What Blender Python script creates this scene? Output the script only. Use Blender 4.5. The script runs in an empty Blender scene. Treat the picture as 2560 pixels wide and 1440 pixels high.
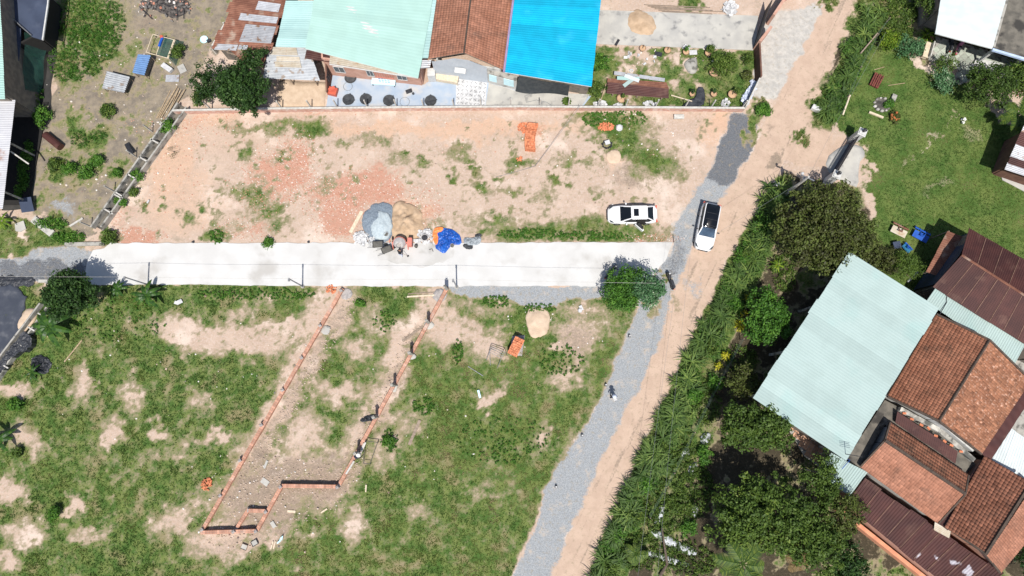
import bpy, math, random
import numpy as np
from mathutils import Vector, Matrix
from mathutils.geometry import delaunay_2d_cdt
R = math.radians
random.seed(11); rng = np.random.default_rng(7)
scene = bpy.context.scene
COL = scene.collection

# ------------------------------------------------------------------ camera, sky, sun, exposure
HC, FPX, TILT = 66.0, 1730.0, R(9.3)
cam = bpy.data.cameras.new('drone_camera'); cam.sensor_width = 36.0; cam.lens = FPX/2560*36.0
cam.clip_end = 3000
camo = bpy.data.objects.new('drone_camera', cam); COL.objects.link(camo)
camo.location = (0, 0, HC); camo.rotation_euler = (TILT, 0, 0); scene.camera = camo
SUN_EL, SUN_AZ = R(63), R(178)          # sun stands in the south (bottom of the picture)
world = bpy.data.worlds.new('World'); scene.world = world; world.use_nodes = True
wn = world.node_tree.nodes; wl = world.node_tree.links
sky = wn.new('ShaderNodeTexSky'); sky.sky_type = 'NISHITA'; sky.sun_disc = False
sky.sun_elevation = SUN_EL; sky.sun_rotation = SUN_AZ; sky.altitude = 20; sky.dust_density = 1.5
bg = wn['Background']; bg.inputs[1].default_value = 0.092; wl.new(sky.outputs[0], bg.inputs[0])
sun = bpy.data.lights.new('sun', 'SUN'); sun.energy = 4.3; sun.angle = R(0.53); sun.color = (1, .955, .89)
suno = bpy.data.objects.new('sun', sun); COL.objects.link(suno); suno.location = (0, -60, 120)
sd = Vector((math.sin(SUN_AZ)*math.cos(SUN_EL), math.cos(SUN_AZ)*math.cos(SUN_EL), math.sin(SUN_EL)))
suno.rotation_euler = sd.to_track_quat('Z', 'Y').to_euler()
vs = scene.view_settings; vs.view_transform = 'Standard'; vs.look = 'None'; vs.gamma = 1.0
vs.exposure = 0.38; vs.use_curve_mapping = False

# ------------------------------------------------------------------ from picture to place
CT, ST = math.cos(TILT), math.sin(TILT)
def P(px, py, h=0.0):
    u = (px-1280)/FPX; v = (720-py)/FPX
    dx, dy, dz = u, v*CT+ST, v*ST-CT
    t = (h-HC)/dz
    return Vector((dx*t, dy*t, h))
def pix(x, y):                             # ground point -> picture (numpy)
    X, Y, Z = x, y, -HC
    d = -( -Y*ST + Z*CT); vv = Y*CT + Z*ST
    return 1280+FPX*X/d, 720-FPX*vv/d
def ang(x0, y0, x1, y1):
    a, b = P(x0, y0), P(x1, y1); return math.atan2(b.y-a.y, b.x-a.x)
def PL(pts, h=0.0): return [P(p[0], p[1], p[2] if len(p) > 2 else h) for p in pts]

# ------------------------------------------------------------------ value noise
_lat = rng.random((257, 257))
def vnoise(x, y):
    x = np.asarray(x, float); y = np.asarray(y, float)
    xi = np.floor(x).astype(int); yi = np.floor(y).astype(int); fx = x-xi; fy = y-yi
    fx = fx*fx*(3-2*fx); fy = fy*fy*(3-2*fy)
    a = _lat[xi % 256, yi % 256]; b = _lat[(xi+1) % 256, yi % 256]
    c = _lat[xi % 256, (yi+1) % 256]; d = _lat[(xi+1) % 256, (yi+1) % 256]
    return (a*(1-fx)+b*fx)*(1-fy)+(c*(1-fx)+d*fx)*fy
def fbm(x, y, s=1.0, o=4, off=0.0):
    r = 0; a = .5; t = 0
    for i in range(o):
        r = r+a*vnoise(x*s+off+17.3*i, y*s-off*1.7+9.1*i); t += a; a *= .55; s *= 2.1
    return r/t
def sstep(a, b, x): t = np.clip((x-a)/(b-a), 0, 1); return t*t*(3-2*t)

# ------------------------------------------------------------------ materials
def lin(c):
    return tuple((v/255/12.92 if v/255 <= .04045 else ((v/255+.055)/1.055)**2.4) for v in c)+(1,)
def M(name, c1, c2=None, scale=2.0, rough=.8, metal=0, spec=.3, bump=0, bscale=30, tone=.0, c3=None, s3=.8, a3=.5,
      transl=0, det=5, space='P', alpha=None, ramp=None, w3=.08):
    m = bpy.data.materials.new(name); m.use_nodes = True
    n = m.node_tree.nodes; l = m.node_tree.links; b = n['Principled BSDF']
    b.inputs['Roughness'].default_value = rough; b.inputs['Metallic'].default_value = metal
    b.inputs['Specular IOR Level'].default_value = spec
    if space == 'P': src = n.new('ShaderNodeNewGeometry').outputs['Position']
    else: src = n.new('ShaderNodeTexCoord').outputs['Object']
    def noi(s, d=det):
        t = n.new('ShaderNodeTexNoise'); t.inputs['Scale'].default_value = s; t.inputs['Detail'].default_value = d
        l.new(src, t.inputs['Vector']); return t.outputs['Fac']
    def mr(sock, a, bb):
        t = n.new('ShaderNodeMapRange'); t.interpolation_type = 'SMOOTHSTEP'
        t.inputs['From Min'].default_value = a; t.inputs['From Max'].default_value = bb
        l.new(sock, t.inputs['Value']); return t.outputs['Result']
    def mix(f, A, B):
        t = n.new('ShaderNodeMix'); t.data_type = 'RGBA'
        if hasattr(f, 'links'): l.new(f, t.inputs[0])
        else: t.inputs[0].default_value = f
        for s, i in ((A, 6), (B, 7)):
            if hasattr(s, 'links'): l.new(s, t.inputs[i])
            else: t.inputs[i].default_value = s
        return t.outputs[2]
    c1 = c1 if len(c1) == 4 else c1+(1,)
    if c2 is None: c2 = tuple(v*.85 for v in c1[:3])
    c2 = c2 if len(c2) == 4 else c2+(1,)
    col = None
    at = None
    if tone or ramp:
        at = n.new('ShaderNodeAttribute'); at.attribute_name = 'tone'; at = at.outputs['Fac']
    if ramp:
        cr = n.new('ShaderNodeValToRGB'); e = cr.color_ramp.elements
        while len(e) < len(ramp): e.new(.5)
        for k, (p, c) in enumerate(ramp): e[k].position = p; e[k].color = c if len(c) == 4 else c+(1,)
        l.new(at, cr.inputs[0]); col = cr.outputs[0]
        col = mix(mr(noi(scale), .35, .7), col, mix(1.0, col, col))
    else:
        col = mix(mr(noi(scale), .35, .65), c1, c2)
    if c3: col = mix(mr(noi(s3, 6), .5+.12-a3*.24, .5+.12-a3*.24+w3), col, c3 if len(c3) == 4 else c3+(1,))
    if tone and not ramp:
        h = n.new('ShaderNodeHueSaturation')
        ma = n.new('ShaderNodeMath'); ma.operation = 'MULTIPLY_ADD'; l.new(at, ma.inputs[0])
        ma.inputs[1].default_value = tone; ma.inputs[2].default_value = 1.0
        l.new(ma.outputs[0], h.inputs['Value']); l.new(col, h.inputs['Color']); col = h.outputs[0]
    l.new(col, b.inputs['Base Color'])
    if bump:
        bu = n.new('ShaderNodeBump'); bu.inputs['Strength'].default_value = bump; bu.inputs['Distance'].default_value = .05
        l.new(noi(bscale, 4), bu.inputs['Height']); l.new(bu.outputs[0], b.inputs['Normal'])
    if transl:
        tr = n.new('ShaderNodeBsdfTranslucent'); l.new(col, tr.inputs[0])
        ms = n.new('ShaderNodeMixShader'); ms.inputs[0].default_value = transl
        l.new(b.outputs[0], ms.inputs[1]); l.new(tr.outputs[0], ms.inputs[2])
        l.new(ms.outputs[0], n['Material Output'].inputs['Surface'])
    if alpha is not None:
        tp = n.new('ShaderNodeBsdfTransparent'); ms = n.new('ShaderNodeMixShader'); ms.inputs[0].default_value = alpha
        l.new(tp.outputs[0], ms.inputs[1]); l.new(b.outputs[0], ms.inputs[2])
        l.new(ms.outputs[0], n['Material Output'].inputs['Surface'])
    return m

# ------------------------------------------------------------------ objects
def tag(o, label=None, cat=None, group=None, kind=None):
    if label: o['label'] = label
    if cat: o['category'] = cat
    if group: o['group'] = group
    if kind: o['kind'] = kind
    return o
def thing(name, label, cat, loc=(0, 0, 0), rotz=0, group=None):
    o = bpy.data.objects.new(name, None); COL.objects.link(o); o.empty_display_size = .3
    o.location = loc; o.rotation_euler = (0, 0, rotz); return tag(o, label, cat, group)
def base_of(o):
    while o.parent: o = o.parent
    return Vector(o.location)
def kids(o): return [c for c in bpy.data.objects if c.parent == o]
def dup(root, loc, rotz=0, label=None, scale=None, group=None):
    r = root.copy(); COL.objects.link(r); r.location = loc; r.rotation_euler = (0, 0, rotz)
    if scale: r.scale = (scale,)*3 if not isinstance(scale, tuple) else scale
    if label: r['label'] = label
    if group: r['group'] = group
    for ch in root.children:
        c = ch.copy(); COL.objects.link(c); c.parent = r
        for g in ch.children:
            d = g.copy(); COL.objects.link(d); d.parent = c
    return r
class MB:
    def __init__(s): s.v = []; s.f = []; s.t = []; s.tone = 0.0; s.mi = []; s.m = 0
    def face(s, pts):
        k = len(s.v); s.v += [tuple(p) for p in pts]; s.f.append(tuple(range(k, k+len(pts)))); s.t.append(s.tone); s.mi.append(s.m)
    def mesh(s, vs, fs):
        k = len(s.v); s.v += [tuple(p) for p in vs]
        for f in fs: s.f.append(tuple(i+k for i in f)); s.t.append(s.tone); s.mi.append(s.m)
    def box(s, c, d, rz=0, M4=None, tilt=None):
        x, y, z = d[0]/2, d[1]/2, d[2]/2; c = Vector(c)
        m = Matrix.Rotation(rz, 3, 'Z')
        if tilt: m = m @ Matrix.Rotation(tilt[0], 3, 'X') @ Matrix.Rotation(tilt[1], 3, 'Y')
        vs = [c+m @ Vector((a, b, e)) for a in (-x, x) for b in (-y, y) for e in (-z, z)]
        s.mesh(vs, [(0, 1, 3, 2), (4, 6, 7, 5), (0, 4, 5, 1), (2, 3, 7, 6), (0, 2, 6, 4), (1, 5, 7, 3)])
    def beam(s, a, b, w, h, up=(0, 0, 1)):
        a = Vector(a); b = Vector(b); d = (b-a).normalized(); u = Vector(up)
        if abs(d.dot(u)) > .98: u = Vector((1, 0, 0))
        x = d.cross(u).normalized()*w/2; y = x.cross(d).normalized()*h/2
        vs = [p+sx*x+sy*y for p in (a, b) for sx, sy in ((-1, -1), (1, -1), (1, 1), (-1, 1))]
        s.mesh(vs, [(0, 1, 2, 3), (7, 6, 5, 4), (0, 4, 5, 1), (1, 5, 6, 2), (2, 6, 7, 3), (3, 7, 4, 0)])
    def tube(s, pts, r, n=6, cap=True):
        pts = [Vector(p) for p in pts]; rs = r if isinstance(r, (list, tuple)) else [r]*len(pts)
        vs = []; fs = []
        for i, p in enumerate(pts):
            d = (pts[min(i+1, len(pts)-1)]-pts[max(i-1, 0)]).normalized()
            u = Vector((0, 0, 1)) if abs(d.z) < .95 else Vector((1, 0, 0))
            x = d.cross(u).normalized(); y = x.cross(d)
            for k in range(n):
                a = 2*math.pi*k/n; vs.append(p+rs[i]*(math.cos(a)*x+math.sin(a)*y))
        for i in range(len(pts)-1):
            for k in range(n):
                fs.append((i*n+k, i*n+(k+1) % n, (i+1)*n+(k+1) % n, (i+1)*n+k))
        if cap: fs += [tuple(range(n)), tuple(range((len(pts)-1)*n, len(pts)*n))]
        s.mesh(vs, fs)
    def lathe(s, prof, c=(0, 0, 0), n=16, Mx=None, jit=0):
        vs = []; fs = []; c = Vector(c)
        for i, (r, z) in enumerate(prof):
            for k in range(n):
                a = 2*math.pi*k/n; rr = r*(1+jit*(random.random()-.5)); p = Vector((rr*math.cos(a), rr*math.sin(a), z))
                vs.append(c+(Mx @ p if Mx else p))
        for i in range(len(prof)-1):
            for k in range(n): fs.append((i*n+k, i*n+(k+1) % n, (i+1)*n+(k+1) % n, (i+1)*n+k))
        s.mesh(vs, fs)
    def prism(s, pts, z0, z1=None):
        """pts: xy or xyz (z = own top height)"""
        n = len(pts); lo = [(p[0], p[1], z0) for p in pts]; hi = [(p[0], p[1], z1 if z1 is not None else p[2]) for p in pts]
        s.mesh(lo+hi, [tuple(range(n, 2*n)), tuple(reversed(range(n)))]+[(i, (i+1) % n, n+(i+1) % n, n+i) for i in range(n)])
    def slab(s, pts, th):
        n = len(pts); hi = [Vector(p) for p in pts]; lo = [p-Vector((0, 0, th)) for p in hi]
        s.mesh(hi+lo, [tuple(range(n)), tuple(reversed(range(n, 2*n)))]+[(i, n+i, n+(i+1) % n, (i+1) % n) for i in range(n)])
    def ball(s, c, r, n=8, m=5, sq=(1, 1, 1)):
        c = Vector(c); vs = [c+Vector((0, 0, r*sq[2]))]; fs = []
        for i in range(1, m):
            p = math.pi*i/m
            for k in range(n):
                a = 2*math.pi*k/n
                vs.append(c+Vector((r*sq[0]*math.sin(p)*math.cos(a), r*sq[1]*math.sin(p)*math.sin(a), r*sq[2]*math.cos(p))))
        vs.append(c-Vector((0, 0, r*sq[2]))); e = len(vs)-1
        for k in range(n):
            fs.append((0, 1+k, 1+(k+1) % n)); fs.append((e, e-n+(k+1) % n, e-n+k))
            for i in range(m-2): fs.append((1+i*n+k, 1+(i+1)*n+k, 1+(i+1)*n+(k+1) % n, 1+i*n+(k+1) % n))
        s.mesh(vs, fs)
    def build(s, name, mat, parent=None, world=True, loc=None, smooth=False, fix=True):
        me = bpy.data.meshes.new(name)
        off = Vector((0, 0, 0))
        if parent is not None and world: off = base_of(parent)
        if parent is None:
            if loc is None:
                a = np.array(s.v); off = Vector(((a[:, 0].min()+a[:, 0].max())/2, (a[:, 1].min()+a[:, 1].max())/2, a[:, 2].min()))
            else: off = Vector(loc)
        me.from_pydata([(x-off.x, y-off.y, z-off.z) for x, y, z in s.v], [], s.f)
        for m in (mat if isinstance(mat, (list, tuple)) else [mat]): me.materials.append(m)
        if any(s.mi): me.polygons.foreach_set('material_index', s.mi)
        if any(s.t):
            at = me.attributes.new('tone', 'FLOAT', 'FACE'); at.data.foreach_set('value', s.t)
        if fix:
            import bmesh
            b = bmesh.new(); b.from_mesh(me); bmesh.ops.recalc_face_normals(b, faces=b.faces); b.to_mesh(me); b.free()
        if smooth: me.polygons.foreach_set('use_smooth', [True]*len(me.polygons))
        me.update()
        o = bpy.data.objects.new(name, me); COL.objects.link(o)
        if parent is not None: o.parent = parent
        else: o.location = off
        return o
def npmesh(name, V, F, mat, tone=None, parent=None, loc=None, smooth=False):
    """V (n,3), F (m,3|4) numpy -> object, quick"""
    me = bpy.data.meshes.new(name); V = np.asarray(V, np.float32); F = np.asarray(F, np.int32)
    off = np.zeros(3)
    if parent is not None: off = np.array(base_of(parent))
    elif loc is not None: off = np.array(loc)
    me.vertices.add(len(V)); me.vertices.foreach_set('co', (V-off).astype(np.float32).ravel())
    k = F.shape[1]; me.loops.add(F.size); me.loops.foreach_set('vertex_index', F.ravel())
    me.polygons.add(len(F)); me.polygons.foreach_set('loop_start', np.arange(0, F.size, k, dtype=np.int32))
    me.polygons.foreach_set('loop_total', np.full(len(F), k, np.int32))
    if smooth: me.polygons.foreach_set('use_smooth', np.ones(len(F), bool))
    me.materials.append(mat)
    if tone is not None:
        at = me.attributes.new('tone', 'FLOAT', 'FACE'); at.data.foreach_set('value', np.asarray(tone, np.float32))
    me.update(); me.validate()
    o = bpy.data.objects.new(name, me); COL.objects.link(o)
    if parent is not None: o.parent = parent
    elif loc is not None: o.location = tuple(loc)
    return o

# polygons -------------------------------------------------------
def pip(x, y, poly):
    ins = np.zeros(np.shape(x), bool); n = len(poly)
    for i in range(n):
        x0, y0 = poly[i][0], poly[i][1]; x1, y1 = poly[(i+1) % n][0], poly[(i+1) % n][1]
        if y0 == y1: continue
        c = ((y0 > y) != (y1 > y)) & (x < (x1-x0)*(y-y0)/(y1-y0)+x0); ins ^= c
    return ins
def edist(x, y, poly):
    d = np.full(np.shape(x), 1e9); n = len(poly)
    for i in range(n):
        x0, y0 = poly[i][0], poly[i][1]; dx, dy = poly[(i+1) % n][0]-x0, poly[(i+1) % n][1]-y0
        q = dx*dx+dy*dy
        if q == 0: continue
        t = np.clip(((x-x0)*dx+(y-y0)*dy)/q, 0, 1)
        d = np.minimum(d, np.hypot(x-x0-t*dx, y-y0-t*dy))
    return d
def resample(poly, step, amp=0.0, f=1.0):
    out = []; n = len(poly)
    for i in range(n):
        a = Vector(poly[i][:2]); b = Vector(poly[(i+1) % n][:2]); d = b-a; k = max(1, int(d.length/step))
        nn = Vector((-d.y, d.x)).normalized() if d.length else Vector((0, 0))
        for j in range(k):
            p = a+d*j/k; w = (float(fbm(np.array(p.x), np.array(p.y), f, 3, 3.3))-.5)*2*amp
            out.append((p.x+nn.x*w, p.y+nn.y*w))
    return out
def smoothpoly(pts, it=2):
    for _ in range(it):
        q = []
        for i in range(len(pts)):
            a = pts[i]; b = pts[(i+1) % len(pts)]
            q += [(a[0]*.75+b[0]*.25, a[1]*.75+b[1]*.25), (a[0]*.25+b[0]*.75, a[1]*.25+b[1]*.75)]
        pts = q
    return pts
def patch(name, poly, zf, mat, spacing=.3, amp=.0, f=1.0, smooth=True, parent=None, tonef=None, skirt=True):
    """a sheet or mound over a ground polygon; zf(x, y, edge distance) gives its height"""
    b = resample(poly, spacing, amp, f)
    xs = [p[0] for p in b]; ys = [p[1] for p in b]
    gx, gy = np.meshgrid(np.arange(min(xs), max(xs), spacing), np.arange(min(ys), max(ys), spacing))
    gx = gx.ravel()+(rng.random(gx.size)-.5)*spacing*.5; gy = gy.ravel()+(rng.random(gy.size)-.5)*spacing*.5
    ok = pip(gx, gy, b) & (edist(gx, gy, b) > spacing*.4)
    pts = [Vector(p) for p in b]+[Vector((x, y)) for x, y in zip(gx[ok], gy[ok])]
    n = len(b)
    vo, _, fo, *_ = delaunay_2d_cdt(pts, [(i, (i+1) % n) for i in range(n)], [], 1, 1e-4)
    V = np.array([(p.x, p.y) for p in vo]); ed = edist(V[:, 0], V[:, 1], b)
    Z = zf(V[:, 0], V[:, 1], ed)*np.ones(len(V))
    mb = MB(); mb.v = [(x, y, z) for (x, y), z in zip(V, Z)]; mb.f = [tuple(q) for q in fo]; mb.t = [0]*len(fo); mb.mi = [0]*len(fo)
    if tonef is not None:
        mb.t = [float(tonef(np.mean([V[i][0] for i in q]), np.mean([V[i][1] for i in q]))) for q in fo]
    if skirt:
        bot = []
        for i in range(n):
            j = (i+1) % n; a = b[i]; c = b[j]
            za = float(zf(np.array([a[0]]), np.array([a[1]]), np.zeros(1)).ravel()[0]) if not np.isscalar(Z) else 0
            zc = float(zf(np.array([c[0]]), np.array([c[1]]), np.zeros(1)).ravel()[0])
            mb.face([(a[0], a[1], za), (c[0], c[1], zc), (c[0], c[1], -.05), (a[0], a[1], -.05)])
    o = mb.build(name, mat, parent, smooth=smooth, fix=False)
    me = o.data
    # up-facing
    import bmesh
    bm = bmesh.new(); bm.from_mesh(me); bmesh.ops.remove_doubles(bm, verts=bm.verts, dist=1e-4); bmesh.ops.recalc_face_normals(bm, faces=bm.faces); bm.to_mesh(me); bm.free()
    return o
# ------------------------------------------------------------------ palette
m_conc = M('road_concrete', (.54, .535, .52), (.49, .483, .465), .45, .9, c3=(.40, .385, .36), s3=.35, a3=.42, bump=.15, bscale=12, w3=.2)
m_concdry = M('weathered_concrete', (.44, .425, .385), (.36, .35, .325), .7, .9, c3=(.17, .17, .17), s3=1.1, a3=.36, w3=.22, bump=.15, bscale=15)
m_concgrey = M('grey_concrete', (.36, .345, .31), (.26, .25, .225), 2, .9, c3=(.14, .135, .12), s3=2, a3=.35, bump=.2, bscale=20)
m_concdark = M('mouldy_concrete', (.16, .145, .12), (.10, .092, .078), 1.5, .95, c3=(.045, .042, .038), s3=.9, a3=.5, bump=.2, w3=.15)
m_post = M('post_concrete', (.52, .50, .46), (.40, .385, .35), 4, .9)
m_polec = M('pole_grey', (.30, .31, .33), (.22, .23, .25), 4, .8)
m_patio = M('painted_patio', (.30, .37, .46), (.37, .42, .48), .9, .8, c3=(.46, .45, .43), s3=.5, a3=.45, w3=.2)
m_pinkwall = M('plastered_brick', (.52, .33, .27), (.44, .25, .19), 3, .9, c3=(.55, .42, .36), s3=2, a3=.5, w3=.15)
m_peach = M('peach_wall', (.50, .30, .23), (.42, .24, .18), 2, .9)
m_brown = M('brown_wall', (.16, .085, .06), (.12, .06, .045), 2, .9)
m_wallw = M('whitewash', (.50, .50, .48), (.42, .42, .40), 2, .9, c3=(.2, .2, .18), s3=1.2, a3=.3, w3=.2)
m_walld = M('old_wall', (.20, .17, .14), (.13, .115, .1), 2, .95)
m_mint = M('mint_sheet', (.335, .50, .45), (.315, .47, .42), .6, .9, tone=.07, spec=.08, c3=(.31, .47, .43), s3=.25, a3=.35, w3=.2)
m_mint2 = M('pale_mint_sheet', (.345, .435, .415), (.32, .405, .385), .5, .85, tone=.09, spec=.1, c3=(.30, .42, .40), s3=.35, a3=.35, w3=.25)
m_greymint = M('grey_mint_sheet', (.33, .49, .47), (.30, .455, .44), .8, .5, tone=.15)
m_blue = M('bright_blue_sheet', (.005, .345, .53), (.005, .305, .48), 1.0, .75, tone=.14, spec=.12, c3=(.02, .40, .66), s3=.5, a3=.35, w3=.2)
m_blue2 = M('steel_blue_sheet', (.12, .22, .40), (.10, .18, .33), 2, .5, tone=.1)
m_tin = M('bright_tin', (.37, .385, .40), (.30, .315, .33), 2, .5, metal=.1, tone=.15, c3=(.24, .2, .17), s3=1.5, a3=.15)
m_whitesheet = M('white_sheet', (.55, .60, .60), (.50, .55, .55), 1, .45, tone=.1)
m_rust = M('rusty_sheet', (.22, .10, .065), (.15, .062, .04), 1.6, .8, tone=.35, c3=(.30, .22, .17), s3=.9, a3=.4, w3=.2)
m_zinc = M('zinc_sheet', (.42, .43, .45), (.34, .345, .36), 2, .45, metal=.15, tone=.2, c3=(.24, .15, .10), s3=1.4, a3=.25)
m_beige = M('beige_sheet', (.50, .45, .37), (.44, .38, .29), 2, .6, tone=.3, c3=(.36, .24, .14), s3=1.6, a3=.3, w3=.2)
m_maroon = M('maroon_sheet', (.070, .025, .021), (.052, .019, .017), .9, .6, tone=.22, c3=(.095, .045, .035), s3=.8, a3=.25, w3=.15)
m_maroon2 = M('faded_maroon_sheet', (.070, .026, .022), (.055, .020, .018), 1.2, .6, tone=.25, c3=(.42, .40, .44), s3=.55, a3=.22, w3=.05)
m_tile = M('clay_tile', (.335, .155, .10), (.275, .122, .076), .8, .85, tone=.24, c3=(.19, .105, .075), s3=.7, a3=.30, w3=.3)
m_tile_old = M('mossy_clay_tile', (.315, .135, .078), (.25, .102, .058), .9, .9, tone=.30, c3=(.11, .062, .04), s3=.8, a3=.52, w3=.3)
m_tile_red = M('ribbed_clay_tile', (.27, .115, .07), (.21, .085, .05), 1.2, .85, tone=.3, c3=(.11, .055, .038), s3=1.3, a3=.35, w3=.25)
m_ridge = M('dark_ridge', (.09, .065, .05), (.055, .042, .034), 4, .95)
m_edge = M('white_trim', (.55, .55, .535), (.47, .47, .455), 3, .6)
m_bluegrey = M('blue_grey_slab', (.050, .065, .105), (.038, .05, .083), .7, .9, c3=(.07, .085, .125), s3=.9, a3=.4, w3=.3)
m_interior_shade = M('interior_shade', (.02, .019, .018), None, 3, .95)  # near-black colour stands in for the shade inside buildings and car
m_black = M('black_plastic', (.022, .024, .030), (.04, .043, .05), 3, .5, spec=.4, bump=.8, bscale=8)
m_navy = M('pond_liner', (.040, .047, .065), (.055, .062, .08), 1.2, .85, c3=(.10, .105, .12), s3=1.2, a3=.3, w3=.2)
m_net = M('black_shade_net', (.030, .036, .040), (.045, .05, .052), 3, .9)
m_gnet = M('green_net', (.03, .10, .075), (.02, .065, .055), 3, .9, alpha=.62)
m_sand = M('sand', (.46, .335, .225), (.36, .255, .165), 1.6, .95, bump=.5, bscale=9)
m_sandpale = M('pale_sand', (.54, .42, .31), (.47, .355, .255), 1.6, .95, bump=.5, bscale=9)
m_aggr = M('crushed_stone', (.22, .265, .31), (.14, .175, .215), 9, .9, bump=.9, bscale=16, det=2)
m_aggrp = M('stone_dust', (.42, .48, .50), (.34, .40, .43), 5, .9, bump=.5, bscale=14)
m_brick = M('orange_brick', (.62, .235, .12), (.50, .165, .08), 6, .85, tone=.3)
m_brickw = M('mortared_brick', (.48, .26, .18), (.41, .21, .14), 4, .9, tone=.22, c3=(.47, .385, .33), s3=1.1, a3=.42, w3=.3)
m_mortar = M('mortar', (.38, .35, .33), (.28, .26, .25), 5, .95)
m_wood = M('weathered_wood', (.30, .235, .18), (.22, .17, .13), 5, .9, tone=.2)
m_woodpale = M('pale_wood', (.62, .53, .40), (.52, .43, .31), 5, .85)
m_woodred = M('red_wood', (.19, .055, .04), (.12, .035, .03), 5, .8)
m_bamboo = M('bamboo', (.42, .32, .20), (.30, .22, .14), 5, .7, tone=.2)
m_white = M('white_plastic', (.54, .54, .535), (.44, .44, .445), 4, .6, tone=.25)
m_seam = M('rust_seam', (.22, .13, .095), (.14, .08, .06), 3, .9)
m_whitepaint = M('white_car_paint', (.72, .72, .72), (.70, .70, .70), 1, .18, spec=.6)
m_glass = M('dark_car_glass', (.006, .007, .009), None, 1, .06, spec=.6)
m_glass2 = M('window_pane', (.05, .065, .07), (.035, .045, .05), 2, .15, spec=.5)
m_windscreen = M('windscreen_sky_reflection', (.05, .085, .13), (.02, .035, .06), .9, .05, spec=.8)  # blue in the glass colour stands in for reflected sky
m_rubber = M('rubber', (.018, .018, .018), None, 3, .8)
m_metal = M('grey_metal', (.30, .31, .32), (.22, .22, .23), 5, .4, metal=.6)
m_steel = M('dark_steel', (.05, .05, .055), (.035, .035, .04), 5, .5, metal=.3)
m_rebar = M('rebar', (.10, .07, .055), (.07, .05, .04), 5, .8)
m_tarpb = M('blue_tarp', (.014, .11, .45), (.008, .06, .30), 2.2, .4, bump=.8, bscale=6, spec=.5)
m_tarpo = M('orange_tarp', (.80, .25, .07), (.70, .20, .06), 3, .5, bump=.5, bscale=6)
m_tarpg = M('grey_tarp', (.32, .35, .37), (.22, .25, .27), 3, .5, bump=.6, bscale=6)
m_tarpd = M('charcoal_tarp', (.05, .055, .06), (.03, .033, .037), 3, .6, bump=.6, bscale=6)
m_red = M('red_plastic', (.55, .12, .07), (.45, .09, .055), 3, .5)
m_salmon = M('salmon_metal', (.60, .20, .15), (.52, .17, .13), 3, .5)
m_drum = M('cement_coated_metal', (.50, .47, .45), (.38, .36, .35), 4, .8)
m_cementwet = M('wet_cement', (.125, .12, .105), (.10, .095, .085), 6, .9, bump=.4, bscale=12)
m_bluep = M('blue_paint', (.015, .09, .42), (.012, .07, .33), 3, .5)
m_pot = M('clay_pot', (.34, .22, .14), (.26, .16, .10), 4, .9)
m_potsoil = M('pot_soil', (.50, .33, .20), (.42, .27, .16), 4, .95)
m_potgrey = M('dark_grey_bowl', (.075, .08, .085), (.055, .058, .062), 4, .85)
m_skin = M('skin', (.30, .17, .11)); m_hair = M('black_hair', (.012, .01, .009), None, 5, .6)
m_navycl = M('navy_cloth', (.02, .026, .05)); m_blackcl = M('black_cloth', (.014, .014, .017)); m_lightcl = M('pale_cloth', (.55, .60, .72)); m_straw = M('straw_hat', (.72, .70, .66))
m_jean = M('grey_trousers', (.06, .065, .085))
m_pink = M('pink_plastic', (.65, .25, .38)); m_cyan = M('cyan_plastic', (.05, .30, .45)); m_aqua = M('pale_aqua_board', (.55, .78, .82), (.5, .72, .78), 3, .6)
m_bark = M('bark', (.13, .10, .075), (.085, .065, .05), 6, .95, bump=.6, bscale=20)
m_barkp = M('pale_bark', (.30, .26, .21), (.20, .17, .14), 6, .95)
m_ptile = M('porch_tile', (.36, .39, .33), (.30, .33, .28), 4, .8, tone=.25); m_ptile2 = M('terracotta_paver', (.50, .30, .20), (.42, .24, .155), 4, .85, tone=.25)
m_mosaic = M('white_mosaic', (.56, .56, .56), (.50, .50, .51), 4, .6, tone=.15); m_mark = M('mosaic_dark_mark', (.10, .10, .105))
m_stone = M('rubble_stone', (.5, .5, .5), ramp=[(0, (.16, .15, .14)), (.3, (.42, .18, .12)), (.65, (.47, .26, .19)), (.8, (.52, .43, .37)), (1, (.68, .64, .60))], scale=4, rough=.9)
m_wire = M('wire_grey', (.22, .23, .24)); m_wiref = M('fence_wire', (.15, .22, .18))
def leaf(name, ramp, tr=.25, rough=.55): return M(name, (.05, .1, .02), ramp=ramp, scale=1.2, rough=rough, transl=tr+.08, spec=.25)
l_dark = leaf('dark_green_leaf', [(0, (0.012, 0.030, 0.008)), (.5, (0.032, 0.076, 0.017)), (.85, (0.067, 0.141, 0.030)), (1, (0.159, 0.233, 0.081))])
l_olive = leaf('olive_leaf', [(0, (0.034, 0.034, 0.016)), (.45, (0.078, 0.091, 0.025)), (.8, (0.118, 0.164, 0.034)), (1, (0.187, 0.218, 0.063))])
l_bright = leaf('bright_green_leaf', [(0, (0.030, 0.086, 0.014)), (.5, (0.075, 0.192, 0.025)), (.85, (0.142, 0.290, 0.036)), (1, (0.244, 0.399, 0.069))])
l_mid = leaf('mid_green_leaf', [(0, (0.028, 0.058, 0.012)), (.5, (0.078, 0.136, 0.025)), (.85, (0.140, 0.215, 0.035)), (1, (0.251, 0.302, 0.069))])
l_lime = leaf('lime_leaf', [(0, (.05, .11, .012)), (.5, (.13, .22, .02)), (1, (.28, .36, .03))])
l_yellow = leaf('yellow_leaf', [(0, (.10, .14, .012)), (.5, (.42, .40, .02)), (1, (.62, .56, .04))])
l_grey = leaf('pale_edged_leaf', [(0, (0.034, 0.085, 0.032)), (.6, (0.085, 0.204, 0.081)), (.82, (0.170, 0.289, 0.145)), (1, (0.646, 0.714, 0.533))])
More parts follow.
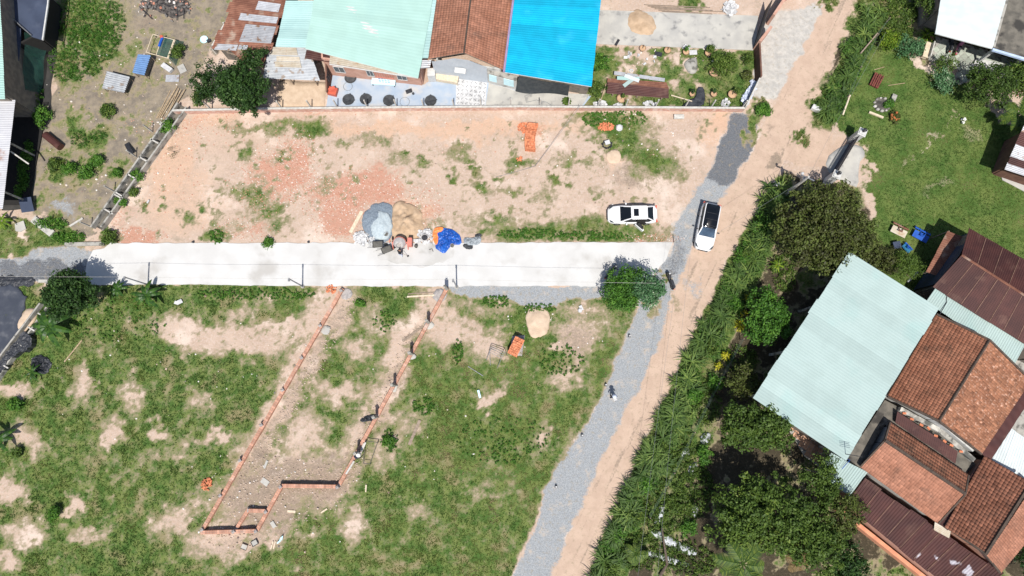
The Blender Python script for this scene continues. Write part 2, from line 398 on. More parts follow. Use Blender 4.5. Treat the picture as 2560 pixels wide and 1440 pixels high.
l_cane = leaf('cane_leaf', [(0, (0.028, 0.064, 0.016)), (.5, (0.080, 0.146, 0.034)), (.85, (0.139, 0.221, 0.048)), (1, (0.238, 0.321, 0.078))], .3)
l_banana = leaf('banana_leaf', [(0, (0.021, 0.058, 0.015)), (.5, (0.047, 0.116, 0.022)), (1, (0.105, 0.211, 0.030))], .3, .4)
l_palm = leaf('palm_leaflet', [(0, (.025, .06, .015)), (.5, (.07, .13, .025)), (1, (.20, .26, .04))], .3)
m_grass = leaf('grass_blade', [(0, (.046, .096, .018)), (.35, (.086, .148, .030)), (.6, (.140, .195, .042)), (.8, (.21, .225, .075)), (1, (.33, .28, .145))], .38, .7)
m_flower = M('orange_flower', (.38, .12, .04)); m_flowerw = M('white_flower', (.75, .75, .7))
m_mulch = M('white_mulch_film', (.50, .52, .54), (.34, .36, .38), 3, .5, bump=.9, bscale=7, c3=(.07, .10, .045), s3=2.2, a3=.48)

# ------------------------------------------------------------------ ground: one sheet, split by what lies on it
road_px = [(2148, -40), (2148, 0), (2110, 90), (2070, 190), (2040, 255), (2045, 300), (2080, 335), (2062, 420), (1990, 415), (1962, 400), (1935, 455), (1900, 520), (1850, 600), (1812, 660), (1772, 760),
           (1732, 830), (1700, 905), (1660, 1000), (1620, 1085), (1580, 1180), (1545, 1260), (1510, 1340), (1470, 1440), (1440, 1500), (1350, 1500), (1378, 1440), (1420, 1330), (1480, 1200), (1520, 1110), (1560, 1030),
           (1602, 960), (1640, 880), (1662, 790), (1690, 715), (1718, 650), (1742, 600), (1800, 500), (1830, 460), (1880, 380), (1925, 290), (1960, 215), (2000, 140), (2040, 60), (2068, 0), (2075, -40)]
grav1 = [(1838, 284), (1905, 290), (1882, 375), (1830, 460), (1800, 500), (1742, 600), (1718, 650), (1690, 715), (1662, 790), (1640, 880), (1602, 960), (1560, 1030), (1520, 1110), (1480, 1200), (1420, 1330), (1378, 1440), (1350, 1500),
         (1255, 1500), (1280, 1440), (1310, 1380), (1345, 1300), (1365, 1220), (1395, 1150), (1440, 1095), (1490, 1020), (1528, 930), (1560, 850), (1592, 775), (1600, 720), (1640, 690), (1680, 625), (1690, 560), (1722, 500), (1745, 470), (1770, 430), (1800, 370)]
grav2 = [(1120, 712), (1540, 715), (1535, 748), (1420, 748), (1385, 762), (1345, 775), (1300, 762), (1270, 742), (1200, 740), (1140, 735)]
grav3 = [(1925, 25), (2062, 12), (2025, 95), (1985, 165), (1940, 240), (1885, 252), (1888, 200), (1895, 120)]
grav4 = [(-60, 655), (60, 640), (120, 610), (230, 628), (214, 712), (-60, 690)]
lawn_px = [(2165, 90), (2260, 130), (2330, 200), (2420, 200), (2500, 300), (2620, 330), (2620, 700), (2430, 690), (2300, 740), (2200, 720), (2150, 620), (2180, 520), (2160, 440), (2150, 370), (2100, 320), (2050, 320), (2070, 230)]
shaded_humus_px = [(2160, 10), (2360, -60), (2600, -60), (2600, 200), (2350, 160), (2250, 130), (2120, 230), (2060, 300), (2050, 240), (2110, 110)]
shaded_humus2 = [(1955, 430), (2150, 470), (2200, 640), (2330, 700), (2600, 640), (2600, 1500), (1460, 1500), (1530, 1330), (1600, 1170), (1680, 1000), (1745, 850), (1820, 690), (1900, 545)]
greysoil_px = [(118, -60), (640, -60), (600, 60), (530, 130), (445, 275), (240, 572), (150, 580), (60, 480), (130, 220)]
conc_px = [(278, 608), (1682, 606), (1668, 645), (1640, 682), (1600, 715), (1140, 716), (700, 715), (470, 711), (210, 713), (218, 655), (233, 625), (262, 622)]
lotA = [(445, 282), (1830, 282), (1700, 470), (1690, 606), (290, 606), (245, 575)]
def gmask():
    fine_x = np.arange(-56, 56.01, .15); fine_y = np.arange(-18, 46.01, .15)
    gx = np.concatenate([[-900, -400, -200, -100, -70], fine_x, [70, 100, 200, 400, 900]]); gy = np.concatenate([[-900, -300, -100, -40, -24], fine_y, [52, 75, 150, 400, 900]])
    X, Y = np.meshgrid(gx, gy); return X, Y
GX, GY = gmask(); PX0, PY0 = pix(GX, np.clip(GY, -40, 200))
n1 = fbm(GX, GY, .35, 5); n2 = fbm(GX, GY, .9, 5, 5.1); n3 = fbm(GX, GY, 2.6, 4, 9.7); n4 = fbm(GX, GY, .18, 4, 13.)
PXw = PX0+(n2-.5)*62+(n3-.5)*26; PYw = PY0+(fbm(GX, GY, .9, 5, 21.)-.5)*62+(fbm(GX, GY, 2.6, 4, 31.)-.5)*26
PXs = PX0+(n2-.5)*24+(n3-.5)*7; PYs = PY0+(fbm(GX, GY, .8, 4, 41.)-.5)*24+(n3-.5)*6
def blobs(L, soft=.5, warp=True):
    o = np.zeros(GX.shape); ax, ay = (PXw, PYw) if warp else (PXs, PYs)
    for b in L:
        x, y, rx, ry = b[:4]; a = R(b[4]) if len(b) > 4 else 0; s = b[5] if len(b) > 5 else 1
        dx = ax-x; dy = ay-y; u = (dx*math.cos(a)+dy*math.sin(a))/rx; w = (-dx*math.sin(a)+dy*math.cos(a))/ry
        o = np.maximum(o, s*sstep(1+soft, 1-soft, np.hypot(u, w)))
    return o
def region(poly, feather=14, warp='s'):
    ax, ay = (PXs, PYs) if warp == 's' else ((PXw, PYw) if warp == 'w' else (PX0, PY0))
    return sstep(-feather/2, feather/2, np.where(pip(ax, ay, poly), 1, -1)*edist(ax, ay, poly))
wRoad = region(road_px, 12); wGrav = np.maximum.reduce([region(grav1, 34), region(grav2, 8, 's'), region(grav4, 14)])
wRoad = np.clip(wRoad+blobs([(2110, 395, 50, 48, -20)]), 0, 1)
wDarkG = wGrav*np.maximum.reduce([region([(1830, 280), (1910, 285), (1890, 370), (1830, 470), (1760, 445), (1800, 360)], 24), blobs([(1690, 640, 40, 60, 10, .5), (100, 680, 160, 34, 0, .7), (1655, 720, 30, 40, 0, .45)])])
wLawn = region(lawn_px, 26, 'w'); wPale = np.maximum(region(grav3, 24), blobs([(1700, 560, 20, 50, 10, .6), (1660, 620, 30, 40, 10, .5)]))
wHumShade = np.maximum(region(shaded_humus_px, 40, 'w'), region(shaded_humus2, 24, 's'))
wGrey = region(greysoil_px, 30, 'w')
wLawn *= 1-blobs([(2190, 430, 26, 14, 30, .75), (2345, 470, 45, 14, -10, .4), (2430, 330, 36, 20, 20, .4), (2375, 290, 5, 45, 25, .5), (2325, 360, 5, 45, 35, .5), (2275, 405, 5, 40, 45, .45)])
lawn2 = region([(-40, 555), (40, 545), (140, 560), (205, 585), (190, 625), (80, 640), (-40, 660)], 20, 'w')*(1-blobs([(55, 585, 14, 30, -10), (190, 610, 20, 12)]))
# grass in the building lots
G = np.zeros(GX.shape)
low = region([(-80, 705), (1120, 715), (1540, 745), (1590, 775), (1500, 1000), (1370, 1210), (1250, 1500), (-80, 1500)], 14)
lw = low*sstep(.30, .60, .62*n1+.38*n2+.19)
bare_low = [(560, 850, 170, 36, 4), (460, 835, 90, 36, 10), (690, 830, 120, 30, -8), (330, 975, 30, 50, 0, .8), (205, 955, 22, 50, 0, .8), (270, 1085, 32, 28), (395, 1085, 30, 28), (540, 1090, 30, 16), (20, 1230, 45, 30), (35, 970, 45, 16), (60, 1100, 60, 30, 30, .8),
            (70, 1335, 60, 30, -20, .8), (180, 1270, 28, 24), (440, 1300, 60, 35, -30, .8), (15, 1400, 25, 20), (210, 1335, 60, 14, 10, .7), (820, 780, 55, 90, 32, 1), (760, 900, 40, 120, 33, .9), (700, 1010, 34, 120, 33, .95), (850, 980, 60, 30, 0, .8), (760, 1080, 60, 60, 30, .8), (640, 1130, 50, 70, 33, .8),
            (740, 1180, 120, 50, 0, 1), (650, 1250, 120, 80, 0, 1), (580, 1340, 100, 50, -10, 1), (700, 1300, 60, 40, -30, .95), (830, 1200, 90, 60, -50, .9), (940, 1020, 34, 140, 33, .9), (1010, 850, 40, 110, 33, .9), (1080, 760, 40, 70, 33, .9), (1130, 830, 75, 40, 0, .9), (1200, 850, 70, 45, 20, .8), (1090, 800, 60, 40, 0, .8),
            (1235, 985, 40, 14, -35, .8), (1212, 1010, 24, 18), (1360, 1090, 22, 28), (1410, 950, 34, 40, 40, .7), (1440, 840, 50, 60, 20, .85), (1470, 790, 70, 50, 10, .5), (1390, 870, 30, 15), (1200, 770, 70, 26, 0, .5), (900, 870, 40, 30, 30, .7), (1030, 1060, 40, 60, 30, .55), (930, 800, 40, 40, 30, .6), (970, 1120, 40, 70, 33, .6), (780, 1340, 30, 14, 0, .6), (430, 1130, 120, 26, -20, .4), (880, 1320, 35, 40, 0, .7), (1180, 1240, 30, 14, 0, .5), (1040, 1270, 30, 22, 20, .6), (600, 790, 70, 18, 0, .6), (500, 1010, 26, 30, 0, .6), (640, 750, 60, 14, 0, .4)]
lush_low = [(620, 722, 130, 14), (450, 722, 90, 16), (950, 722, 110, 12), (270, 840, 90, 60), (120, 1000, 110, 90), (220, 1200, 120, 70), (330, 880, 60, 60), (560, 1060, 90, 110, 20), (500, 950, 130, 60, 10), (410, 1365, 45, 40), (730, 800, 28, 30), (560, 775, 30, 22), (840, 900, 28, 90, 32), (910, 930, 36, 60, 30), (800, 1030, 30, 50, 20), (960, 800, 45, 36, 30), (1250, 760, 60, 22), (1380, 900, 90, 55), (1120, 930, 50, 60, 20),
            (1240, 1090, 140, 60), (1300, 1180, 120, 80), (1100, 1200, 140, 60), (900, 1400, 200, 60), (1180, 1370, 140, 80), (1440, 1080, 60, 40), (640, 1120, 20, 40, 30), (730, 1080, 18, 60, 20), (160, 1420, 120, 40), (590, 1420, 90, 40), (1010, 1330, 80, 60), (1550, 790, 40, 50), (640, 900, 80, 30), (1480, 1020, 40, 60, 25)]
lw = np.clip(np.maximum(lw, low*blobs(lush_low, .8)*1.1), 0, 1)*(1-np.minimum(1, blobs(bare_low, .75)*1.2))
lw = np.maximum(lw, low*.28*sstep(.52, .66, n3*.5+n2*.5))
up = [(1440, 580, 200, 30, 2), (1330, 592, 90, 22), (1580, 360, 85, 36, 38, 1.3), (1500, 300, 60, 26, 20, 1.2), (1535, 325, 60, 26, 35, 1.2), (1630, 395, 60, 28, 30, 1.3), (1570, 300, 60, 26, 20), (1650, 405, 55, 28, 25), (1450, 408, 60, 12, 8, .8), (1300, 405, 34, 14), (1150, 385, 40, 14, 0, .6), (1065, 415, 28, 12), (1200, 470, 30, 14), (1130, 435, 10, 12), (1190, 430, 10, 10), (1235, 440, 14, 8), (1295, 487, 14, 9), (1390, 455, 12, 10), (1420, 462, 12, 10), (1360, 500, 20, 24, 0, .5), (1240, 545, 40, 10, 0, .8), (1210, 575, 30, 10, 0, .8), (1180, 555, 60, 14, 0, .4), (1490, 390, 12, 10), (1485, 350, 14, 8),
      (610, 485, 50, 20, 10), (640, 500, 24, 34, 20), (680, 525, 40, 16, -30, .9), (540, 590, 20, 36, 10), (675, 606, 16, 8), (505, 520, 14, 12), (625, 385, 12, 22), (700, 390, 24, 8, -20), (640, 320, 70, 12, 0, .7), (730, 310, 60, 14, 0, .7), (780, 320, 34, 16), (930, 345, 50, 14, 0, .5), (990, 390, 30, 18, 0, .5), (820, 460, 18, 26, 0, .5), (1720, 460, 16, 30, -20, .8), (1770, 450, 20, 30, 20, .8), (1600, 440, 40, 14, 30, .5), (1680, 440, 40, 20, 30, .6), (1640, 590, 60, 14, 0, .5), (400, 510, 8, 8), (350, 515, 10, 10), (465, 545, 16, 12, 0, .8), (1010, 375, 12, 6), (1090, 560, 30, 10, 0, .4), (860, 360, 30, 10, 0, .4), (1490, 480, 12, 8, 0, .6), (1470, 560, 20, 12, 0, .7), (700, 560, 30, 14, 0, .5), (590, 560, 20, 24, 0, .4), (1180, 400, 20, 8, 0, .7), (1360, 330, 20, 8, 0, .3), (640, 440, 20, 12, 0, .4)]
ug = .86*blobs(up, .9)*region(lotA, 6)
ug = np.maximum(ug, region(lotA, 6)*.35*sstep(.55, .68, n2*.6+n3*.4)*(n4 > .42))
gard = 1.25*region([(1470, 118), (1895, 128), (1885, 205), (1850, 268), (1440, 268), (1480, 180)], 10)*sstep(.30, .5, n1*.5+n2*.5)*(1-blobs([(1600, 140, 40, 14), (1690, 140, 20, 14), (1625, 165, 40, 14, 0, .7), (1730, 160, 26, 16)]))
tl = [(215, 60, 80, 90), (160, 150, 40, 60), (230, 160, 30, 40), (260, 130, 30, 30), (185, 190, 22, 20), (270, 275, 20, 24), (190, 320, 30, 16), (240, 345, 40, 22, -30), (200, 345, 20, 30, 20), (140, 430, 24, 26), (170, 425, 22, 22), (215, 425, 26, 26), (243, 400, 14, 22), (290, 420, 26, 16), (210, 460, 24, 14, 0, .6), (230, 500, 14, 24, 0, .6), (105, 490, 14, 14), (140, 545, 18, 14), (290, 290, 20, 10, 0, .7), (330, 420, 16, 12), (165, 380, 20, 16, 0, .7), (330, 130, 14, 30, 0, .6), (300, 150, 20, 20, 0, .5), (160, 590, 60, 12, 20, .8), (275, 595, 20, 20)]
tg = blobs(tl, .8)*.95
tg = np.maximum(tg, wGrey*.4*sstep(.5, .62, n2*.6+n3*.4))
verge = blobs([(1890, 310, 16, 45, 20), (1905, 270, 22, 22), (1995, 335, 10, 34, 20), (2020, 350, 12, 12), (2075, 5, 26, 10), (1945, 470, 20, 40, 30), (1960, 450, 20, 20), (2060, 290, 30, 30), (2050, 250, 20, 60, 10), (2140, 60, 20, 50, 20), (1690, 755, 14, 20, 0, .5), (1672, 700, 10, 10), (1630, 760, 20, 30, 0, .7)])
topg = blobs([(1725, 12, 20, 26)])
hedge_under = region([(2175, 30), (2215, 60), (2150, 200), (2075, 335), (2040, 300), (2045, 250), (2080, 190)], 10)
hedge_under2 = region([(1935, 455), (1985, 480), (1900, 700), (1780, 950), (1690, 1160), (1560, 1450), (1472, 1440), (1545, 1260), (1660, 1000), (1735, 830), (1850, 600)], 10)
hg = np.maximum(hedge_under, hedge_under2)
hum_g = wHumShade*.75*sstep(.50, .62, n1*.5+n2*.5)
hum_g = np.maximum(hum_g, blobs([(1720, 1130, 40, 120, 25, .9), (1650, 1290, 60, 90, 30, .9), (1700, 1240, 30, 60, 0, .9), (2250, 670, 60, 40, 0, .8), (2200, 20, 70, 50), (2300, 60, 40, 60, 0, .7)]))
wGrav *= 1-.85*verge
G = np.maximum.reduce([lw, ug, gard*.92, tg, lawn2, verge*.95, topg, hg, hum_g*(1-wLawn)])
G = np.clip(G*(1-.92*wRoad*(1-verge))*(1-wGrav*.96), 0, 1)
G = np.where(G > .03, np.clip(G*.95+((n3-.5)*.7+(fbm(GX, GY, 1.6, 5, 77.)-.5)*1.15+(fbm(GX, GY, .55, 3, 87.)-.5)*.7)*np.minimum(1, G*1.6)*(1-.6*(hg > .5)), 0, 1), G); wLawn *= (1-wRoad)
wRoad = np.clip(wRoad*(1-wGrav*.8*(1-wRoad*.3)), 0, 1)
rub = blobs([(690, 440, 90, 60, -30, .9), (740, 400, 40, 60, 20, .8), (860, 480, 110, 40, 0, .85), (920, 470, 90, 50, 0, .9), (850, 540, 60, 50, 0, .8), (330, 590, 80, 16, 0, .9), (590, 575, 60, 20, 0, .6), (640, 570, 30, 20, 0, .7), (1080, 530, 34, 30, 0, .6), (1640, 596, 60, 10, 0, .8), (480, 300, 70, 16, 0, .5), (760, 287, 120, 7, 0, .55), (1330, 318, 26, 18, 0, .7), (620, 450, 30, 30, 0, .6), (940, 430, 70, 20, 0, .6), (300, 540, 40, 40, 0, .5), (232, 640, 12, 16, 0, .9), (905, 755, 20, 10, 0, .5), (1260, 815, 50, 20, 0, .3)], .7)*np.clip(.45+n3*1.0, 0, 1)
trk = fbm(PX0*.95+PY0*.42, PX0*.42-PY0*.95, .012, 3, 4.)*0
along = (PX0*.42-PY0*.91); across = (PX0*.91+PY0*.42)
rut = sstep(.55, .75, fbm(across*.16, along*.012, 1.0, 4, 6.))*wRoad*.55
orange = blobs([(560, 340, 260, 90, 0, .38), (450, 520, 150, 90, 0, .5), (1000, 420, 300, 60, 0, .25), (1100, 320, 500, 22, 0, .6), (430, 420, 60, 140, 25, .6), (1790, 330, 50, 70, 20, .6), (500, 300, 120, 24, 0, .55), (1150, 345, 90, 20, 0, .6), (1500, 610, 200, 8, 0, .5), (460, 470, 120, 60, -30, .5), (1800, 310, 40, 30, 0, .7)], .6)
orange = np.maximum(orange, blobs([(1020, 555, 60, 70, 0, .8), (1345, 805, 44, 56, 0, .75), (1532, 392, 40, 26, 0, .5)], .6))
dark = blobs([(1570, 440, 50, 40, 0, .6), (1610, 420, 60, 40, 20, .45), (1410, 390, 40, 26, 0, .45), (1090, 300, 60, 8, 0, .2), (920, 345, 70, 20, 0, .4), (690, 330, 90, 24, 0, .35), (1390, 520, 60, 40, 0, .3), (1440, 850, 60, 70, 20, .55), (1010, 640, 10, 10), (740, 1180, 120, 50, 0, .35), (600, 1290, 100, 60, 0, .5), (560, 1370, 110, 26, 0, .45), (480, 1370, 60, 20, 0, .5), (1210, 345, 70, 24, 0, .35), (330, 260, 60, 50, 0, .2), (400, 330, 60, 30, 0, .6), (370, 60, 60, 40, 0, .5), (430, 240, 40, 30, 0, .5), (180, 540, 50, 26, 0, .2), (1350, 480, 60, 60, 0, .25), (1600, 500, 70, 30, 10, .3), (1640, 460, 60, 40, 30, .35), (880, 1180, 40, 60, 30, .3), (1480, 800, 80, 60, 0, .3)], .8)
bluegrey = blobs([(150, 515, 36, 30, 20, .8), (420, 245, 40, 30, 0, .45), (330, 30, 40, 30, 0, .5), (930, 775, 26, 60, 10, .55), (1140, 770, 30, 26, 0, .6), (1360, 500, 40, 14, 0, .4), (1690, 770, 30, 12, 0, .5), (1730, 715, 20, 26, 0, .7), (700, 600, 60, 10, 0, .3), (480, 1340, 40, 60, 30, .4), (820, 770, 16, 26, 0, .4), (750, 1000, 8, 60, 33, .3), (1480, 1020, 40, 30, 0, .4), (1765, 480, 40, 20, 0, .5), (1720, 560, 16, 30, 0, .3), (1650, 1210, 20, 30, 0, .3)], .7)
wGrav2 = np.clip(np.maximum(wGrav, bluegrey*.75*(1-G)), 0, 1)
# excavated earth round the footings
dug = blobs([(690, 1250, 170, 100, 0), (760, 1190, 130, 60), (820, 1190, 60, 60)], .4)+blobs([(x, y, 30, 60, 33) for x, y in ((840, 800), (790, 880), (740, 970), (690, 1060), (640, 1150), (1040, 860), (990, 950), (940, 1050), (890, 1150))], .4)*.8
GZ = -(np.clip(dug, 0, 1)*.20*(fbm(GX, GY, 1.3, 5, 3.)-.3)*2.0)
GZ = GZ+(n3-.5)*.10*(1-wGrav)*(1-wRoad)*(1-region(conc_px, 20, '0'))-.03*G
GZ = np.where((np.abs(GX) > 56.1) | (GY > 46.1) | (GY < -18.1), 0, GZ)-.02
def build_ground():
    ny, nx = GX.shape
    V = np.stack([GX, GY, GZ], -1).reshape(-1, 3)
    idx = np.arange(ny*nx).reshape(ny, nx)
    F = np.stack([idx[:-1, :-1], idx[:-1, 1:], idx[1:, 1:], idx[1:, :-1]], -1)
    c = lambda a: (a[:-1, :-1]+a[1:, 1:])*.5
    cls = np.zeros(F.shape[:2], int)
    cls[c(wLawn) > .5] = 3; cls[c(wRoad) > .5] = 1; cls[(c(wGrav) > .5)] = 2
    m = bpy.data.materials.new('earth'); m.use_nodes = True; n = m.node_tree.nodes; l = m.node_tree.links
    b = n['Principled BSDF']; b.inputs['Roughness'].default_value = .95; b.inputs['Specular IOR Level'].default_value = .15
    geo = n.new('ShaderNodeNewGeometry').outputs['Position']
    def noi(s, d=5, r=.5):
        t = n.new('ShaderNodeTexNoise'); t.inputs['Scale'].default_value = s; t.inputs['Detail'].default_value = d; t.inputs['Roughness'].default_value = r
        l.new(geo, t.inputs['Vector']); return t.outputs['Fac']
    fine = noi(5, 6, .7); fine2 = noi(14, 4, .7); big = noi(.35, 5)
    def math_(op, a, bb, cc=None):
        t = n.new('ShaderNodeMath'); t.operation = op
        for i, q in enumerate((a, bb, cc)):
            if q is None: continue
            if hasattr(q, 'links'): l.new(q, t.inputs[i])
            else: t.inputs[i].default_value = q
        return t.outputs[0]
    def mr(s, a, bb):
        t = n.new('ShaderNodeMapRange'); t.interpolation_type = 'SMOOTHSTEP'; t.inputs['From Min'].default_value = a; t.inputs['From Max'].default_value = bb; l.new(s, t.inputs['Value']); return t.outputs[0]
    def mix(f, A, B):
        t = n.new('ShaderNodeMix'); t.data_type = 'RGBA'; l.new(f, t.inputs[0])
        for s, i in ((A, 6), (B, 7)):
            if hasattr(s, 'links'): l.new(s, t.inputs[i])
            else: t.inputs[i].default_value = s+(1,)
        return t.outputs[2]
    def att(name):
        t = n.new('ShaderNodeAttribute'); t.attribute_name = name; s = n.new('ShaderNodeSeparateColor'); l.new(t.outputs['Color'], s.inputs[0]); return [s.outputs[0], s.outputs[1], s.outputs[2], t.outputs['Alpha']]
    A, B, C = att('w1'), att('w2'), att('w3')
    speck = mr(noi(9, 2, .6), .60, .70); speckd = mr(noi(7, 3, .6), .62, .72)
    col = mix(mr(big, .35, .65), (.475, .360, .280), (.415, .307, .235)); col = mix(mr(fine, .35, .7), col, mix(mr(fine, .3, .7), (.345, .262, .205), (.51, .41, .345)))
    def layer(col, w, c1, c2, k=.9, tex=None):
        f = mr(math_('ADD', w, math_('MULTIPLY_ADD', fine, k, -k/2)), .3, .7)
        return mix(f, col, mix(mr(tex or fine2, .35, .65), c1, c2))
    col = mix(mr(noi(.22, 6, .6), .52, .66), col, (.56, .455, .38)); col = mix(mr(noi(.6, 6, .65), .58, .72), col, (.33, .265, .20))
    col = layer(col, C[0], (.53, .365, .265), (.47, .315, .22))                       # orange soil
    col = layer(col, B[1], (.27, .225, .168), (.165, .142, .115), .9, noi(.9, 7, .7))                        # grey brown yard soil
    col = layer(col, A[0], (.45, .258, .188), (.395, .208, .145), 1.4)                    # brick rubble
    col = mix(math_('MULTIPLY', A[0], math_('MULTIPLY', speck, .5)), col, (.58, .46, .38))
    col = layer(col, B[0], (.480, .358, .275), (.425, .312, .238), .6, noi(.8, 6, .65))    # dirt road
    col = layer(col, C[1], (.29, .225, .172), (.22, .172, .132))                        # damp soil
    col = layer(col, B[3], (.47, .445, .405), (.36, .345, .32), .8, noi(1.6, 6, .75))                  # pale apron
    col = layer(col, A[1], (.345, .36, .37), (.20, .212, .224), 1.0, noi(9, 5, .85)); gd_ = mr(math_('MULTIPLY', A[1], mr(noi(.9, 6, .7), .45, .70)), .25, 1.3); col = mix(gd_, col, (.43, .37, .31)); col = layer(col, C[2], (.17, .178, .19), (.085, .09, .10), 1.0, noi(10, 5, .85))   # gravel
    col = layer(col, B[2], (.070, .055, .036), (.036, .032, .020), .8)                  # leaf mould, its colour darkened for the shade under the crowns
    pg = noi(1.1, 6, .65); pg2 = noi(.45, 4, .6)
    turf = mix(mr(pg, .38, .62), (.058, .112, .024), (.132, .166, .048)); turf = mix(mr(pg2, .52, .68), turf, (.205, .18, .09)); turf = mix(mr(noi(3.2, 5, .7), .54, .70), turf, (.048, .090, .020))
    col = mix(mr(math_('ADD', A[2], math_('MULTIPLY_ADD', noi(2.6, 6, .7), 1.3, -.65)), .02, .40), col, (.27, .22, .145))
    ft = mr(math_('ADD', A[2], math_('MULTIPLY_ADD', fine, 1.5, -.75)), .12, .88); col = mix(ft, col, turf)                   # turf soil
    lw2 = mix(mr(noi(.5, 5, .6), .36, .66), (.060, .112, .024), (.118, .156, .042)); lw2 = mix(mr(noi(2.2, 5, .7), .55, .72), lw2, (.15, .16, .06)); col = mix(mr(math_('ADD', A[3], math_('MULTIPLY_ADD', fine, .8, -.4)), .25, .75), col, lw2)                    # lawn
    l.new(col, b.inputs['Base Color'])
    bu = n.new('ShaderNodeBump'); bu.inputs['Strength'].default_value = .55; bu.inputs['Distance'].default_value = .08; l.new(noi(6, 7, .75), bu.inputs['Height']); l.new(bu.outputs[0], b.inputs['Normal'])
    W = {'w1': (rub*(1-G), wGrav2, G, wLawn), 'w2': (wRoad, wGrey, wHumShade, wPale), 'w3': (orange*(1-wGrey), np.maximum.reduce([dark, np.clip(dug, 0, 1)*.62, rut, blobs([(1945, 390, 16, 30, 20, .7), (1925, 330, 12, 20, 20, .5), (1610, 1000, 10, 20, 0, .4)])*wRoad]), wDarkG, G*0)}
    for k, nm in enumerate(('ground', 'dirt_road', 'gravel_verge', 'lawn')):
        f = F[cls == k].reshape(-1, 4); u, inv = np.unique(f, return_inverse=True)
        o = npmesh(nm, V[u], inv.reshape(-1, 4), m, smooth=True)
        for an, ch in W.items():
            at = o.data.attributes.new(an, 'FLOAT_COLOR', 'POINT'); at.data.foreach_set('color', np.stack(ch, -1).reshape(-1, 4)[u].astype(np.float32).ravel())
        o['kind'] = 'structure'
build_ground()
def gsample(A, x, y):
    i = np.clip(((y+18)/.15).round().astype(int)+5, 0, GX.shape[0]-1); j = np.clip(((x+56)/.15).round().astype(int)+5, 0, GX.shape[1]-1); return A[i, j]
def gz(x, y): return float(gsample(GZ, np.array([x]), np.array([y]))[0])

# the new concrete lane
o = MB(); o.prism(resample([tuple(P(*q)[:2]) for q in conc_px], .35, .13, 1.1), -.05, .06); o = o.build('concrete_road', m_conc); tag(o, kind='structure')

# ------------------------------------------------------------------ grass (nobody could count it)
def blades(cx, cy, n, h, lean, w, tone, zb=0):
    """n leaning blades per tuft, numpy"""
    k = len(cx); cx = np.repeat(cx, n); cy = np.repeat(cy, n); h = np.repeat(h, n)*(.6+.8*rng.random(k*n)); tone = np.repeat(tone, n)+(rng.random(k*n)-.5)*.25
    a = rng.random(k*n)*6.283; r = rng.random(k*n)*.09
    bx = cx+r*np.cos(a); by = cy+r*np.sin(a); a2 = a+(rng.random(k*n)-.5)*1.6; L = h*lean*(.5+rng.random(k*n)); ww = w*(.6+.8*rng.random(k*n))
    z0 = gsample(GZ, bx, by)-.01
    ox = -np.sin(a2)*ww; oy = np.cos(a2)*ww
    mx = bx+.55*L*np.cos(a2); my = by+.55*L*np.sin(a2)
    V = np.stack([np.stack([bx-ox*.6, by-oy*.6, z0], -1), np.stack([bx+ox*.6, by+oy*.6, z0], -1), np.stack([mx+ox, my+oy, z0+h*.75], -1), np.stack([bx+L*np.cos(a2), by+L*np.sin(a2), z0+h], -1), np.stack([mx-ox, my-oy, z0+h*.75], -1)], 1)
    F = np.arange(k*n*5).reshape(-1, 5)
    return V.reshape(-1, 3), F, np.clip(tone, 0, 1)
def grass():
    N = 700000
    x = rng.random(N)*112-56; y = rng.random(N)*61-17
    px, py = pix(x, y); vis = (px > -60) & (px < 2620) & (py > -60) & (py < 1500) & ~pip(px, py, conc_px)
    x, y, px, py = x[vis], y[vis], px[vis], py[vis]
    g = gsample(G, x, y); lw_ = gsample(wLawn, x, y); d = fbm(x, y, .8, 4, 2.2); d2 = fbm(x, y, .22, 3, 8.8)
    right = px > 1905
    keep = rng.random(len(x)) < np.clip(sstep(.45, 1.25, g)*.66, 0, 1)
    keep &= lw_ < .5
    tone = np.clip(.40+(d-.5)*1.5+(d2-.5)*1.3+.25*(1-g)+.12*(px > 1000)*(px < 1650)-.14*(px < 700)*(py > 700), .0, 1.0)
    lime = blobs_at(px, py, [(1145, 880, 14, 36, 20), (1060, 1015, 34, 26, -30), (1040, 1060, 30, 12, -40), (660, 735, 60, 16, 0), (720, 765, 20, 12, 0), (1500, 300, 30, 20), (1950, 310, 10, 10), (740, 310, 40, 14), (240, 640, 20, 10), (900, 1380, 120, 40)])
    tone = np.where(lime > .4, .62, tone); h = .028+.035*g+.04*(d > .60)*g
    h = np.where(right, h*1.8, h)
    V1, F1, t1 = blades(x[keep], y[keep], 3, h[keep], .9, .030, tone[keep])
    o = npmesh('grass', V1, F1, m_grass, t1); o['kind'] = 'stuff'; tag(o, 'patchy wild grass over the building lots')
    k2 = (lw_ > .5) & (rng.random(len(x)) < .55)
    V1, F1, t1 = blades(x[k2], y[k2], 3, np.full(k2.sum(), .05), 1.0, .028, np.clip(.36+(d[k2]-.5)*1.2+(d2[k2]-.5)*1.5, .0, .95))
    o = npmesh('lawn_grass', V1, F1, m_grass, t1); o['kind'] = 'stuff'; tag(o, 'short green grass of the garden lawn')
def blobs_at(px, py, L):
    o = np.zeros(len(px))
    for b in L:
        a = R(b[4]) if len(b) > 4 else 0; dx = px-b[0]; dy = py-b[1]
        o = np.maximum(o, np.clip(1.5-np.hypot((dx*math.cos(a)+dy*math.sin(a))/b[2], (-dx*math.sin(a)+dy*math.cos(a))/b[3]), 0, 1))
    return o
grass()

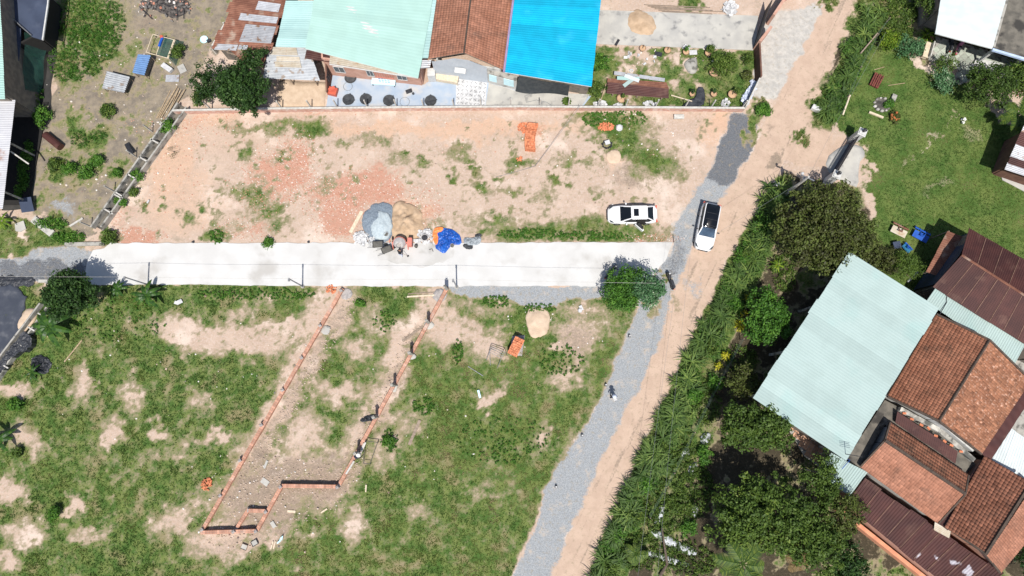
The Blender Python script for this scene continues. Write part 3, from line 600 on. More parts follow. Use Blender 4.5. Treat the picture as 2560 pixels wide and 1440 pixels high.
# broken brick and stones lying on the soil
def rubble(name, label, L, N, smin, smax, tones, z=0, mat=None):
    xs, ys = [], []
    for b in L:
        k = int(N*b[5]); a = rng.random(k)*6.283; r = np.sqrt(rng.random(k))*(1+.5*rng.random(k)); u = r*np.cos(a)*b[2]; v = r*np.sin(a)*b[3]; t = R(b[4])
        for q, w in zip(b[0]+u*math.cos(t)-v*math.sin(t), b[1]+u*math.sin(t)+v*math.cos(t)):
            p = P(q, w); xs.append(p.x); ys.append(p.y)
    xs = np.array(xs); ys = np.array(ys); px, py = pix(xs, ys); ok = ~pip(px, py, conc_px); xs, ys = xs[ok], ys[ok]; n = len(xs)
    s = smin+(smax-smin)*rng.random(n)**2.5; th = rng.random(n)*6.283; asp = .5+.5*rng.random(n); hz = .35+.4*rng.random(n); zz = gsample(GZ, xs, ys)
    c, si = np.cos(th), np.sin(th); V = []
    for sx, sy, sz, k in ((-1, -1, 0, 1), (1, -1, 0, 1), (1, 1, 0, 1), (-1, 1, 0, 1), (-1, -1, 1, .8), (1, -1, 1, .7), (1, 1, 1, .85), (-1, 1, 1, .65)):
        u = sx*s*.5*k; v = sy*s*.5*asp*k; V.append(np.stack([xs+u*c-v*si, ys+u*si+v*c, zz+sz*s*hz*(.8+.4*rng.random(n))-.01], -1))
    V = np.stack(V, 1).reshape(-1, 3); b = np.arange(n)[:, None, None]*8
    F = (b+np.array([(4, 5, 6, 7), (0, 1, 5, 4), (1, 2, 6, 5), (2, 3, 7, 6), (3, 0, 4, 7)])[None]).reshape(-1, 4)
    t = np.repeat(rng.choice(tones, n)+(rng.random(n)-.5)*.1, 5)
    o = npmesh(name, V, F, mat or m_stone, np.clip(t, 0, 1)); tag(o, label, kind='stuff')
rubble('brick_rubble', 'broken red brick and stones trodden into the bare soil', [(690, 440, 95, 65, -30, .22), (740, 400, 40, 60, 20, .1), (880, 480, 120, 45, 0, .3), (850, 540, 70, 50, 0, .14), (330, 588, 70, 16, 0, .05), (600, 575, 70, 22, 0, .06), (1060, 515, 45, 45, 0, .08), (1640, 596, 60, 9, 0, .05), (480, 310, 120, 26, 0, .05), (430, 420, 70, 100, 30, .06), (900, 340, 420, 50, 0, .06)], 7000, .03, .13, [.33, .5, .6, .68, .6, .8, .95])
rubble('pale_stones', 'pale stones and litter on the bare earth yard', [(300, 260, 160, 240, 25, .35), (640, 1250, 150, 100, 0, .2), (1650, 150, 160, 25, 0, .1), (1600, 330, 120, 50, 30, .1), (800, 1000, 300, 300, 0, .2), (1400, 800, 120, 60, 0, .1), (330, 900, 250, 150, 0, .1), (1330, 430, 300, 80, 0, .1)], 900, .04, .2, [.05, .78, .9, .95, 1.])
m_clod = M('earth_clod', (.4, .3, .2), ramp=[(0, (.24, .18, .14)), (.5, (.38, .295, .235)), (1, (.46, .37, .30))], scale=5, rough=.95)
rubble('earth_clods', 'clods of dug earth beside the brick footing walls', [(700, 1245, 130, 60, 0, .24), (770, 1185, 110, 40, 0, .16), (590, 1345, 80, 24, -10, .06)]+[(x, y, 18, 62, 33, .06) for x, y in ((852, 805), (800, 890), (750, 980), (698, 1070), (640, 1150), (1030, 850), (985, 940), (935, 1040), (880, 1150))], 2600, .035, .17, [.3, .5, .7, .9, 1.], mat=m_clod)
# ------------------------------------------------------------------ roofs and walls
def lerp(a, b, t): return a+(b-a)*t
def quadp(q, u, v): return lerp(lerp(q[0], q[1], u), lerp(q[3], q[2], u), v)
def sheet_roof(parent, q, mat, n=6, pitch=.24, amp=.022, name='roof_sheet', over=.05, tones=None, segs=3, jit=.06, mats=None, smooth=True, seam=None):
    """corrugated sheets; corrugation runs q0->q1, sheets are laid side by side q0->q3"""
    nrm = (q[1]-q[0]).cross(q[3]-q[0]).normalized()
    if nrm.z < 0: nrm = -nrm
    wid = ((q[3]-q[0]).length+(q[2]-q[1]).length)/2
    for k in range(n):
        v0, v1 = k/n, min(1, (k+1)/n+.012); ns = max(2, int(wid/n/pitch*8))
        lift = .008*(k % 2)+random.random()*.004; u0 = -jit*random.random()/max(1, (q[1]-q[0]).length); u1 = 1+jit*random.random()/max(1, (q[1]-q[0]).length)
        V = []; F = []; off = random.random()*6
        for j in range(segs+1):
            u = lerp(u0, u1, j/segs)
            for i in range(ns+1):
                v = lerp(v0, v1, i/ns); d = v*wid
                w = math.sin(2*math.pi*d/pitch)*amp+.012*math.sin(u*4+off)*math.sin(3.14*i/ns)
                V.append(quadp(q, u, v)+nrm*(w+lift+.03))
        for j in range(segs):
            for i in range(ns): F.append((j*(ns+1)+i, (j+1)*(ns+1)+i, (j+1)*(ns+1)+i+1, j*(ns+1)+i+1))
        m = mats[k % len(mats)] if mats else mat
        mb = MB(); mb.tone = tones[k] if tones else (random.random()-.5)*1.6; mb.mesh(V, F); mb.build(name, m, parent, smooth=smooth, fix=False)
        if seam and k: sb = MB(); sb.beam(quadp(q, .01, v0)+nrm*(amp+.05), quadp(q, .99, v0)+nrm*(amp+.05), .05, .012, nrm); sb.build('seam', seam, parent)
    return nrm
def sheet_piece(parent, q, u0, u1, v0, v1, mat, lift=.05, pitch=.2, amp=.02, name='roof_sheet', label=None):
    sub = [quadp(q, u0, v0)+Vector((0, 0, lift)), quadp(q, u1, v0)+Vector((0, 0, lift)), quadp(q, u1, v1)+Vector((0, 0, lift)), quadp(q, u0, v1)+Vector((0, 0, lift))]
    b4 = set(parent.children)
    sheet_roof(parent, sub, mat, 1, pitch, amp, name)
    if label:
        for c in parent.children:
            if c not in b4: c['label'] = label
def tile_roof(parent, q, mat, tw=.235, th=.30, name='roof_tiles', jit=.02, barrel=.030, seed=1):
    """q0->q1 eave, q0->q3 up the slope: every tile a curved piece lapped over the one below"""
    r = np.random.default_rng(seed)
    a, b, c, d = [np.array(p) for p in q]
    nu = int((np.linalg.norm(b-a)+np.linalg.norm(c-d))/2/tw); nv = int((np.linalg.norm(d-a)+np.linalg.norm(c-b))/2/th)
    U, Vv = np.meshgrid(np.arange(nu), np.arange(nv)); U = U.ravel().astype(float); Vv = Vv.ravel().astype(float); n = len(U)
    nrm = np.cross(b-a, d-a); nrm /= np.linalg.norm(nrm); nrm = nrm if nrm[2] > 0 else -nrm
    prof = [(0, 0.0), (.25, .75), (.55, 1.0), (.85, .6), (1.03, -.15)]
    j0 = (r.random(n)-.5)*jit*2; jz = r.random(n)*jit; tilt = (r.random(n)-.5)*jit*1.2
    def pt(u, v, h):
        u = (u/nu)[:, None]; v = (v/nv)[:, None]
        return (a*(1-u)+b*u)*(1-v)+(d*(1-u)+c*u)*v+nrm*h[:, None]
    P_ = []
    for row, (vo, lift) in enumerate(((-.12, .045), (1.0, .012))):
        for k, (uo, hh) in enumerate(prof):
            P_.append(pt(U+uo*.98+j0*.3, Vv+vo+j0, hh*barrel+lift+jz+tilt*(uo-.5)))
    for k, (uo, hh) in enumerate(prof): P_.append(pt(U+uo*.98+j0*.3, Vv-.12+j0, hh*barrel+.012+jz*0))
    Vt = np.stack(P_, 1).reshape(-1, 3); m = len(prof); base = np.arange(n)[:, None, None]*(3*m); fs = []
    for k in range(m-1): fs += [(k, k+1, m+k+1, m+k), (2*m+k, 2*m+k+1, k+1, k)]
    F = (base+np.array(fs)[None]).reshape(-1, 4)
    tone = np.repeat(np.clip(r.normal(0, .42, n), -1, 1.2), len(fs))
    o = npmesh(name, Vt, F, mat, tone, parent); o['kind'] = 'stuff'
    s = MB(); s.slab([Vector(p)-Vector((0, 0, .01)) for p in q], .10); s.build('roof_deck', m_walld, parent)
def deck(parent, q, mat, th=.06, dz=-.03, name='roof_deck'):
    s = MB(); s.slab([Vector(p)+Vector((0, 0, dz)) for p in q], th); return s.build(name, mat, parent)
def inset(pts, d):
    c = sum((Vector((p.x, p.y)) for p in pts), Vector((0, 0)))/len(pts); out = []
    for p in pts:
        v = Vector((p.x, p.y))-c; L = v.length; out.append(Vector((c.x+v.x*(L-d)/L, c.y+v.y*(L-d)/L, p.z)))
    return out
def walls(parent, pts, mat, dz=-.12, name='wall', th=.18):
    """each side of the ring a wall of its own; tops follow pts.z"""
    n = len(pts)
    for i in range(n):
        a, b = Vector(pts[i]), Vector(pts[(i+1) % n]); d = (b-a); d.z = 0; d.normalize(); nn = Vector((-d.y, d.x, 0))*th/2
        a2 = a+d*th*.51; b2 = b-d*th*.51*0
        mb = MB(); lo = [(a2-nn), (b2-nn), (b2+nn), (a2+nn)]
        mb.prism([(p.x, p.y, z+dz) for p, z in zip(lo, (a.z, b.z, b.z, a.z))], -.05); mb.build(name, mat, parent)
def window(parent, a, b, z0, z1, n=2, out=(0, -1, 0), frame=m_edge, pane=m_glass2, name='window'):
    """a, b ground points along the wall face"""
    o = Vector(out).normalized()*.03; a = Vector(a)+o; b = Vector(b)+o; mb = MB()
    pts = [(a, z0), (b, z0), (b, z1), (a, z1)]
    vz = lambda p, z: Vector((p.x, p.y, z))
    for (p, z), (q, w) in zip(pts, pts[1:]+pts[:1]): mb.beam(vz(p, z), vz(q, w), .06, .06)
    for k in range(1, n): mb.beam(vz(lerp(a, b, k/n), z0), vz(lerp(a, b, k/n), z1), .045, .05)
    f = mb.build(name, frame, parent)
    for k in range(n):
        p, q = lerp(a, b, k/n)-o*.3, lerp(a, b, (k+1)/n)-o*.3
        g = MB(); g.face([vz(p, z0), vz(q, z0), vz(q, z1), vz(p, z1)]); g.build('pane', pane, f, fix=False)

# === houses along the top =========================================================
# long mint roofed house
mint_q = [P(797, -60, 4.3), P(1092, -60, 3.5), P(1045, 196, 3.4), P(764, 122, 4.0)]
mh = thing('mint_roof_house', 'long house with a large mint green metal roof left of the clay tile house', 'house', P(920, 90))
sheet_roof(mh, [mint_q[0], mint_q[1], mint_q[2], mint_q[3]], m_mint, 9, .30, .004)
deck(mh, mint_q, m_edge, .05, -.03)
trim_q = [P(1078, -60, 3.30), P(1098, -60, 3.28), P(1086, 140, 3.22), P(1050, 172, 3.22)]
sheet_roof(mh, [P(1076, -60, 3.36), P(1118, -60, 3.3), P(1078, 146, 3.2), P(1052, 146, 3.3)], m_greymint, 3, .3, .01, 'gutter_sheet')
sheet_roof(mh, [P(1050, 150, 3.2), P(1077, 150, 3.1), P(1073, 170, 3.05), P(1046, 172, 3.1)], m_zinc, 1, .2, .015, 'gutter_sheet')
eq = [P(826, 136, 3.75), P(1042, 173, 3.3), P(1043, 194, 3.1), P(824, 160, 3.55)]
for k, (u0, u1, m_, lb) in enumerate(((.0, .40, m_beige, 'rust streaked beige awning sheet'), (.40, .78, m_beige, 'rust streaked beige awning sheet'), (.78, 1.0, m_whitesheet, 'clean white awning sheet'))):
    sheet_piece(mh, eq, u0, u1-.004, 0, 1, m_, .06+.01*k, .17, .03, 'awning_sheet', lb)
b = MB(); b.beam(P(824, 161, 3.52), P(1043, 195, 3.06), .09, .09); b.build('fascia', m_edge, mh)
wl_ = [P(828, 186), P(1058, 214)]
walls(mh, [P(800, -50, 3.9)]+[P(828, 186)+Vector((0, 0, 3.55)), P(1056, 212)+Vector((0, 0, 3.1)), P(1085, -50, 3.3)], m_peach)
dn = Vector((wl_[1].y-wl_[0].y, -(wl_[1].x-wl_[0].x), 0)).normalized()
wa = lambda x: lerp(wl_[0], wl_[1], (x-828)/230.)+dn*.10
for x0, x1 in ((846, 871), (926, 942), (1000, 1023)): window(mh, wa(x0), wa(x1), 1.0, 2.15, 2, dn)
b = MB()
for k in range(8): b.beam(wa(946+k*6)+Vector((0, 0, .9)), wa(946+k*6)+Vector((0, 0, 2.1)), .05, .05)
b.beam(wa(944)+Vector((0, 0, .9)), wa(990)+Vector((0, 0, .9)), .05, .05); b.beam(wa(944)+Vector((0, 0, 2.1)), wa(990)+Vector((0, 0, 2.1)), .05, .05); b.build('window_grille', m_salmon, mh)
# side wing wall with a barred window
sw = thing('yard_side_wall', 'brown side wall with a barred opening at the left end of the blue patio', 'wall', P(824, 215))
a_, b_ = P(830, 188), P(822, 238); b = MB(); dd = (b_-a_).normalized(); nn = Vector((-dd.y, dd.x, 0))*.08
b.prism([(a_-nn)[:2]+(2.5,), (b_-nn)[:2]+(.9,), (b_+nn)[:2]+(.9,), (a_+nn)[:2]+(2.5,)], 0); b.build('wall', m_brown, sw)
b = MB()
for k in range(4): p = lerp(a_, b_, .12+.13*k)+nn*1.3; b.box((p.x, p.y, 1.35), (.05, .12, 1.1))
b.build('window_bars', m_steel, sw)
# sheet porch
pq = [P(670, 122, 3.0), P(766, 120, 3.2), P(798, 202, 2.75), P(661, 198, 2.6)]
pq = [P(672, 117, 3.0), P(770, 120, 3.0), P(800, 202, 2.7), P(660, 196, 2.7)]
po = thing('sheet_porch', 'open porch roofed in pale and rusty corrugated sheets beside the big tree', 'porch', P(735, 165))
sheet_roof(po, [pq[0], pq[1], pq[2], pq[3]], m_zinc, 3, .16, .02, tones=[.5, .7, .9], mats=[m_tin, m_tin, m_tin])
sheet_piece(po, pq, .02, .70, .02, .26, m_beige, .09, .16, .02, label='beige rust stained porch sheet')
sheet_piece(po, pq, .22, .72, .30, .46, m_beige, .09, .16, .02, label='beige rust stained porch sheet'); sheet_piece(po, pq, .20, .72, .47, .64, m_beige, .10, .16, .02, label='beige rust stained porch sheet')
for x, y in ((668, 208), (735, 212), (795, 214), (700, 150)):
    b = MB(); p = P(x, y); b.beam(p, p+Vector((0, 0, 2.6)), .1, .1); b.build('post', m_wood, po)
mq = [P(768, 125, 3.15), P(828, 137, 3.15), P(822, 156, 3.05), P(763, 147, 3.05)]
mp = thing('maroon_awning', 'small dark maroon awning sheet between porch roof and mint roof', 'awning', P(795, 150))
sheet_roof(mp, mq, m_maroon, 1, .2, .01, 'awning_sheet')
b = MB(); b.beam(P(770, 150), P(770, 150)+Vector((0, 0, 3.0)), .08, .08); b.build('post', m_wood, mp)
b = MB(); b.beam(P(822, 168), P(822, 168)+Vector((0, 0, 3.0)), .08, .08); b.build('post', m_wood, mp)
# small mint roof
sq = [P(716, 2, 3.4), P(797, 2, 3.8), P(772, 120, 3.6), P(690, 117, 3.2)]
sh = thing('small_mint_roof_shed', 'small shed under a pale mint roof of five sheets, left of the long mint roof', 'shed', P(745, 60))
sheet_roof(sh, sq, m_greymint, 5, .22, .010); deck(sh, sq, m_edge, .05)
walls(sh, inset(sq, .35), m_walld)
# rusty shed
rq = [P(602, -40, 2.7), P(720, -20, 3.3), P(672, 128, 3.2), P(536, 122, 2.5)]
rs = thing('rusty_sheet_shed', 'long low shed roofed with rusty brown and grey patched corrugated sheets', 'shed', P(630, 60))
sheet_roof(rs, rq, m_rust, 7, .19, .022, jit=.35)
sheet_roof(rs, [P(560, 112, 2.45), P(672, 128, 3.1), P(655, 168, 3.0), P(612, 158, 2.7)], m_rust, 2, .19, .02)
for (u0, u1, v0, v1, l) in ((.50, .95, .22, .36, .07), (.25, .98, .44, .55, .08), (.42, 1.0, .60, .88, .08), (.02, .42, .93, 1.02, .09), (.45, .60, .93, 1.0, .1), (.68, .98, .02, .12, .07)):
    sheet_piece(rs, rq, u0, u1, v0, v1, m_zinc, l, .17, .02, label='newer grey zinc patch sheet')
walls(rs, inset([rq[0], rq[1], rq[2], rq[3]], .45), m_walld)
b = MB()
for k in range(9): p = lerp(P(533, 140), P(612, 165), k/8); b.beam(p+Vector((random.uniform(-.3, .3), 0, 2.2)), p+Vector((random.uniform(.6, 1.4), random.uniform(-.5, .2), 2.3)), .06, .06)
b.build('broken_rafters', m_wood, rs)
# yard wall left of the rusty shed
def ridge_wall(name, label, pts, h, th, mat, cap=None, group=None):
    t = thing(name, label, 'wall', P(*pts[0]), group=group)
    for (a, c) in zip(pts, pts[1:]):
        a_, c_ = P(*a), P(*c); b = MB(); b.beam(a_+Vector((0, 0, h/2)), c_+Vector((0, 0, h/2)), th, h); b.build('wall_panel', mat, t)
        if cap: b = MB(); b.beam(a_+Vector((0, 0, h+.03)), c_+Vector((0, 0, h+.03)), th+.06, .06); b.build('coping', cap, t)
    return t
yw = ridge_wall('yard_wall', 'narrow grey yard wall along the rusty shed, sloping from the top edge to the big tree', [(622, -20), (580, 66), (541, 134)], 1.2, .15, m_concgrey, m_post)
for k in range(6):
    p = lerp(P(620, -10), P(541, 134), k/5); b = MB(); b.box((p.x, p.y, .75), (.14, .14, 1.5)); b.build('post', m_post, yw)

# clay tile house
tl_e = [P(1072, 147, 3.3), P(1101, -60, 3.3)]; rd = [P(1160, 132, 4.5), P(1184, -60, 4.5)]; rt = [P(1262, 176, 3.5), P(1293, -60, 3.5)]
ch = thing('clay_tile_house', 'house under a ridged clay tile roof between the mint roof and the bright blue roof', 'house', P(1175, 70))
tile_roof(ch, [tl_e[1], tl_e[0], rd[0], rd[1]], m_tile, seed=3); tile_roof(ch, [rt[0], rt[1], rd[1], rd[0]], m_tile, seed=4)
b = MB(); b.tube([rd[0]+Vector((0, 0, .07)), rd[1]+Vector((0, 0, .07))], .09, 6); b.build('ridge_cap', m_ridge, ch)
g0, g1, gp = P(1088, 190), P(1220, 207), None
mid = lerp(g0, g1, .55)
b = MB(); nseg = 40; V = []; F = []; nw = Vector(((g1-g0).y, -(g1-g0).x, 0)).normalized()
for i in range(nseg*2+1):
    t = i/(nseg*2); p = lerp(g0, g1, t)+nw*(.02 if i % 2 else 0); top = 3.15+1.55*(1-abs(t-.55)/.5) if abs(t-.55) < .5 else 3.15
    V += [Vector((p.x, p.y, -.02)), Vector((p.x, p.y, min(4.3, max(3.1, top))))]
for i in range(nseg*2): F.append((2*i, 2*i+2, 2*i+3, 2*i+1))
b.mesh(V, F); m_gable = M('pale_gable_sheet', (.46, .50, .54), (.41, .45, .49), 1, .6); b.build('gable_wall', m_gable, ch, fix=False)
b = MB(); p0, p1 = lerp(g0, g1, .42)+nw*.15, lerp(g0, g1, .62)+nw*.15
b.slab([p0+Vector((0, 0, 2.75)), p1+Vector((0, 0, 2.75)), p1+nw*.45+Vector((0, 0, 2.6)), p0+nw*.45+Vector((0, 0, 2.6))], .05); b.build('window_hood', m_edge, ch)
window(ch, lerp(g0, g1, .45)+nw*.03, lerp(g0, g1, .60)+nw*.03, 1.6, 2.3, 2, nw, m_edge, m_potgrey)
walls(ch, [P(1104, -50, 3.2), P(1092, 150, 3.1), P(1250, 170, 3.1), P(1280, -50, 3.2)], m_wallw)
b = MB(); b.beam(g0+nw*.25+Vector((0, 0, .35)), lerp(g0, g1, .45)+nw*.35+Vector((0, 0, .35)), .7, .5); b.build('wooden_counter', m_woodpale, ch)
b = MB(); b.box(tuple(P(1082, 196)+Vector((0, 0, .7))), (.75, .8, 1.4)); b.build('door_frame', m_edge, ch)
# blue roof house
bq = [P(1292, -60, 4.3), P(1509, -60, 3.5), P(1478, 217, 3.4), P(1261, 181, 4.2)]
bh = thing('blue_roof_house', 'house with a brilliant bright blue corrugated metal roof beside the white yard', 'house', P(1380, 80))
sheet_roof(bh, bq, m_blue, 10, .24, .012); deck(bh, bq, m_white, .05)
vz_ = lambda x, y, z: P(x, y)+Vector((0, 0, z))
walls(bh, [vz_(1306, -50, 3.9), vz_(1300, 206, 3.8), vz_(1466, 234, 3.1), vz_(1490, -50, 3.2)], m_walld)
b = MB(); b.tube([bq[3]+Vector((-.05, 0, .1)), bq[0]+Vector((-.05, 0, .1))], .11, 6); b.build('gutter', M('violet_gutter', (.33, .25, .38)), bh)
fw = thing('white_front_wall', 'low whitewashed front wall with faded aqua panels between the tile house and the black net', 'wall', P(1258, 212))
b = MB(); a_, c_ = P(1222, 206), P(1292, 224); b.beam(a_+Vector((0, 0, 1.2)), c_+Vector((0, 0, 1.2)), .15, 2.4); b.build('wall', m_wallw, fw)
b = MB(); b.beam(a_+Vector((0, .0, 2.45)), c_+Vector((0, .0, 2.45)), .5, .1); b.build('ledge', m_concgrey, fw)
nf = Vector(((c_-a_).y, -(c_-a_).x, 0)).normalized()
for t0, t1 in ((.04, .3), (.55, .9)):
    b = MB(); b.beam(lerp(a_, c_, t0)+nf*.1+Vector((0, 0, 1.3)), lerp(a_, c_, t1)+nf*.1+Vector((0, 0, 1.3)), .04, 1.3); b.build('panel', m_aqua, fw)
# black shade net hanging under the blue eave
b = MB(); V = []; F = []; A0, A1, B0, B1 = P(1296, 192, 3.2), P(1424, 213, 2.9), P(1289, 228, 1.5), P(1420, 240, .9)
for j in range(7):
    for i in range(17):
        u, v = i/16, j/6; p = lerp(lerp(A0, A1, u), lerp(B0, B1, u), v); p = p+Vector((0, -.35*math.sin(u*6.3)*v*.4, -.5*math.sin(3.14*u)*v*(1-v)*1.2+.06*math.sin(9*u+4*v))); V.append(p)
for j in range(6):
    for i in range(16): F.append((j*17+i, j*17+i+1, (j+1)*17+i+1, (j+1)*17+i))
b.mesh(V, F); o = b.build('shade_net', m_net, smooth=True, fix=False); tag(o, 'sagging black shade net hung below the front edge of the blue roof', 'net')
# patio floor
pf = [tuple(P(x, y)[:2]) for x, y in ((820, 240), (826, 188), (1060, 212), (1088, 192), (1222, 206), (1292, 226), (1478, 240), (1455, 270), (815, 272))]
o = MB(); o.prism(pf, -.05, .03); o = o.build('front_patio', m_patio); tag(o, kind='structure')
pf2 = [tuple(P(x, y)[:2]) for x, y in ((1213, 272), (1222, 208), (1292, 228), (1474, 236), (1450, 272))]
o = MB(); o.prism(pf2, .0, .036); o = o.build('concrete_apron', m_concdry); tag(o, kind='structure')
pf3 = [tuple(P(x, y)[:2]) for x, y in ((700, 200), (818, 206), (812, 272), (690, 272))]
o = patch('bare_yard', [p for p in pf3], lambda x, y, d: .02+0*x, m_sandpale, .6, .1); tag(o, kind='structure')
# white mosaic floor with dark marks: pieces laid one by one
ms = thing('mosaic_mat', 'white mosaic tile mat with rows of dark marks on the patio floor', 'floor mat', P(1177, 233))
mc = [P(1141, 196), P(1218, 206), P(1213, 268), P(1139, 262)]
b = MB(); b.prism([tuple(p[:2]) for p in mc], .031, .045); b.build('backing', m_white, ms)
for i in range(7):
    for j in range(6):
        c = quadp(mc, (i+.5)/7, (j+.5)/6); c.z = .052; b = MB(); b.tone = random.uniform(-1, .6); b.box(c, (.36, .37, .012)); t_ = b.build('tile', m_white, ms)
        b = MB(); s_ = 1 if (i+j) % 2 else -1
        b.box(c+Vector((s_*.06, .05, .008)), (.16, .045, .008), .6*s_); b.box(c+Vector((-s_*.05, -.06, .008)), (.045, .15, .008), .4*s_); b.build('mark', m_mark, t_)

# === brick boundary wall with posts ===============================================
bw = thing('boundary_wall', 'long low plastered brick boundary wall with slim concrete posts across the top of the bare lot', 'wall', P(1150, 276))
xs = [(440, 284), (700, 279), (1000, 276), (1300, 274), (1600, 276), (1856, 278)]
for a, c in zip(xs, xs[1:]):
    a_, c_ = P(*a), P(*c); b = MB(); b.beam(a_+Vector((0, 0, .35)), c_+Vector((0, 0, .35)), .14, .8); b.build('wall_panel', m_pinkwall, bw)
    b = MB(); b.beam(a_+Vector((0, 0, .78)), c_+Vector((0, 0, .78)), .20, .06); b.build('coping', m_post, bw)
for x, y in ((530, 281), (707, 279), (780, 278), (845, 276), (920, 277), (993, 276), (1060, 275), (1135, 275), (1203, 274), (1277, 274), (1349, 274), (1420, 274), (1494, 275), (1562, 276), (1637, 276), (1710, 277), (1775, 277), (1852, 278)):
    p = P(x, y-4); b = MB(); b.box((p.x, p.y+.06, 1.0), (.11, .11, 2.0)); b.build('post', m_post, bw)
b = MB(); b.beam(P(1856, 278)+Vector((0, 0, .6)), P(1890, 208)+Vector((0, 0, .6)), .14, 1.2); b.build('wall_panel', m_post, bw)
b = MB(); b.beam(P(1890, 208)+Vector((0, 0, .8)), P(1886, 126)+Vector((0, 0, .8)), .16, 1.6); o = b.build('wall_panel', m_brown, bw); o['label'] = 'dark brown end panel'

# white yard, gate
o = MB(); o.prism([tuple(P(x, y)[:2]) for x, y in ((1490, 25), (1895, 40), (1888, 126), (1480, 110))], -.05, .05); o = o.build('white_yard', m_concdry); tag(o, kind='structure')
gt = thing('yard_gate', 'black double leaf gate between salmon plastered pillars at the end of the white yard', 'gate', P(1895, 80))
for (x0, y0, x1, y1, h) in ((1884, 126, 1912, 90, 1.9), (1918, 62, 1955, 6, 1.9)):
    b = MB(); b.beam(P(x0, y0)+Vector((0, 0, h/2)), P(x1, y1)+Vector((0, 0, h/2)), .28, h); b.build('pillar', m_peach, gt)
a_, c_ = P(1882, 122), P(1912, 28); L = 2
for k in range(2):
    p, q = lerp(a_, c_, k/2+.01), lerp(a_, c_, (k+1)/2-.01); lf = MB()
    for z in (.15, 1.1, 2.1): lf.beam(p+Vector((0, 0, z)), q+Vector((0, 0, z)), .07, .07)
    lf.beam(p+Vector((0, 0, .15)), p+Vector((0, 0, 2.1)), .07, .07); lf.beam(q+Vector((0, 0, .15)), q+Vector((0, 0, 2.1)), .07, .07)
    f_ = lf.build('gate_leaf', m_steel, gt)
    b = MB(); b.beam(p+Vector((0, 0, 1.1)), q+Vector((0, 0, 1.1)), .03, 1.9); b.build('panel', m_black, f_)
b = MB(); b.beam(P(1955, 6)+Vector((0, 0, .5)), P(2010, -30)+Vector((0, 0, .5)), .2, 1.0); o = b.build('side_wall', m_pinkwall, gt)

# === left edge =====================================================================
wh = thing('slate_roof_lean_to', 'dark slate blue slab roof with a pale edge strip in the top left corner', 'building', P(60, 60))
lq = [P(-60, -40, 3.0), P(124, -40, 3.0), P(106, 100, 3.0), P(80, 92, 3.0), P(0, 22, 3.0), P(-60, -20, 3.0)]
b = MB(); b.slab(lq, .15); b.build('roof_slab', m_bluegrey, wh)
lq2 = [P(-60, -12, 2.9), P(0, 28, 2.9), P(52, 72, 2.9), P(50, 110, 2.9), P(45, 160, 2.9), P(8, 178, 2.9), P(-60, 178, 2.9)]
b = MB(); b.slab(lq2, .12); b.build('lower_slab', m_bluegrey, wh)
b = MB(); b.beam(P(124, -40, 3.1), P(120, 12, 3.1), .12, .14); b.beam(P(120, 12, 3.1), P(107, 100, 3.1), .14, .14); b.build('edge_strip', m_edge, wh)
b = MB(); b.tube([P(2, 20, 3.15), P(78, 88, 3.15)], .07, 6); b.build('drain_pipe', m_metal, wh)
walls(wh, inset([lq[0], lq[1], lq[2], P(0, 150, 2.9)], 1.0), m_interior_shade)  # walls near-black to paint the dark gap under the slab
mr_ = thing('mint_eave_building', 'narrow strip of pale mint roof at the upper left picture edge', 'building', P(0, 130))
mq2 = [P(-130, -60, 5.5), P(-4, -60, 5.2), P(13, 248, 5.2), P(-130, 248, 5.5)]
sheet_roof(mr_, mq2, m_mint, 5); walls(mr_, inset(mq2, .6), m_walld)
gr = thing('grey_roof_shed', 'open sided shed with a light grey corrugated roof on the left picture edge', 'shed', P(40, 390))
gq = [P(-120, 249, 4.2), P(38, 250, 3.8), P(7, 522, 3.8), P(-120, 522, 4.2)]
sheet_roof(gr, gq, M('pale_grey_sheet', (.46, .46, .47), (.40, .40, .42), .6, .5, tone=.1, c3=(.30, .2, .16), s3=.4, a3=.2), 4, .18, .018)
for x, y in ((96, 262), (88, 390), (72, 505)):
    b = MB(); p = P(x, y); b.beam(p, p+Vector((0, 0, 3.7)), .14, .14); b.build('post', m_concgrey, gr)
b = MB(); b.slab([P(-120, 255, .12), P(120, 255, .12), P(70, 512, .12), P(-120, 512, .12)], .2); b.build('floor', m_interior_shade, gr)  # floor coloured near-black as the shade inside the open shed
b = MB(); b.beam(P(26, 378, 3.3), P(72, 410, 2.2), .12, .12); b.build('strut', m_post, gr)
b = MB(); b.beam(P(-60, 400)+Vector((0, 0, 1.6)), P(-60, 520)+Vector((0, 0, 1.6)), .2, 3.2); b.build('wall', m_walld, gr)
b = MB(); b.beam(P(16, 250, 3.0), P(36, 175, 3.0), .30, .15); o = b.build('gutter_board', m_post); tag(o, 'pale grey board gutter lying beside the mint roof strip', 'gutter')
# green net screen
b = MB(); V = []; F = []
for j in range(9):
    for i in range(9):
        u, v = i/8, j/8; top = lerp(P(60, 80, 2.6), P(58, 225, 2.3), u); bot = lerp(P(122, 112, .4), P(100, 232, .3), u); p = lerp(top, bot, v); V.append(p+Vector((.1*math.sin(7*u+3*v), .05*math.sin(9*v), .18*math.sin(5*u+6*v)*v)))
for j in range(8):
    for i in range(8): F.append((j*9+i, j*9+i+1, (j+1)*9+i+1, (j+1)*9+i))
b.mesh(V, F); o = b.build('green_net_screen', m_gnet, smooth=True, fix=False); tag(o, 'green mesh net draped down beside the slate blue roof', 'net')
o = patch('shaded_yard', [tuple(P(*q)[:2]) for q in ((-40, 60), (130, 105), (142, 130), (128, 220), (130, 300), (100, 340), (80, 520), (-40, 530))], lambda x, y, d: .012+0*x, M('yard_floor_shade', (.05, .046, .042), (.03, .03, .028), 1, .95), .7, .15); tag(o, kind='structure')  # floor colour carries the deep shade lying over this yard

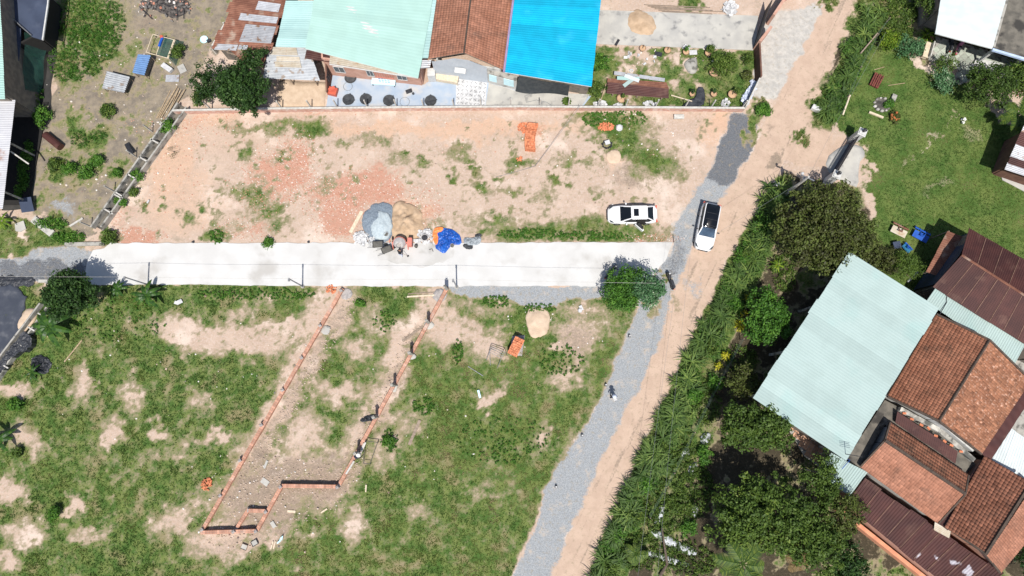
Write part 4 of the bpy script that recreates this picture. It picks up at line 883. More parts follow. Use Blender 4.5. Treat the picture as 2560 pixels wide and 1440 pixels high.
# === right: white roofed house, porch ===============================================
wq = [P(2362, -60, 4.0), P(2530, -60, 4.0), P(2480, 122, 3.8), P(2338, 84, 3.8)]
whh = thing('white_roof_house', 'house with a plain white metal roof and white porch columns in the upper right corner', 'house', P(2420, 60))
sheet_roof(whh, [wq[0], wq[1], wq[2], wq[3]], m_whitesheet, 5, .9, .008); deck(whh, wq, m_edge, .06)
fq = [P(2531, -60, 3.5), P(2700, -60, 3.5), P(2700, 190, 3.5), P(2481, 118, 3.5)]
b = MB(); b.slab(fq, .2); b.build('flat_roof', m_concdark, whh)
b = MB(); b.beam(fq[0]+Vector((0, 0, .08)), fq[3]+Vector((0, 0, .08)), .35, .16); b.build('parapet', m_concgrey, whh)
b = MB(); b.beam(P(2480, 124, 3.55), P(2640, 172, 3.55), .22, .22); b.build('fascia', M('pale_blue_trim', (.45, .55, .72)), whh)
for x, y in ((2440, 158), (2520, 172)):
    b = MB(); p = P(x, y); b.box((p.x, p.y, 1.7), (.26, .26, 3.4)); b.build('column', m_edge, whh)
walls(whh, [P(2345, -50, 3.7), P(2352, 18, 3.7), P(2470, 50, 3.7), P(2620, 95, 3.3), P(2600, -50, 3.7)], m_walld)  # dark wall colour holds the shade below the eave
b = MB(); b.prism([tuple(P(x, y)[:2]) for x, y in ((2440, 148), (2600, 190), (2560, 215), (2425, 165))], 0, .3); b.build('porch_step', m_edge, whh)
# tiled porch yard, each paver a piece
ty = MB(); typ = [tuple(P(x, y)[:2]) for x, y in ((2340, 92), (2450, 120), (2560, 160), (2560, 200), (2450, 190), (2400, 212), (2378, 205), (2395, 175), (2320, 150))]
ty.prism(typ, -.05, .02); ty = ty.build('paved_porch', m_concgrey); tag(ty, kind='structure')
c0 = P(2400, 150); s2 = .58; r45 = R(38); pav = MB(); pav.box((0, 0, 0), (s2-.05, s2-.05, .02)); cnt = 0
for i in range(-10, 11):
    for j in range(-10, 11):
        x = c0.x+s2*(i*math.cos(r45)-j*math.sin(r45)); y = c0.y+s2*(i*math.sin(r45)+j*math.cos(r45))
        if pip(np.array([x]), np.array([y]), typ)[0] and edist(np.array([x]), np.array([y]), typ)[0] > .3:
            b = MB(); b.tone = random.uniform(-1, 1); b.box((x, y, .032), (s2-.06, s2-.06, .022), r45); b.build('paver', m_ptile, ty)
# right-edge shed
rq2 = [P(2594, 250, 3.4), P(2700, 290, 3.4), P(2700, 480, 3.0), P(2512, 424, 3.0)]
rq2 = [P(2512, 424, 3.2), P(2640, 466, 3.2), P(2640, 320, 3.6), P(2572, 285, 3.6)]
rsh = thing('striped_sheet_shed', 'shed with a roof of alternating rusty brown and grey sheets on the right picture edge', 'shed', P(2560, 380))
sheet_roof(rsh, [rq2[0], rq2[1], rq2[2], rq2[3]], m_rust, 9, .17, .02, mats=[m_zinc, m_maroon, m_zinc, m_zinc, m_maroon, m_maroon, m_zinc, m_maroon, m_maroon])
walls(rsh, inset(rq2, 1.3), m_brown)  # walls set dark brown to hold the shade below the roof
b = MB(); b.prism([tuple(P(x, y)[:2]) for x, y in ((2500, 432), (2560, 452), (2562, 480), (2505, 450))], -.02, .06); b.build('door_slab', m_concdry, rsh)

# === compound lower right =============================================================
A = [P(2124, 630, 5.2), P(2346, 770, 4.7), P(2112, 1150, 4.7), P(1882, 995, 5.2)]
ah = thing('pale_mint_hall', 'big open hall under a wide pale mint corrugated roof among the dark trees', 'building', P(2110, 890))
sheet_roof(ah, [A[0], A[1], A[2], A[3]], m_mint2, 12, .26, .007, jit=.12)
for u, v in ((.06, .04), (.06, .34), (.06, .66), (.06, .96), (.94, .04), (.94, .5), (.94, .96)):
    p = quadp(A, u, v); b = MB(); b.box((p.x, p.y, (p.z-.1)/2), (.22, .22, p.z-.1)); b.build('column', m_concgrey, ah)
for u in (.08, .36, .64, .92):
    b = MB(); b.beam(quadp(A, u, 0)-Vector((0, 0, .1)), quadp(A, u, 1)-Vector((0, 0, .1)), .1, .14); b.build('purlin', m_steel, ah)
qa = [quadp(A, u, v) for u, v in ((.45, .05), (.97, .05), (.97, .95), (.45, .95))]
walls(ah, [Vector((p.x, p.y, 4.55)) for p in qa], m_walld)
pv = MB(); pvp = [tuple(P(x, y)[:2]) for x, y in ((1960, 1055), (2020, 1000), (2150, 1120), (2090, 1200), (2010, 1140))]
pv.prism(pvp, -.05, .03); pv = pv.build('brick_paved_terrace', m_concgrey); tag(pv, kind='structure')
an = R(-33); c0 = P(2020, 1080)
for i in range(-9, 12):
    for j in range(-9, 9):
        x = c0.x+.45*(i*math.cos(an)-j*math.sin(an)); y = c0.y+.45*(i*math.sin(an)+j*math.cos(an))
        if pip(np.array([x]), np.array([y]), pvp)[0] and edist(np.array([x]), np.array([y]), pvp)[0] > .2 and x < P(2055, 1100).x:
            b = MB(); b.tone = random.uniform(-1, 1); b.box((x, y, .042), (.41, .41, .022), an); b.build('paver', m_ptile2, pv)
# maroon two slope house
mt = thing('maroon_roof_house', 'house under a two slope dark maroon metal roof right of the mint hall', 'house', P(2470, 700))
r0, r1 = P(2403, 638, 5.0), P(2680, 815, 5.0)
us = [r0, r1, P(2720, 742, 4.0), P(2422, 571, 4.0)]; ls = [P(2332, 717, 3.8), P(2650, 915, 3.8), r1, r0]
sheet_roof(mt, [us[0], us[3], us[2], us[1]], m_maroon, 7, .2, .02, segs=2, seam=m_seam); sheet_roof(mt, [ls[0], ls[3], ls[2], ls[1]], m_maroon, 9, .2, .02, segs=2, seam=m_seam)
b = MB(); b.tube([r0+Vector((0, 0, .06)), r1+Vector((0, 0, .06))], .10, 5); b.build('ridge_cap', m_rust, mt)
walls(mt, inset([ls[0], ls[1], us[2], us[3]], .5), m_walld)
b = MB(); b.face([r0-Vector((.1, 0, .1)), us[3]+Vector((.3, -.3, -.1)), Vector((us[3].x+.3, us[3].y-.3, 0)), Vector((ls[0].x+.4, ls[0].y+.3, 0)), ls[0]+Vector((.4, .3, -.1))]); b.build('gable_wall', m_bluegrey, mt, fix=False)
hq = [P(2370, 578, 2.9), P(2412, 594, 2.9), P(2355, 695, 2.6), P(2315, 680, 2.6)]
hd = thing('lean_to_canopy', 'narrow faded maroon lean-to canopy on the gable end of the maroon roof', 'canopy', P(2360, 650))
sheet_roof(hd, [hq[0], hq[1], hq[2], hq[3]], m_rust, 2, .22, .015, tones=[-.3, .1])
for p in (hq[0], hq[3]): b = MB(); b.beam(Vector((p.x+.1, p.y, 0)), Vector((p.x+.1, p.y, p.z)), .09, .09); b.build('post', m_wood, hd)
# mint strip between
Sx = [P(2338, 721, 3.5), P(2322, 747, 3.4), P(2345, 775, 3.35), P(2537, 907, 3.3), P(2562, 862, 3.4)]
stp = thing('mint_strip_roof', 'long narrow pale mint roof strip wedged between the maroon roof and the old tile roof', 'roof', P(2450, 810))
sheet_roof(stp, [P(2337, 722, 3.6), P(2316, 752, 3.45), P(2537, 908, 3.3), P(2562, 862, 3.5)], m_mint2, 5, .22, .025)
for x, y in ((2330, 760), (2545, 900)): b = MB(); p = P(x, y); b.beam(p, p+Vector((0, 0, 3.2)), .12, .12); b.build('post', m_concgrey, stp)
b = MB(); b.tube([P(2366, 740, 3.62), P(2366, 757, 3.62), P(2350, 785, 3.6)], .035, 5); o = b.build('hose', m_black, stp)
# old tile house B
Bq0, Bq1, Bq2, Bq3 = P(2340, 786, 4.0), P(2218, 992, 4.0), P(2346, 1053, 5.15), P(2472, 850, 5.15)
Bt = thing('old_tile_house', 'large house with a mossy dark red clay tile roof, pale flecked on its right slope', 'house', P(2400, 930))
tile_roof(Bt, [Bq0, Bq1, Bq2, Bq3], m_tile_old, .22, .27, seed=7)
Bq4, Bq5 = P(2452, 1135, 4.1), P(2575, 952, 4.1)
m_tile_pale = M('flecked_clay_tile', (.275, .125, .070), (.225, .098, .055), .9, .9, tone=.42, c3=(.42, .25, .18), s3=4.5, a3=.32, w3=.15)
tile_roof(Bt, [Bq4, Bq5, Bq3, Bq2], m_tile_pale, .22, .27, seed=8)
b = MB(); b.tube([Bq2+Vector((0, 0, .1)), Bq3+Vector((0, 0, .1))], .12, 6); b.build('ridge_cap', m_ridge, Bt)
for p, q in ((Bq0, Bq3), (Bq3, Bq5), (Bq1, Bq2), (Bq2, Bq4)): b = MB(); b.beam(p+Vector((0, 0, .08)), q+Vector((0, 0, .08)), .16, .19); b.build('verge_mortar', m_ridge, Bt)
g1_, g2_ = Vector((Bq1.x+.5, Bq1.y+.15, 3.8)), Vector((Bq4.x-.4, Bq4.y+.25, 3.9)); gm = Vector((Bq2.x, Bq2.y+.2, 4.95))
walls(Bt, [g1_, gm, g2_, Vector((Bq5.x-.6, Bq5.y-.3, 3.9)), Vector((Bq3.x-.1, Bq3.y-.4, 4.95)), Vector((Bq0.x+.2, Bq0.y-.5, 3.8))], m_wallw)
sheet_roof(Bt, [P(2451, 1132, 4.0), P(2474, 1152, 3.8), P(2590, 975, 3.8), P(2570, 945, 4.0)], m_maroon, 4, .8, .01, 'gutter_sheet', tones=[0, .1, 0, -.1])
# low flat slab roof between hall and tile houses
cs = thing('concrete_flat_roof', 'low mould stained concrete flat roof between the mint hall and the two tile houses', 'building', P(2180, 1080))
b = MB(); b.slab([P(2212, 1000, 3.2), P(2300, 1045, 3.2), P(2440, 1160, 3.2), P(2415, 1185, 3.2), P(2210, 1060, 3.2), P(2150, 1170, 3.2), P(2118, 1145, 3.2)], .2); b.build('roof_slab', m_concdark, cs)
cs2 = [P(2222, 1010, 3.1), P(2300, 1050, 3.1), P(2430, 1150, 3.1), P(2180, 1140, 3.1), P(2140, 1150, 3.1)]
b = MB(); b.prism([(p.x, p.y) for p in [P(2222, 1018, 2.9), P(2290, 1050, 2.9), P(2400, 1150, 2.9), P(2216, 1056, 2.9), P(2150, 1156, 2.9), P(2128, 1140, 2.9)]], 0, 2.95); b.build('wall', m_walld, cs)
b = MB(); b.beam(P(2248, 1022, 3.5), P(2345, 1075, 3.5), .4, .5); b.beam(P(2345, 1075, 3.5), P(2432, 1150, 3.5), .4, .5); b.build('parapet', M('stained_parapet', (.52, .50, .45), (.2, .19, .17), 1.2, .9, c3=(.10, .10, .09), s3=.9, a3=.4), cs)
for k in range(8):
    p = lerp(P(2262, 1032, 3.85), P(2400, 1128, 3.85), k/7)+Vector((random.uniform(-.1, .1), random.uniform(-.15, .1), 0)); o = MB(); o.tone = random.uniform(-.5, .6); o.box(p, (.32, .18, .12), random.uniform(-1, 0)); o = o.build('loose_brick', m_brick); tag(o, 'loose brick lying on the stained parapet beside the old tile house', 'brick', 'bricks on the parapet')
sheet_roof(cs, [P(2243, 1029, 3.85), P(2238, 1056, 3.6), P(2388, 1158, 3.6), P(2394, 1128, 3.85)], m_maroon, 4, .2, .02, 'gutter_sheet')
# tile house C
c_r0, c_r1 = P(2211, 1101, 4.6), P(2412, 1235, 4.6)
ct = thing('ridge_tile_house', 'orange clay tile house with a dark mortar ridge below the old tile house', 'house', P(2290, 1180))
tile_roof(ct, [P(2420, 1188, 4.0), P(2224, 1056, 4.0), c_r0, c_r1], m_tile_old, .22, .27, seed=9)
tile_roof(ct, [P(2150, 1166, 3.6), P(2345, 1308, 3.6), c_r1, c_r0], m_tile, .22, .27, seed=10)
b = MB(); b.beam(c_r0+Vector((0, 0, .1)), c_r1+Vector((0, 0, .1)), .24, .22); b.build('ridge_cap', m_ridge, ct)
for p, q in ((c_r0, P(2150, 1166, 3.6)), (c_r0, P(2224, 1056, 4.0)), (c_r1, P(2345, 1308, 3.6)), (c_r1, P(2420, 1188, 4.0))): b = MB(); b.beam(p+Vector((0, 0, .06)), q+Vector((0, 0, .06)), .14, .16); b.build('verge_mortar', m_ridge, ct)
walls(ct, [Vector((p.x, p.y, p.z-.1)) for p in inset([P(2150, 1166, 3.6), P(2345, 1308, 3.6), c_r1, P(2420, 1188, 4.0), P(2224, 1056, 4.0), c_r0], .45)], m_wallw)
# ribbed tile roof D and E
dt = thing('ribbed_tile_house', 'house with a ribbed dark orange tile roof at the right picture edge', 'house', P(2460, 1270))
dr0, dr1 = P(2462, 1384, 5.0), P(2575, 1205, 5.0)
tile_roof(dt, [P(2462, 1140, 3.9), P(2362, 1318, 3.9), dr0, dr1], m_tile_red, .29, .28, barrel=.055, seed=11)
tile_roof(dt, [P(2500, 1432, 4.1), P(2640, 1262, 4.1), P(2585, 1210, 5.0), P(2466, 1388, 5.0)], m_tile, .22, .27, seed=12)
b = MB(); b.beam(dr0+Vector((0, 0, .1)), dr1+Vector((0, 0, .1)), .22, .22); b.beam(P(2372, 1322, 3.95), dr0+Vector((0, 0, .08)), .16, .16); b.beam(dr0, P(2500, 1432, 4.15), .16, .16); b.build('ridge_cap', m_ridge, dt)
walls(dt, [Vector((p.x, p.y, p.z-.1)) for p in inset([P(2462, 1140, 3.9), P(2362, 1318, 3.9), dr0, P(2500, 1432, 4.1), P(2640, 1262, 4.1), dr1], .45)], m_peach)
sheet_roof(dt, [P(2455, 1150, 3.85), P(2344, 1306, 3.55), P(2370, 1325, 3.85), P(2470, 1150, 3.95)], m_maroon, 2, .8, .01, 'valley_gutter', tones=[0, .2])
# long maroon roof F
ft = thing('long_maroon_roof_wing', 'long low wing with a dark maroon sheet roof streaked pale at its lower right end', 'building', P(2300, 1370))
Fq = [P(2160, 1198, 3.4), P(2116, 1257, 3.0), P(2420, 1510, 3.0), P(2505, 1436, 3.4)]
ns = 9; m_list = [m_maroon]*5+[m_maroon2]*4
sheet_roof(ft, [Fq[0], Fq[1], Fq[2], Fq[3]], m_maroon, 9, .24, .03, mats=m_list, jit=.15, segs=2, seam=m_seam)
walls(ft, inset(Fq, .45), m_peach)
b = MB(); b.beam(P(2084, 1270)+Vector((0, 0, .7)), P(2310, 1450)+Vector((0, 0, .7)), .35, 1.4); o = b.build('orange_garden_wall', M('orange_plaster', (.58, .27, .16), (.48, .2, .12), 1.5, .9)); tag(o, 'low orange plastered garden wall in front of the long maroon roof', 'wall')
sheet_roof(ft, [P(2338, 1305, 3.7), P(2376, 1328, 3.7), P(2372, 1345, 3.55), P(2335, 1325, 3.55)], m_beige, 1, .15, .02, 'patch_sheet')
# mint lean to G, white roof H
gq_ = [P(2077, 1133, 3.3), P(2168, 1182, 3.3), P(2125, 1240, 3.0), P(2042, 1181, 3.0)]
gg = thing('mint_lean_to', 'small square pale mint lean-to roof at the lower corner of the big mint hall', 'lean-to', P(2105, 1190))
sheet_roof(gg, [gq_[0], gq_[3], gq_[2], gq_[1]], m_mint2, 3, .22, .03); deck(gg, gq_, m_edge, .05, -.04)
for p in inset(gq_, .2): b = MB(); b.beam(Vector((p.x, p.y, 0)), Vector((p.x, p.y, 3.0)), .09, .09); b.build('post', m_concgrey, gg)
b = MB(); b.tube([P(2105, 1142, 3.5), P(2125, 1150, 3.6), P(2105, 1172, 3.4)], .03, 5); b.build('hose', m_bluep, gg)
hq_ = [P(2506, 1058, 3.5), P(2600, 1120, 3.5), P(2580, 1210, 3.3), P(2468, 1142, 3.3)]
hh = thing('white_sheet_roof', 'white corrugated roof piece on the right picture edge below the flecked tile slope', 'roof', P(2530, 1120))
sheet_roof(hh, [hq_[0], hq_[3], hq_[2], hq_[1]], m_whitesheet, 3, .22, .025); walls(hh, inset(hq_, .6), m_walld)
o = MB(); o.prism([tuple(P(x, y)[:2]) for x, y in ((2520, 900), (2700, 900), (2700, 1120), (2480, 1120))], -.03, .03); o = o.build('back_yard', m_concgrey); tag(o, kind='structure')
# tv aerial on the mint hall
ar = thing('roof_aerial', 'thin metal television aerial standing on the lower corner of the big mint roof', 'aerial', P(2112, 1140, 4.7))
b = MB(); p = P(2113, 1135, 4.7); b.tube([p, p+Vector((0, 0, 2.2))], .03, 5); b.build('mast', m_steel, ar)
b = MB()
for z in (1.3, 1.6, 1.9, 2.15): b.beam(p+Vector((-.45, .1, z)), p+Vector((.45, -.1, z)), .025, .025)
b.build('element', m_steel, ar)
# ------------------------------------------------------------------ vegetation builders
def leaves_np(C, S, r, n, size, up=.5, asp=.55, droop=.2):
    """n leaf blades round each clump centre C (k,3) with clump radius S (k,)"""
    k = len(C); m = k*n; c = np.repeat(C, n, 0); s = np.repeat(S, n)
    d = r.normal(size=(m, 3)); d /= np.linalg.norm(d, axis=1)[:, None]+1e-9
    p = c+d*(s*(.35+.65*r.random(m)))[:, None]*np.array([1, 1, .8])
    nn = d*.7+np.array([0, 0, up])+r.normal(size=(m, 3))*.45; nn /= np.linalg.norm(nn, axis=1)[:, None]
    t = np.cross(nn, r.normal(size=(m, 3))); t /= np.linalg.norm(t, axis=1)[:, None]+1e-9; b = np.cross(nn, t)
    L = (size*(.6+.8*r.random(m)))[:, None]; W = L*asp
    V = np.stack([p-t*L*.5, p+b*W*.5+nn*L*.06, p+t*L*.5-nn*L*droop, p-b*W*.5+nn*L*.06], 1)
    return V.reshape(-1, 3), np.arange(m*4).reshape(-1, 4), c, m
def crown_np(cx, cy, z0, z1, rx, ry, r, nclump, clump=.55, n=60, size=.22, lobes=5, seed=0, tone=(.1, .9), up=.5, asp=.55, hollow=.55):
    a = r.random(lobes)*6.283; la = [(cx, cy, 1.0)]
    for i in range(lobes):
        q = .55*r.random()+.15; la.append((cx+rx*q*math.cos(a[i]), cy+ry*q*math.sin(a[i]), .45+.3*r.random()))
    C = []; T = []
    zc = (z0+z1)/2; rz = (z1-z0)/2
    w = np.array([l[2]**2 for l in la]); w /= w.sum()
    for i in range(nclump):
        l = la[r.choice(len(la), p=w)]; d = r.normal(size=3); d /= np.linalg.norm(d)
        if d[2] < -.3: d[2] = -d[2]
        q = (hollow+(1-hollow)*r.random()**.7)*(.92+.16*r.random())
        sc = l[2]*(.80+.3*vnoise(math.atan2(d[1], d[0])*1.9+seed, seed*3.1))
        C.append((l[0]+d[0]*rx*sc*q, l[1]+d[1]*ry*sc*q, zc+d[2]*rz*(.6+.4*l[2])*q)); T.append(r.random())
    C = np.array(C); V, F, c, m = leaves_np(C, clump*(.6+.8*r.random(nclump)), r, n, size, up, asp)
    t = np.repeat(np.array(T), n)*.45+r.random(m)*.55; t = tone[0]+(tone[1]-tone[0])*t
    return V, F, t
tree_seed = [100]
def tree(name, label, px, py, hc, r_m, mat, cat='tree', group=None, h=None, ry=None, nclump=120, clump=.5, n=50, size=.24, lobes=6, bark=None, trunk=.14, tone=(0, 1), limbs=6, up=.5, asp=.55, hollow=.5, stems=1, cname='crown'):
    """crown centre seen at (px, py), at height hc; trunk straight below it"""
    tree_seed[0] += 1; r = np.random.default_rng(tree_seed[0]); random.seed(tree_seed[0])
    c = P(px, py, hc); h = h or hc*1.3; z0 = max(.1, 2*hc-h) if hc > 1.2 else .05
    t = thing(name, label, cat, (c.x, c.y, 0), 0, group)
    V, F, tn = crown_np(c.x, c.y, z0, h, r_m, ry or r_m, r, nclump, clump, n, size, lobes, tree_seed[0], tone, up, asp, hollow)
    npmesh(cname, V, F, mat, tn, t)
    bk = bark or m_bark
    if trunk:
        b = MB(); b.tube([(c.x, c.y, -.1), (c.x+.05*hc, c.y-.03*hc, hc*.45), (c.x-.02, c.y+.03, hc)], [trunk, trunk*.75, trunk*.45], 7); tr = b.build('trunk', bk, t, smooth=True)
        b = MB()
        for i in range(limbs):
            a = 6.283*i/limbs+random.random(); q = r_m*(.45+.35*random.random()); s = Vector((c.x, c.y, hc*(.4+.35*random.random()))); e = Vector((c.x+q*math.cos(a), c.y+q*math.sin(a), hc*(.85+.35*random.random())))
            m_ = (s+e)/2+Vector((random.uniform(-.1, .1), random.uniform(-.1, .1), .1*hc)); bb = MB(); bb.tube([s, m_, e], [trunk*.5, trunk*.36, trunk*.15], 5); bb.build('limb', bk, t, smooth=True)
    return t
def bush(name, label, px, py, r_m, mat, h=.8, cat='bush', **k):
    k.setdefault('nclump', int(14+r_m*26)); k.setdefault('clump', .26+.1*r_m); k.setdefault('n', 34); k.setdefault('size', .17); k.setdefault('lobes', 4)
    return tree(name, label, px, py, h*.5, r_m, mat, cat, h=h, trunk=k.pop('trunk', .035), limbs=3, cname='foliage', **k)
def frond(mb, base, az, L, rise, sag, w, n=9, lw=.0):
    """coconut type frond: midrib plus leaflets"""
    d = Vector((math.cos(az), math.sin(az), 0)); s = Vector((-d.y, d.x, 0)); pts = []
    for i in range(n+1):
        t = i/n; pts.append(Vector(base)+d*L*t*(1-.15*t)+Vector((0, 0, rise*t-sag*t*t)))
    mb.tone = .5; mb.tube(pts, [.045*(1-.7*i/n) for i in range(n+1)], 4)
    for i in range(n*4):
        t = .12+.86*i/(n*4); k = t*n; j = min(n-1, int(k)); p = pts[j].lerp(pts[j+1], k-j); l = w*math.sin(3.14*min(1, .15+t*.9))**.6
        for sd_ in (-1, 1):
            e = p+s*sd_*l+d*l*.55+Vector((0, 0, -.35*l*random.uniform(.3, 1.2))); q = d*.045
            mb.tone = random.uniform(.1, .95); mb.face([p-q, e-q*.2, e+q*.2, p+q])
def palm(name, label, px, py, h, L, mat, n=12, cat='palm', w=.55, trunk=.16, sag=1.4, rise=1.0, bark=None):
    c = P(px, py, h); t = thing(name, label, cat, (c.x, c.y, 0))
    if trunk: b = MB(); b.tube([(c.x, c.y, -.1), (c.x+.1, c.y, h*.5), (c.x, c.y, h)], [trunk*1.2, trunk, trunk*.85], 8); b.build('trunk', bark or m_barkp, t, smooth=True)
    for i in range(n):
        b = MB(); frond(b, (c.x, c.y, h), 6.283*i/n+random.uniform(-.2, .2), L*random.uniform(.8, 1.1), rise*random.uniform(.5, 1.3), sag*random.uniform(.7, 1.3), w); b.build('frond', mat, t, fix=False)
    return t
def banana(label, px, py, h, L, n=8, w=.28, mat=None, name='banana_plant', rot=0.0):
    c = P(px, py, h*.8); t = thing(name, label, 'banana plant' if name == 'banana_plant' else 'plant', (c.x, c.y, 0))
    b = MB(); b.tube([(c.x, c.y, -.05), (c.x, c.y, h*.8)], [.12, .07], 8); b.build('stem', m_barkp if name != 'banana_plant' else l_lime, t, smooth=True)
    for i in range(n):
        az = 6.283*i/n+random.uniform(-.25, .25)+rot; d = Vector((math.cos(az), math.sin(az), 0)); s = Vector((-d.y, d.x, 0)); LL = L*random.uniform(.7, 1.1); b = MB(); m_ = 9; rows = []
        for j in range(m_+1):
            q = j/m_; p = Vector((c.x, c.y, h*.75))+d*LL*q+Vector((0, 0, .75*LL*q-.95*LL*q*q*random.uniform(.98, 1.02))); ww = w*math.sin(math.pi*min(1, .08+q*.92))**.55+.01
            rows.append((p-s*ww-Vector((0, 0, ww*.35+.03*random.random())), p, p+s*ww-Vector((0, 0, ww*.35+.03*random.random()))))
        for j in range(m_):
            for k in range(2):
                b.tone = random.uniform(.1, .8); b.face([rows[j][k], rows[j][k+1], rows[j+1][k+1], rows[j+1][k]])
        b.build('leaf_blade', mat or l_banana, t, fix=False)
    return t
def strap_plant(name, label, px, py, h, L, n, w, mat, cat='plant', flat=.5):
    c = P(px, py, h); t = thing(name, label, cat, (c.x, c.y, 0)); r = random
    for i in range(n):
        b = MB(); az = 6.283*i/n+r.uniform(-.3, .3); d = Vector((math.cos(az), math.sin(az), 0)); s = Vector((-d.y, d.x, 0)); LL = L*r.uniform(.6, 1.1); rows = []; z0 = h*r.uniform(.3, .9)
        for j in range(6):
            q = j/5; p = Vector((c.x, c.y, z0))+d*LL*q+Vector((0, 0, flat*LL*q-flat*1.3*LL*q*q)); ww = w*(1-q)**.6*(.5+q) + .004; rows.append((p-s*ww, p+s*ww))
        for j in range(5): b.tone = r.uniform(.1, 1); b.face([rows[j][0], rows[j][1], rows[j+1][1], rows[j+1][0]])
        b.build('leaf_blade', mat, t, fix=False)
    b = MB(); b.tube([(c.x, c.y, -.05), (c.x, c.y, h*.9)], [.06, .05], 6); b.build('stem', m_bark, t)
    return t

# ------------------------------------------------------------------ tall cane grass hedges beside the road (one mass each)
def hedge(name, label, line, width, N, hh, seed, sel=None):
    r = np.random.default_rng(seed); V = []; T = []
    pts = [np.array(P(*q)[:2]) for q in line]; seg = [np.linalg.norm(b-a) for a, b in zip(pts, pts[1:])]; tot = sum(seg); cum = np.cumsum([0]+seg)
    dens = []
    for i in range(N):
        s = r.random()*tot; k = min(len(seg)-1, int(np.searchsorted(cum, s)-1)); k = max(0, k); a, b = pts[k], pts[k+1]; d = (b-a)/seg[k]; nrm = np.array([-d[1], d[0]])
        u = np.clip(r.normal(0, .42), -1, 1)
        c = a+d*(s-cum[k])+nrm*u*width*(.8+.4*float(vnoise(s*.4, 3.)))*.5
        if vnoise(c[0]*.45+seed, c[1]*.45) < .30: continue
        h = hh*(.42+.75*r.random())*(1-.35*abs(u)); nb = int(20+14*r.random()); ct = r.random()*.75-.15
        for j in range(nb):
            az = r.random()*6.283; L = h*(.55+.55*r.random()); w = .030+.030*r.random(); el = .35+.8*r.random()
            dd = np.array([math.cos(az), math.sin(az)]); ss = np.array([-dd[1], dd[0]]); z0 = h*(.1+.5*r.random()); rows = []
            for q in (0, .35, .7, 1.0):
                p = c+dd*L*q; z = z0+L*(el*q-.95*q*q*el); ww = w*(1-q**2)+.003; rows.append(((p[0]-ss[0]*ww, p[1]-ss[1]*ww, z-.0), (p[0], p[1], z-ww*.8), (p[0]+ss[0]*ww, p[1]+ss[1]*ww, z)))
            for q in range(3):
                V.append((rows[q][0], rows[q][2], rows[q+1][2], rows[q+1][0])); T.append(min(1, max(0, .18+ct+.35*r.random())))
    V = np.array(V).reshape(-1, 3); F = np.arange(len(V)).reshape(-1, 4)
    o = npmesh(name, V, F, l_cane, np.array(T)); tag(o, label, kind='stuff')
hedge('cane_grass_hedge', 'dense hedge of tall arching cane grass along the dirt road', [(1945, 470), (1905, 580), (1868, 670), (1830, 735), (1790, 800), (1755, 880), (1715, 960), (1685, 1030), (1655, 1090), (1622, 1160), (1588, 1230), (1550, 1310), (1515, 1385), (1490, 1460)], 2.9, 340, 1.55, 5)
hedge('road_grass_hedge', 'tall arching grass strip between road and garden lawn north of the gate', [(2178, 25), (2150, 110), (2120, 175), (2095, 235), (2062, 300)], 2.8, 120, 1.3, 6)
for k, (x, y, r_, m_) in enumerate(((1905, 560, .7, l_bright), (1868, 640, .6, l_mid), (1838, 760, .6, l_bright), (1770, 870, .7, l_mid), (1735, 985, .6, l_bright), (1650, 1120, .6, l_mid), (1620, 1210, .7, l_bright), (1585, 1290, .7, l_mid), (1530, 1420, .7, l_mid))): bush('hedge_shrub', ('topmost leafy shrub in the cane hedge beside the kerb block', 'leafy shrub in the cane hedge opposite the parked white car', 'shrub in the cane hedge beside the brightest yellow croton', 'shrub in the cane hedge level with the tall brick block', 'bright shrub in the cane hedge level with the walking worker', 'shrub in the cane hedge above the mulch rows', 'bright shrub on the road side of the cane hedge by the mulch rows', 'shrub in the cane hedge level with the bottom footing wall', 'lowest shrub of the cane hedge at the bottom edge')[k], x, y, r_*1.25, m_, 1.2)
def weeds(name, label, L, N, mat, h, size, seed, tone=(0, 1)):
    r = np.random.default_rng(seed); C = []; S = []
    for b in L:
        for i in range(int(N*b[4])):
            a = r.random()*6.283; q = math.sqrt(r.random()); p = P(b[0]+b[2]*q*math.cos(a), b[1]+b[3]*q*math.sin(a)); C.append((p.x, p.y, h*(.2+.6*r.random()))); S.append(h*(.4+.4*r.random()))
    V, F, c, m = leaves_np(np.array(C), np.array(S), r, 16, size, .6)
    o = npmesh(name, V, F, mat, np.clip(tone[0]+(tone[1]-tone[0])*(.5*r.random(m)+.5*np.repeat(r.random(len(C)), 16)), 0, 1)); tag(o, label, kind='stuff')
weeds('weed_thicket', 'knee high green weeds in the left yard', [(215, 40, 85, 60, .36), (235, 110, 65, 50, .24), (160, 155, 38, 50, .14), (230, 165, 26, 26, .06), (190, 185, 20, 20, .05), (285, 60, 30, 60, .1), (270, 280, 18, 22, .03), (200, 350, 24, 20, .03), (245, 340, 24, 12, .03)], 1500, l_bright, .26, .10, 21, (.0, .75))
weeds('broadleaf_weeds', 'low broadleaf weeds among the grass of the building lots', [(1330, 585, 90, 14, .1), (1480, 590, 90, 12, .1), (1500, 300, 46, 20, .08), (1570, 295, 50, 20, .06), (540, 592, 18, 20, .04), (640, 735, 150, 16, .14), (1145, 880, 12, 34, .04), (1060, 1015, 30, 22, .05), (1400, 900, 60, 40, .08), (1260, 1100, 120, 60, .12), (300, 800, 120, 60, .1), (975, 1100, 20, 30, .03), (1240, 755, 40, 16, .05), (1350, 770, 40, 12, .04), (960, 800, 30, 30, .03)], 1500, l_bright, .20, .12, 22, (.1, .8))
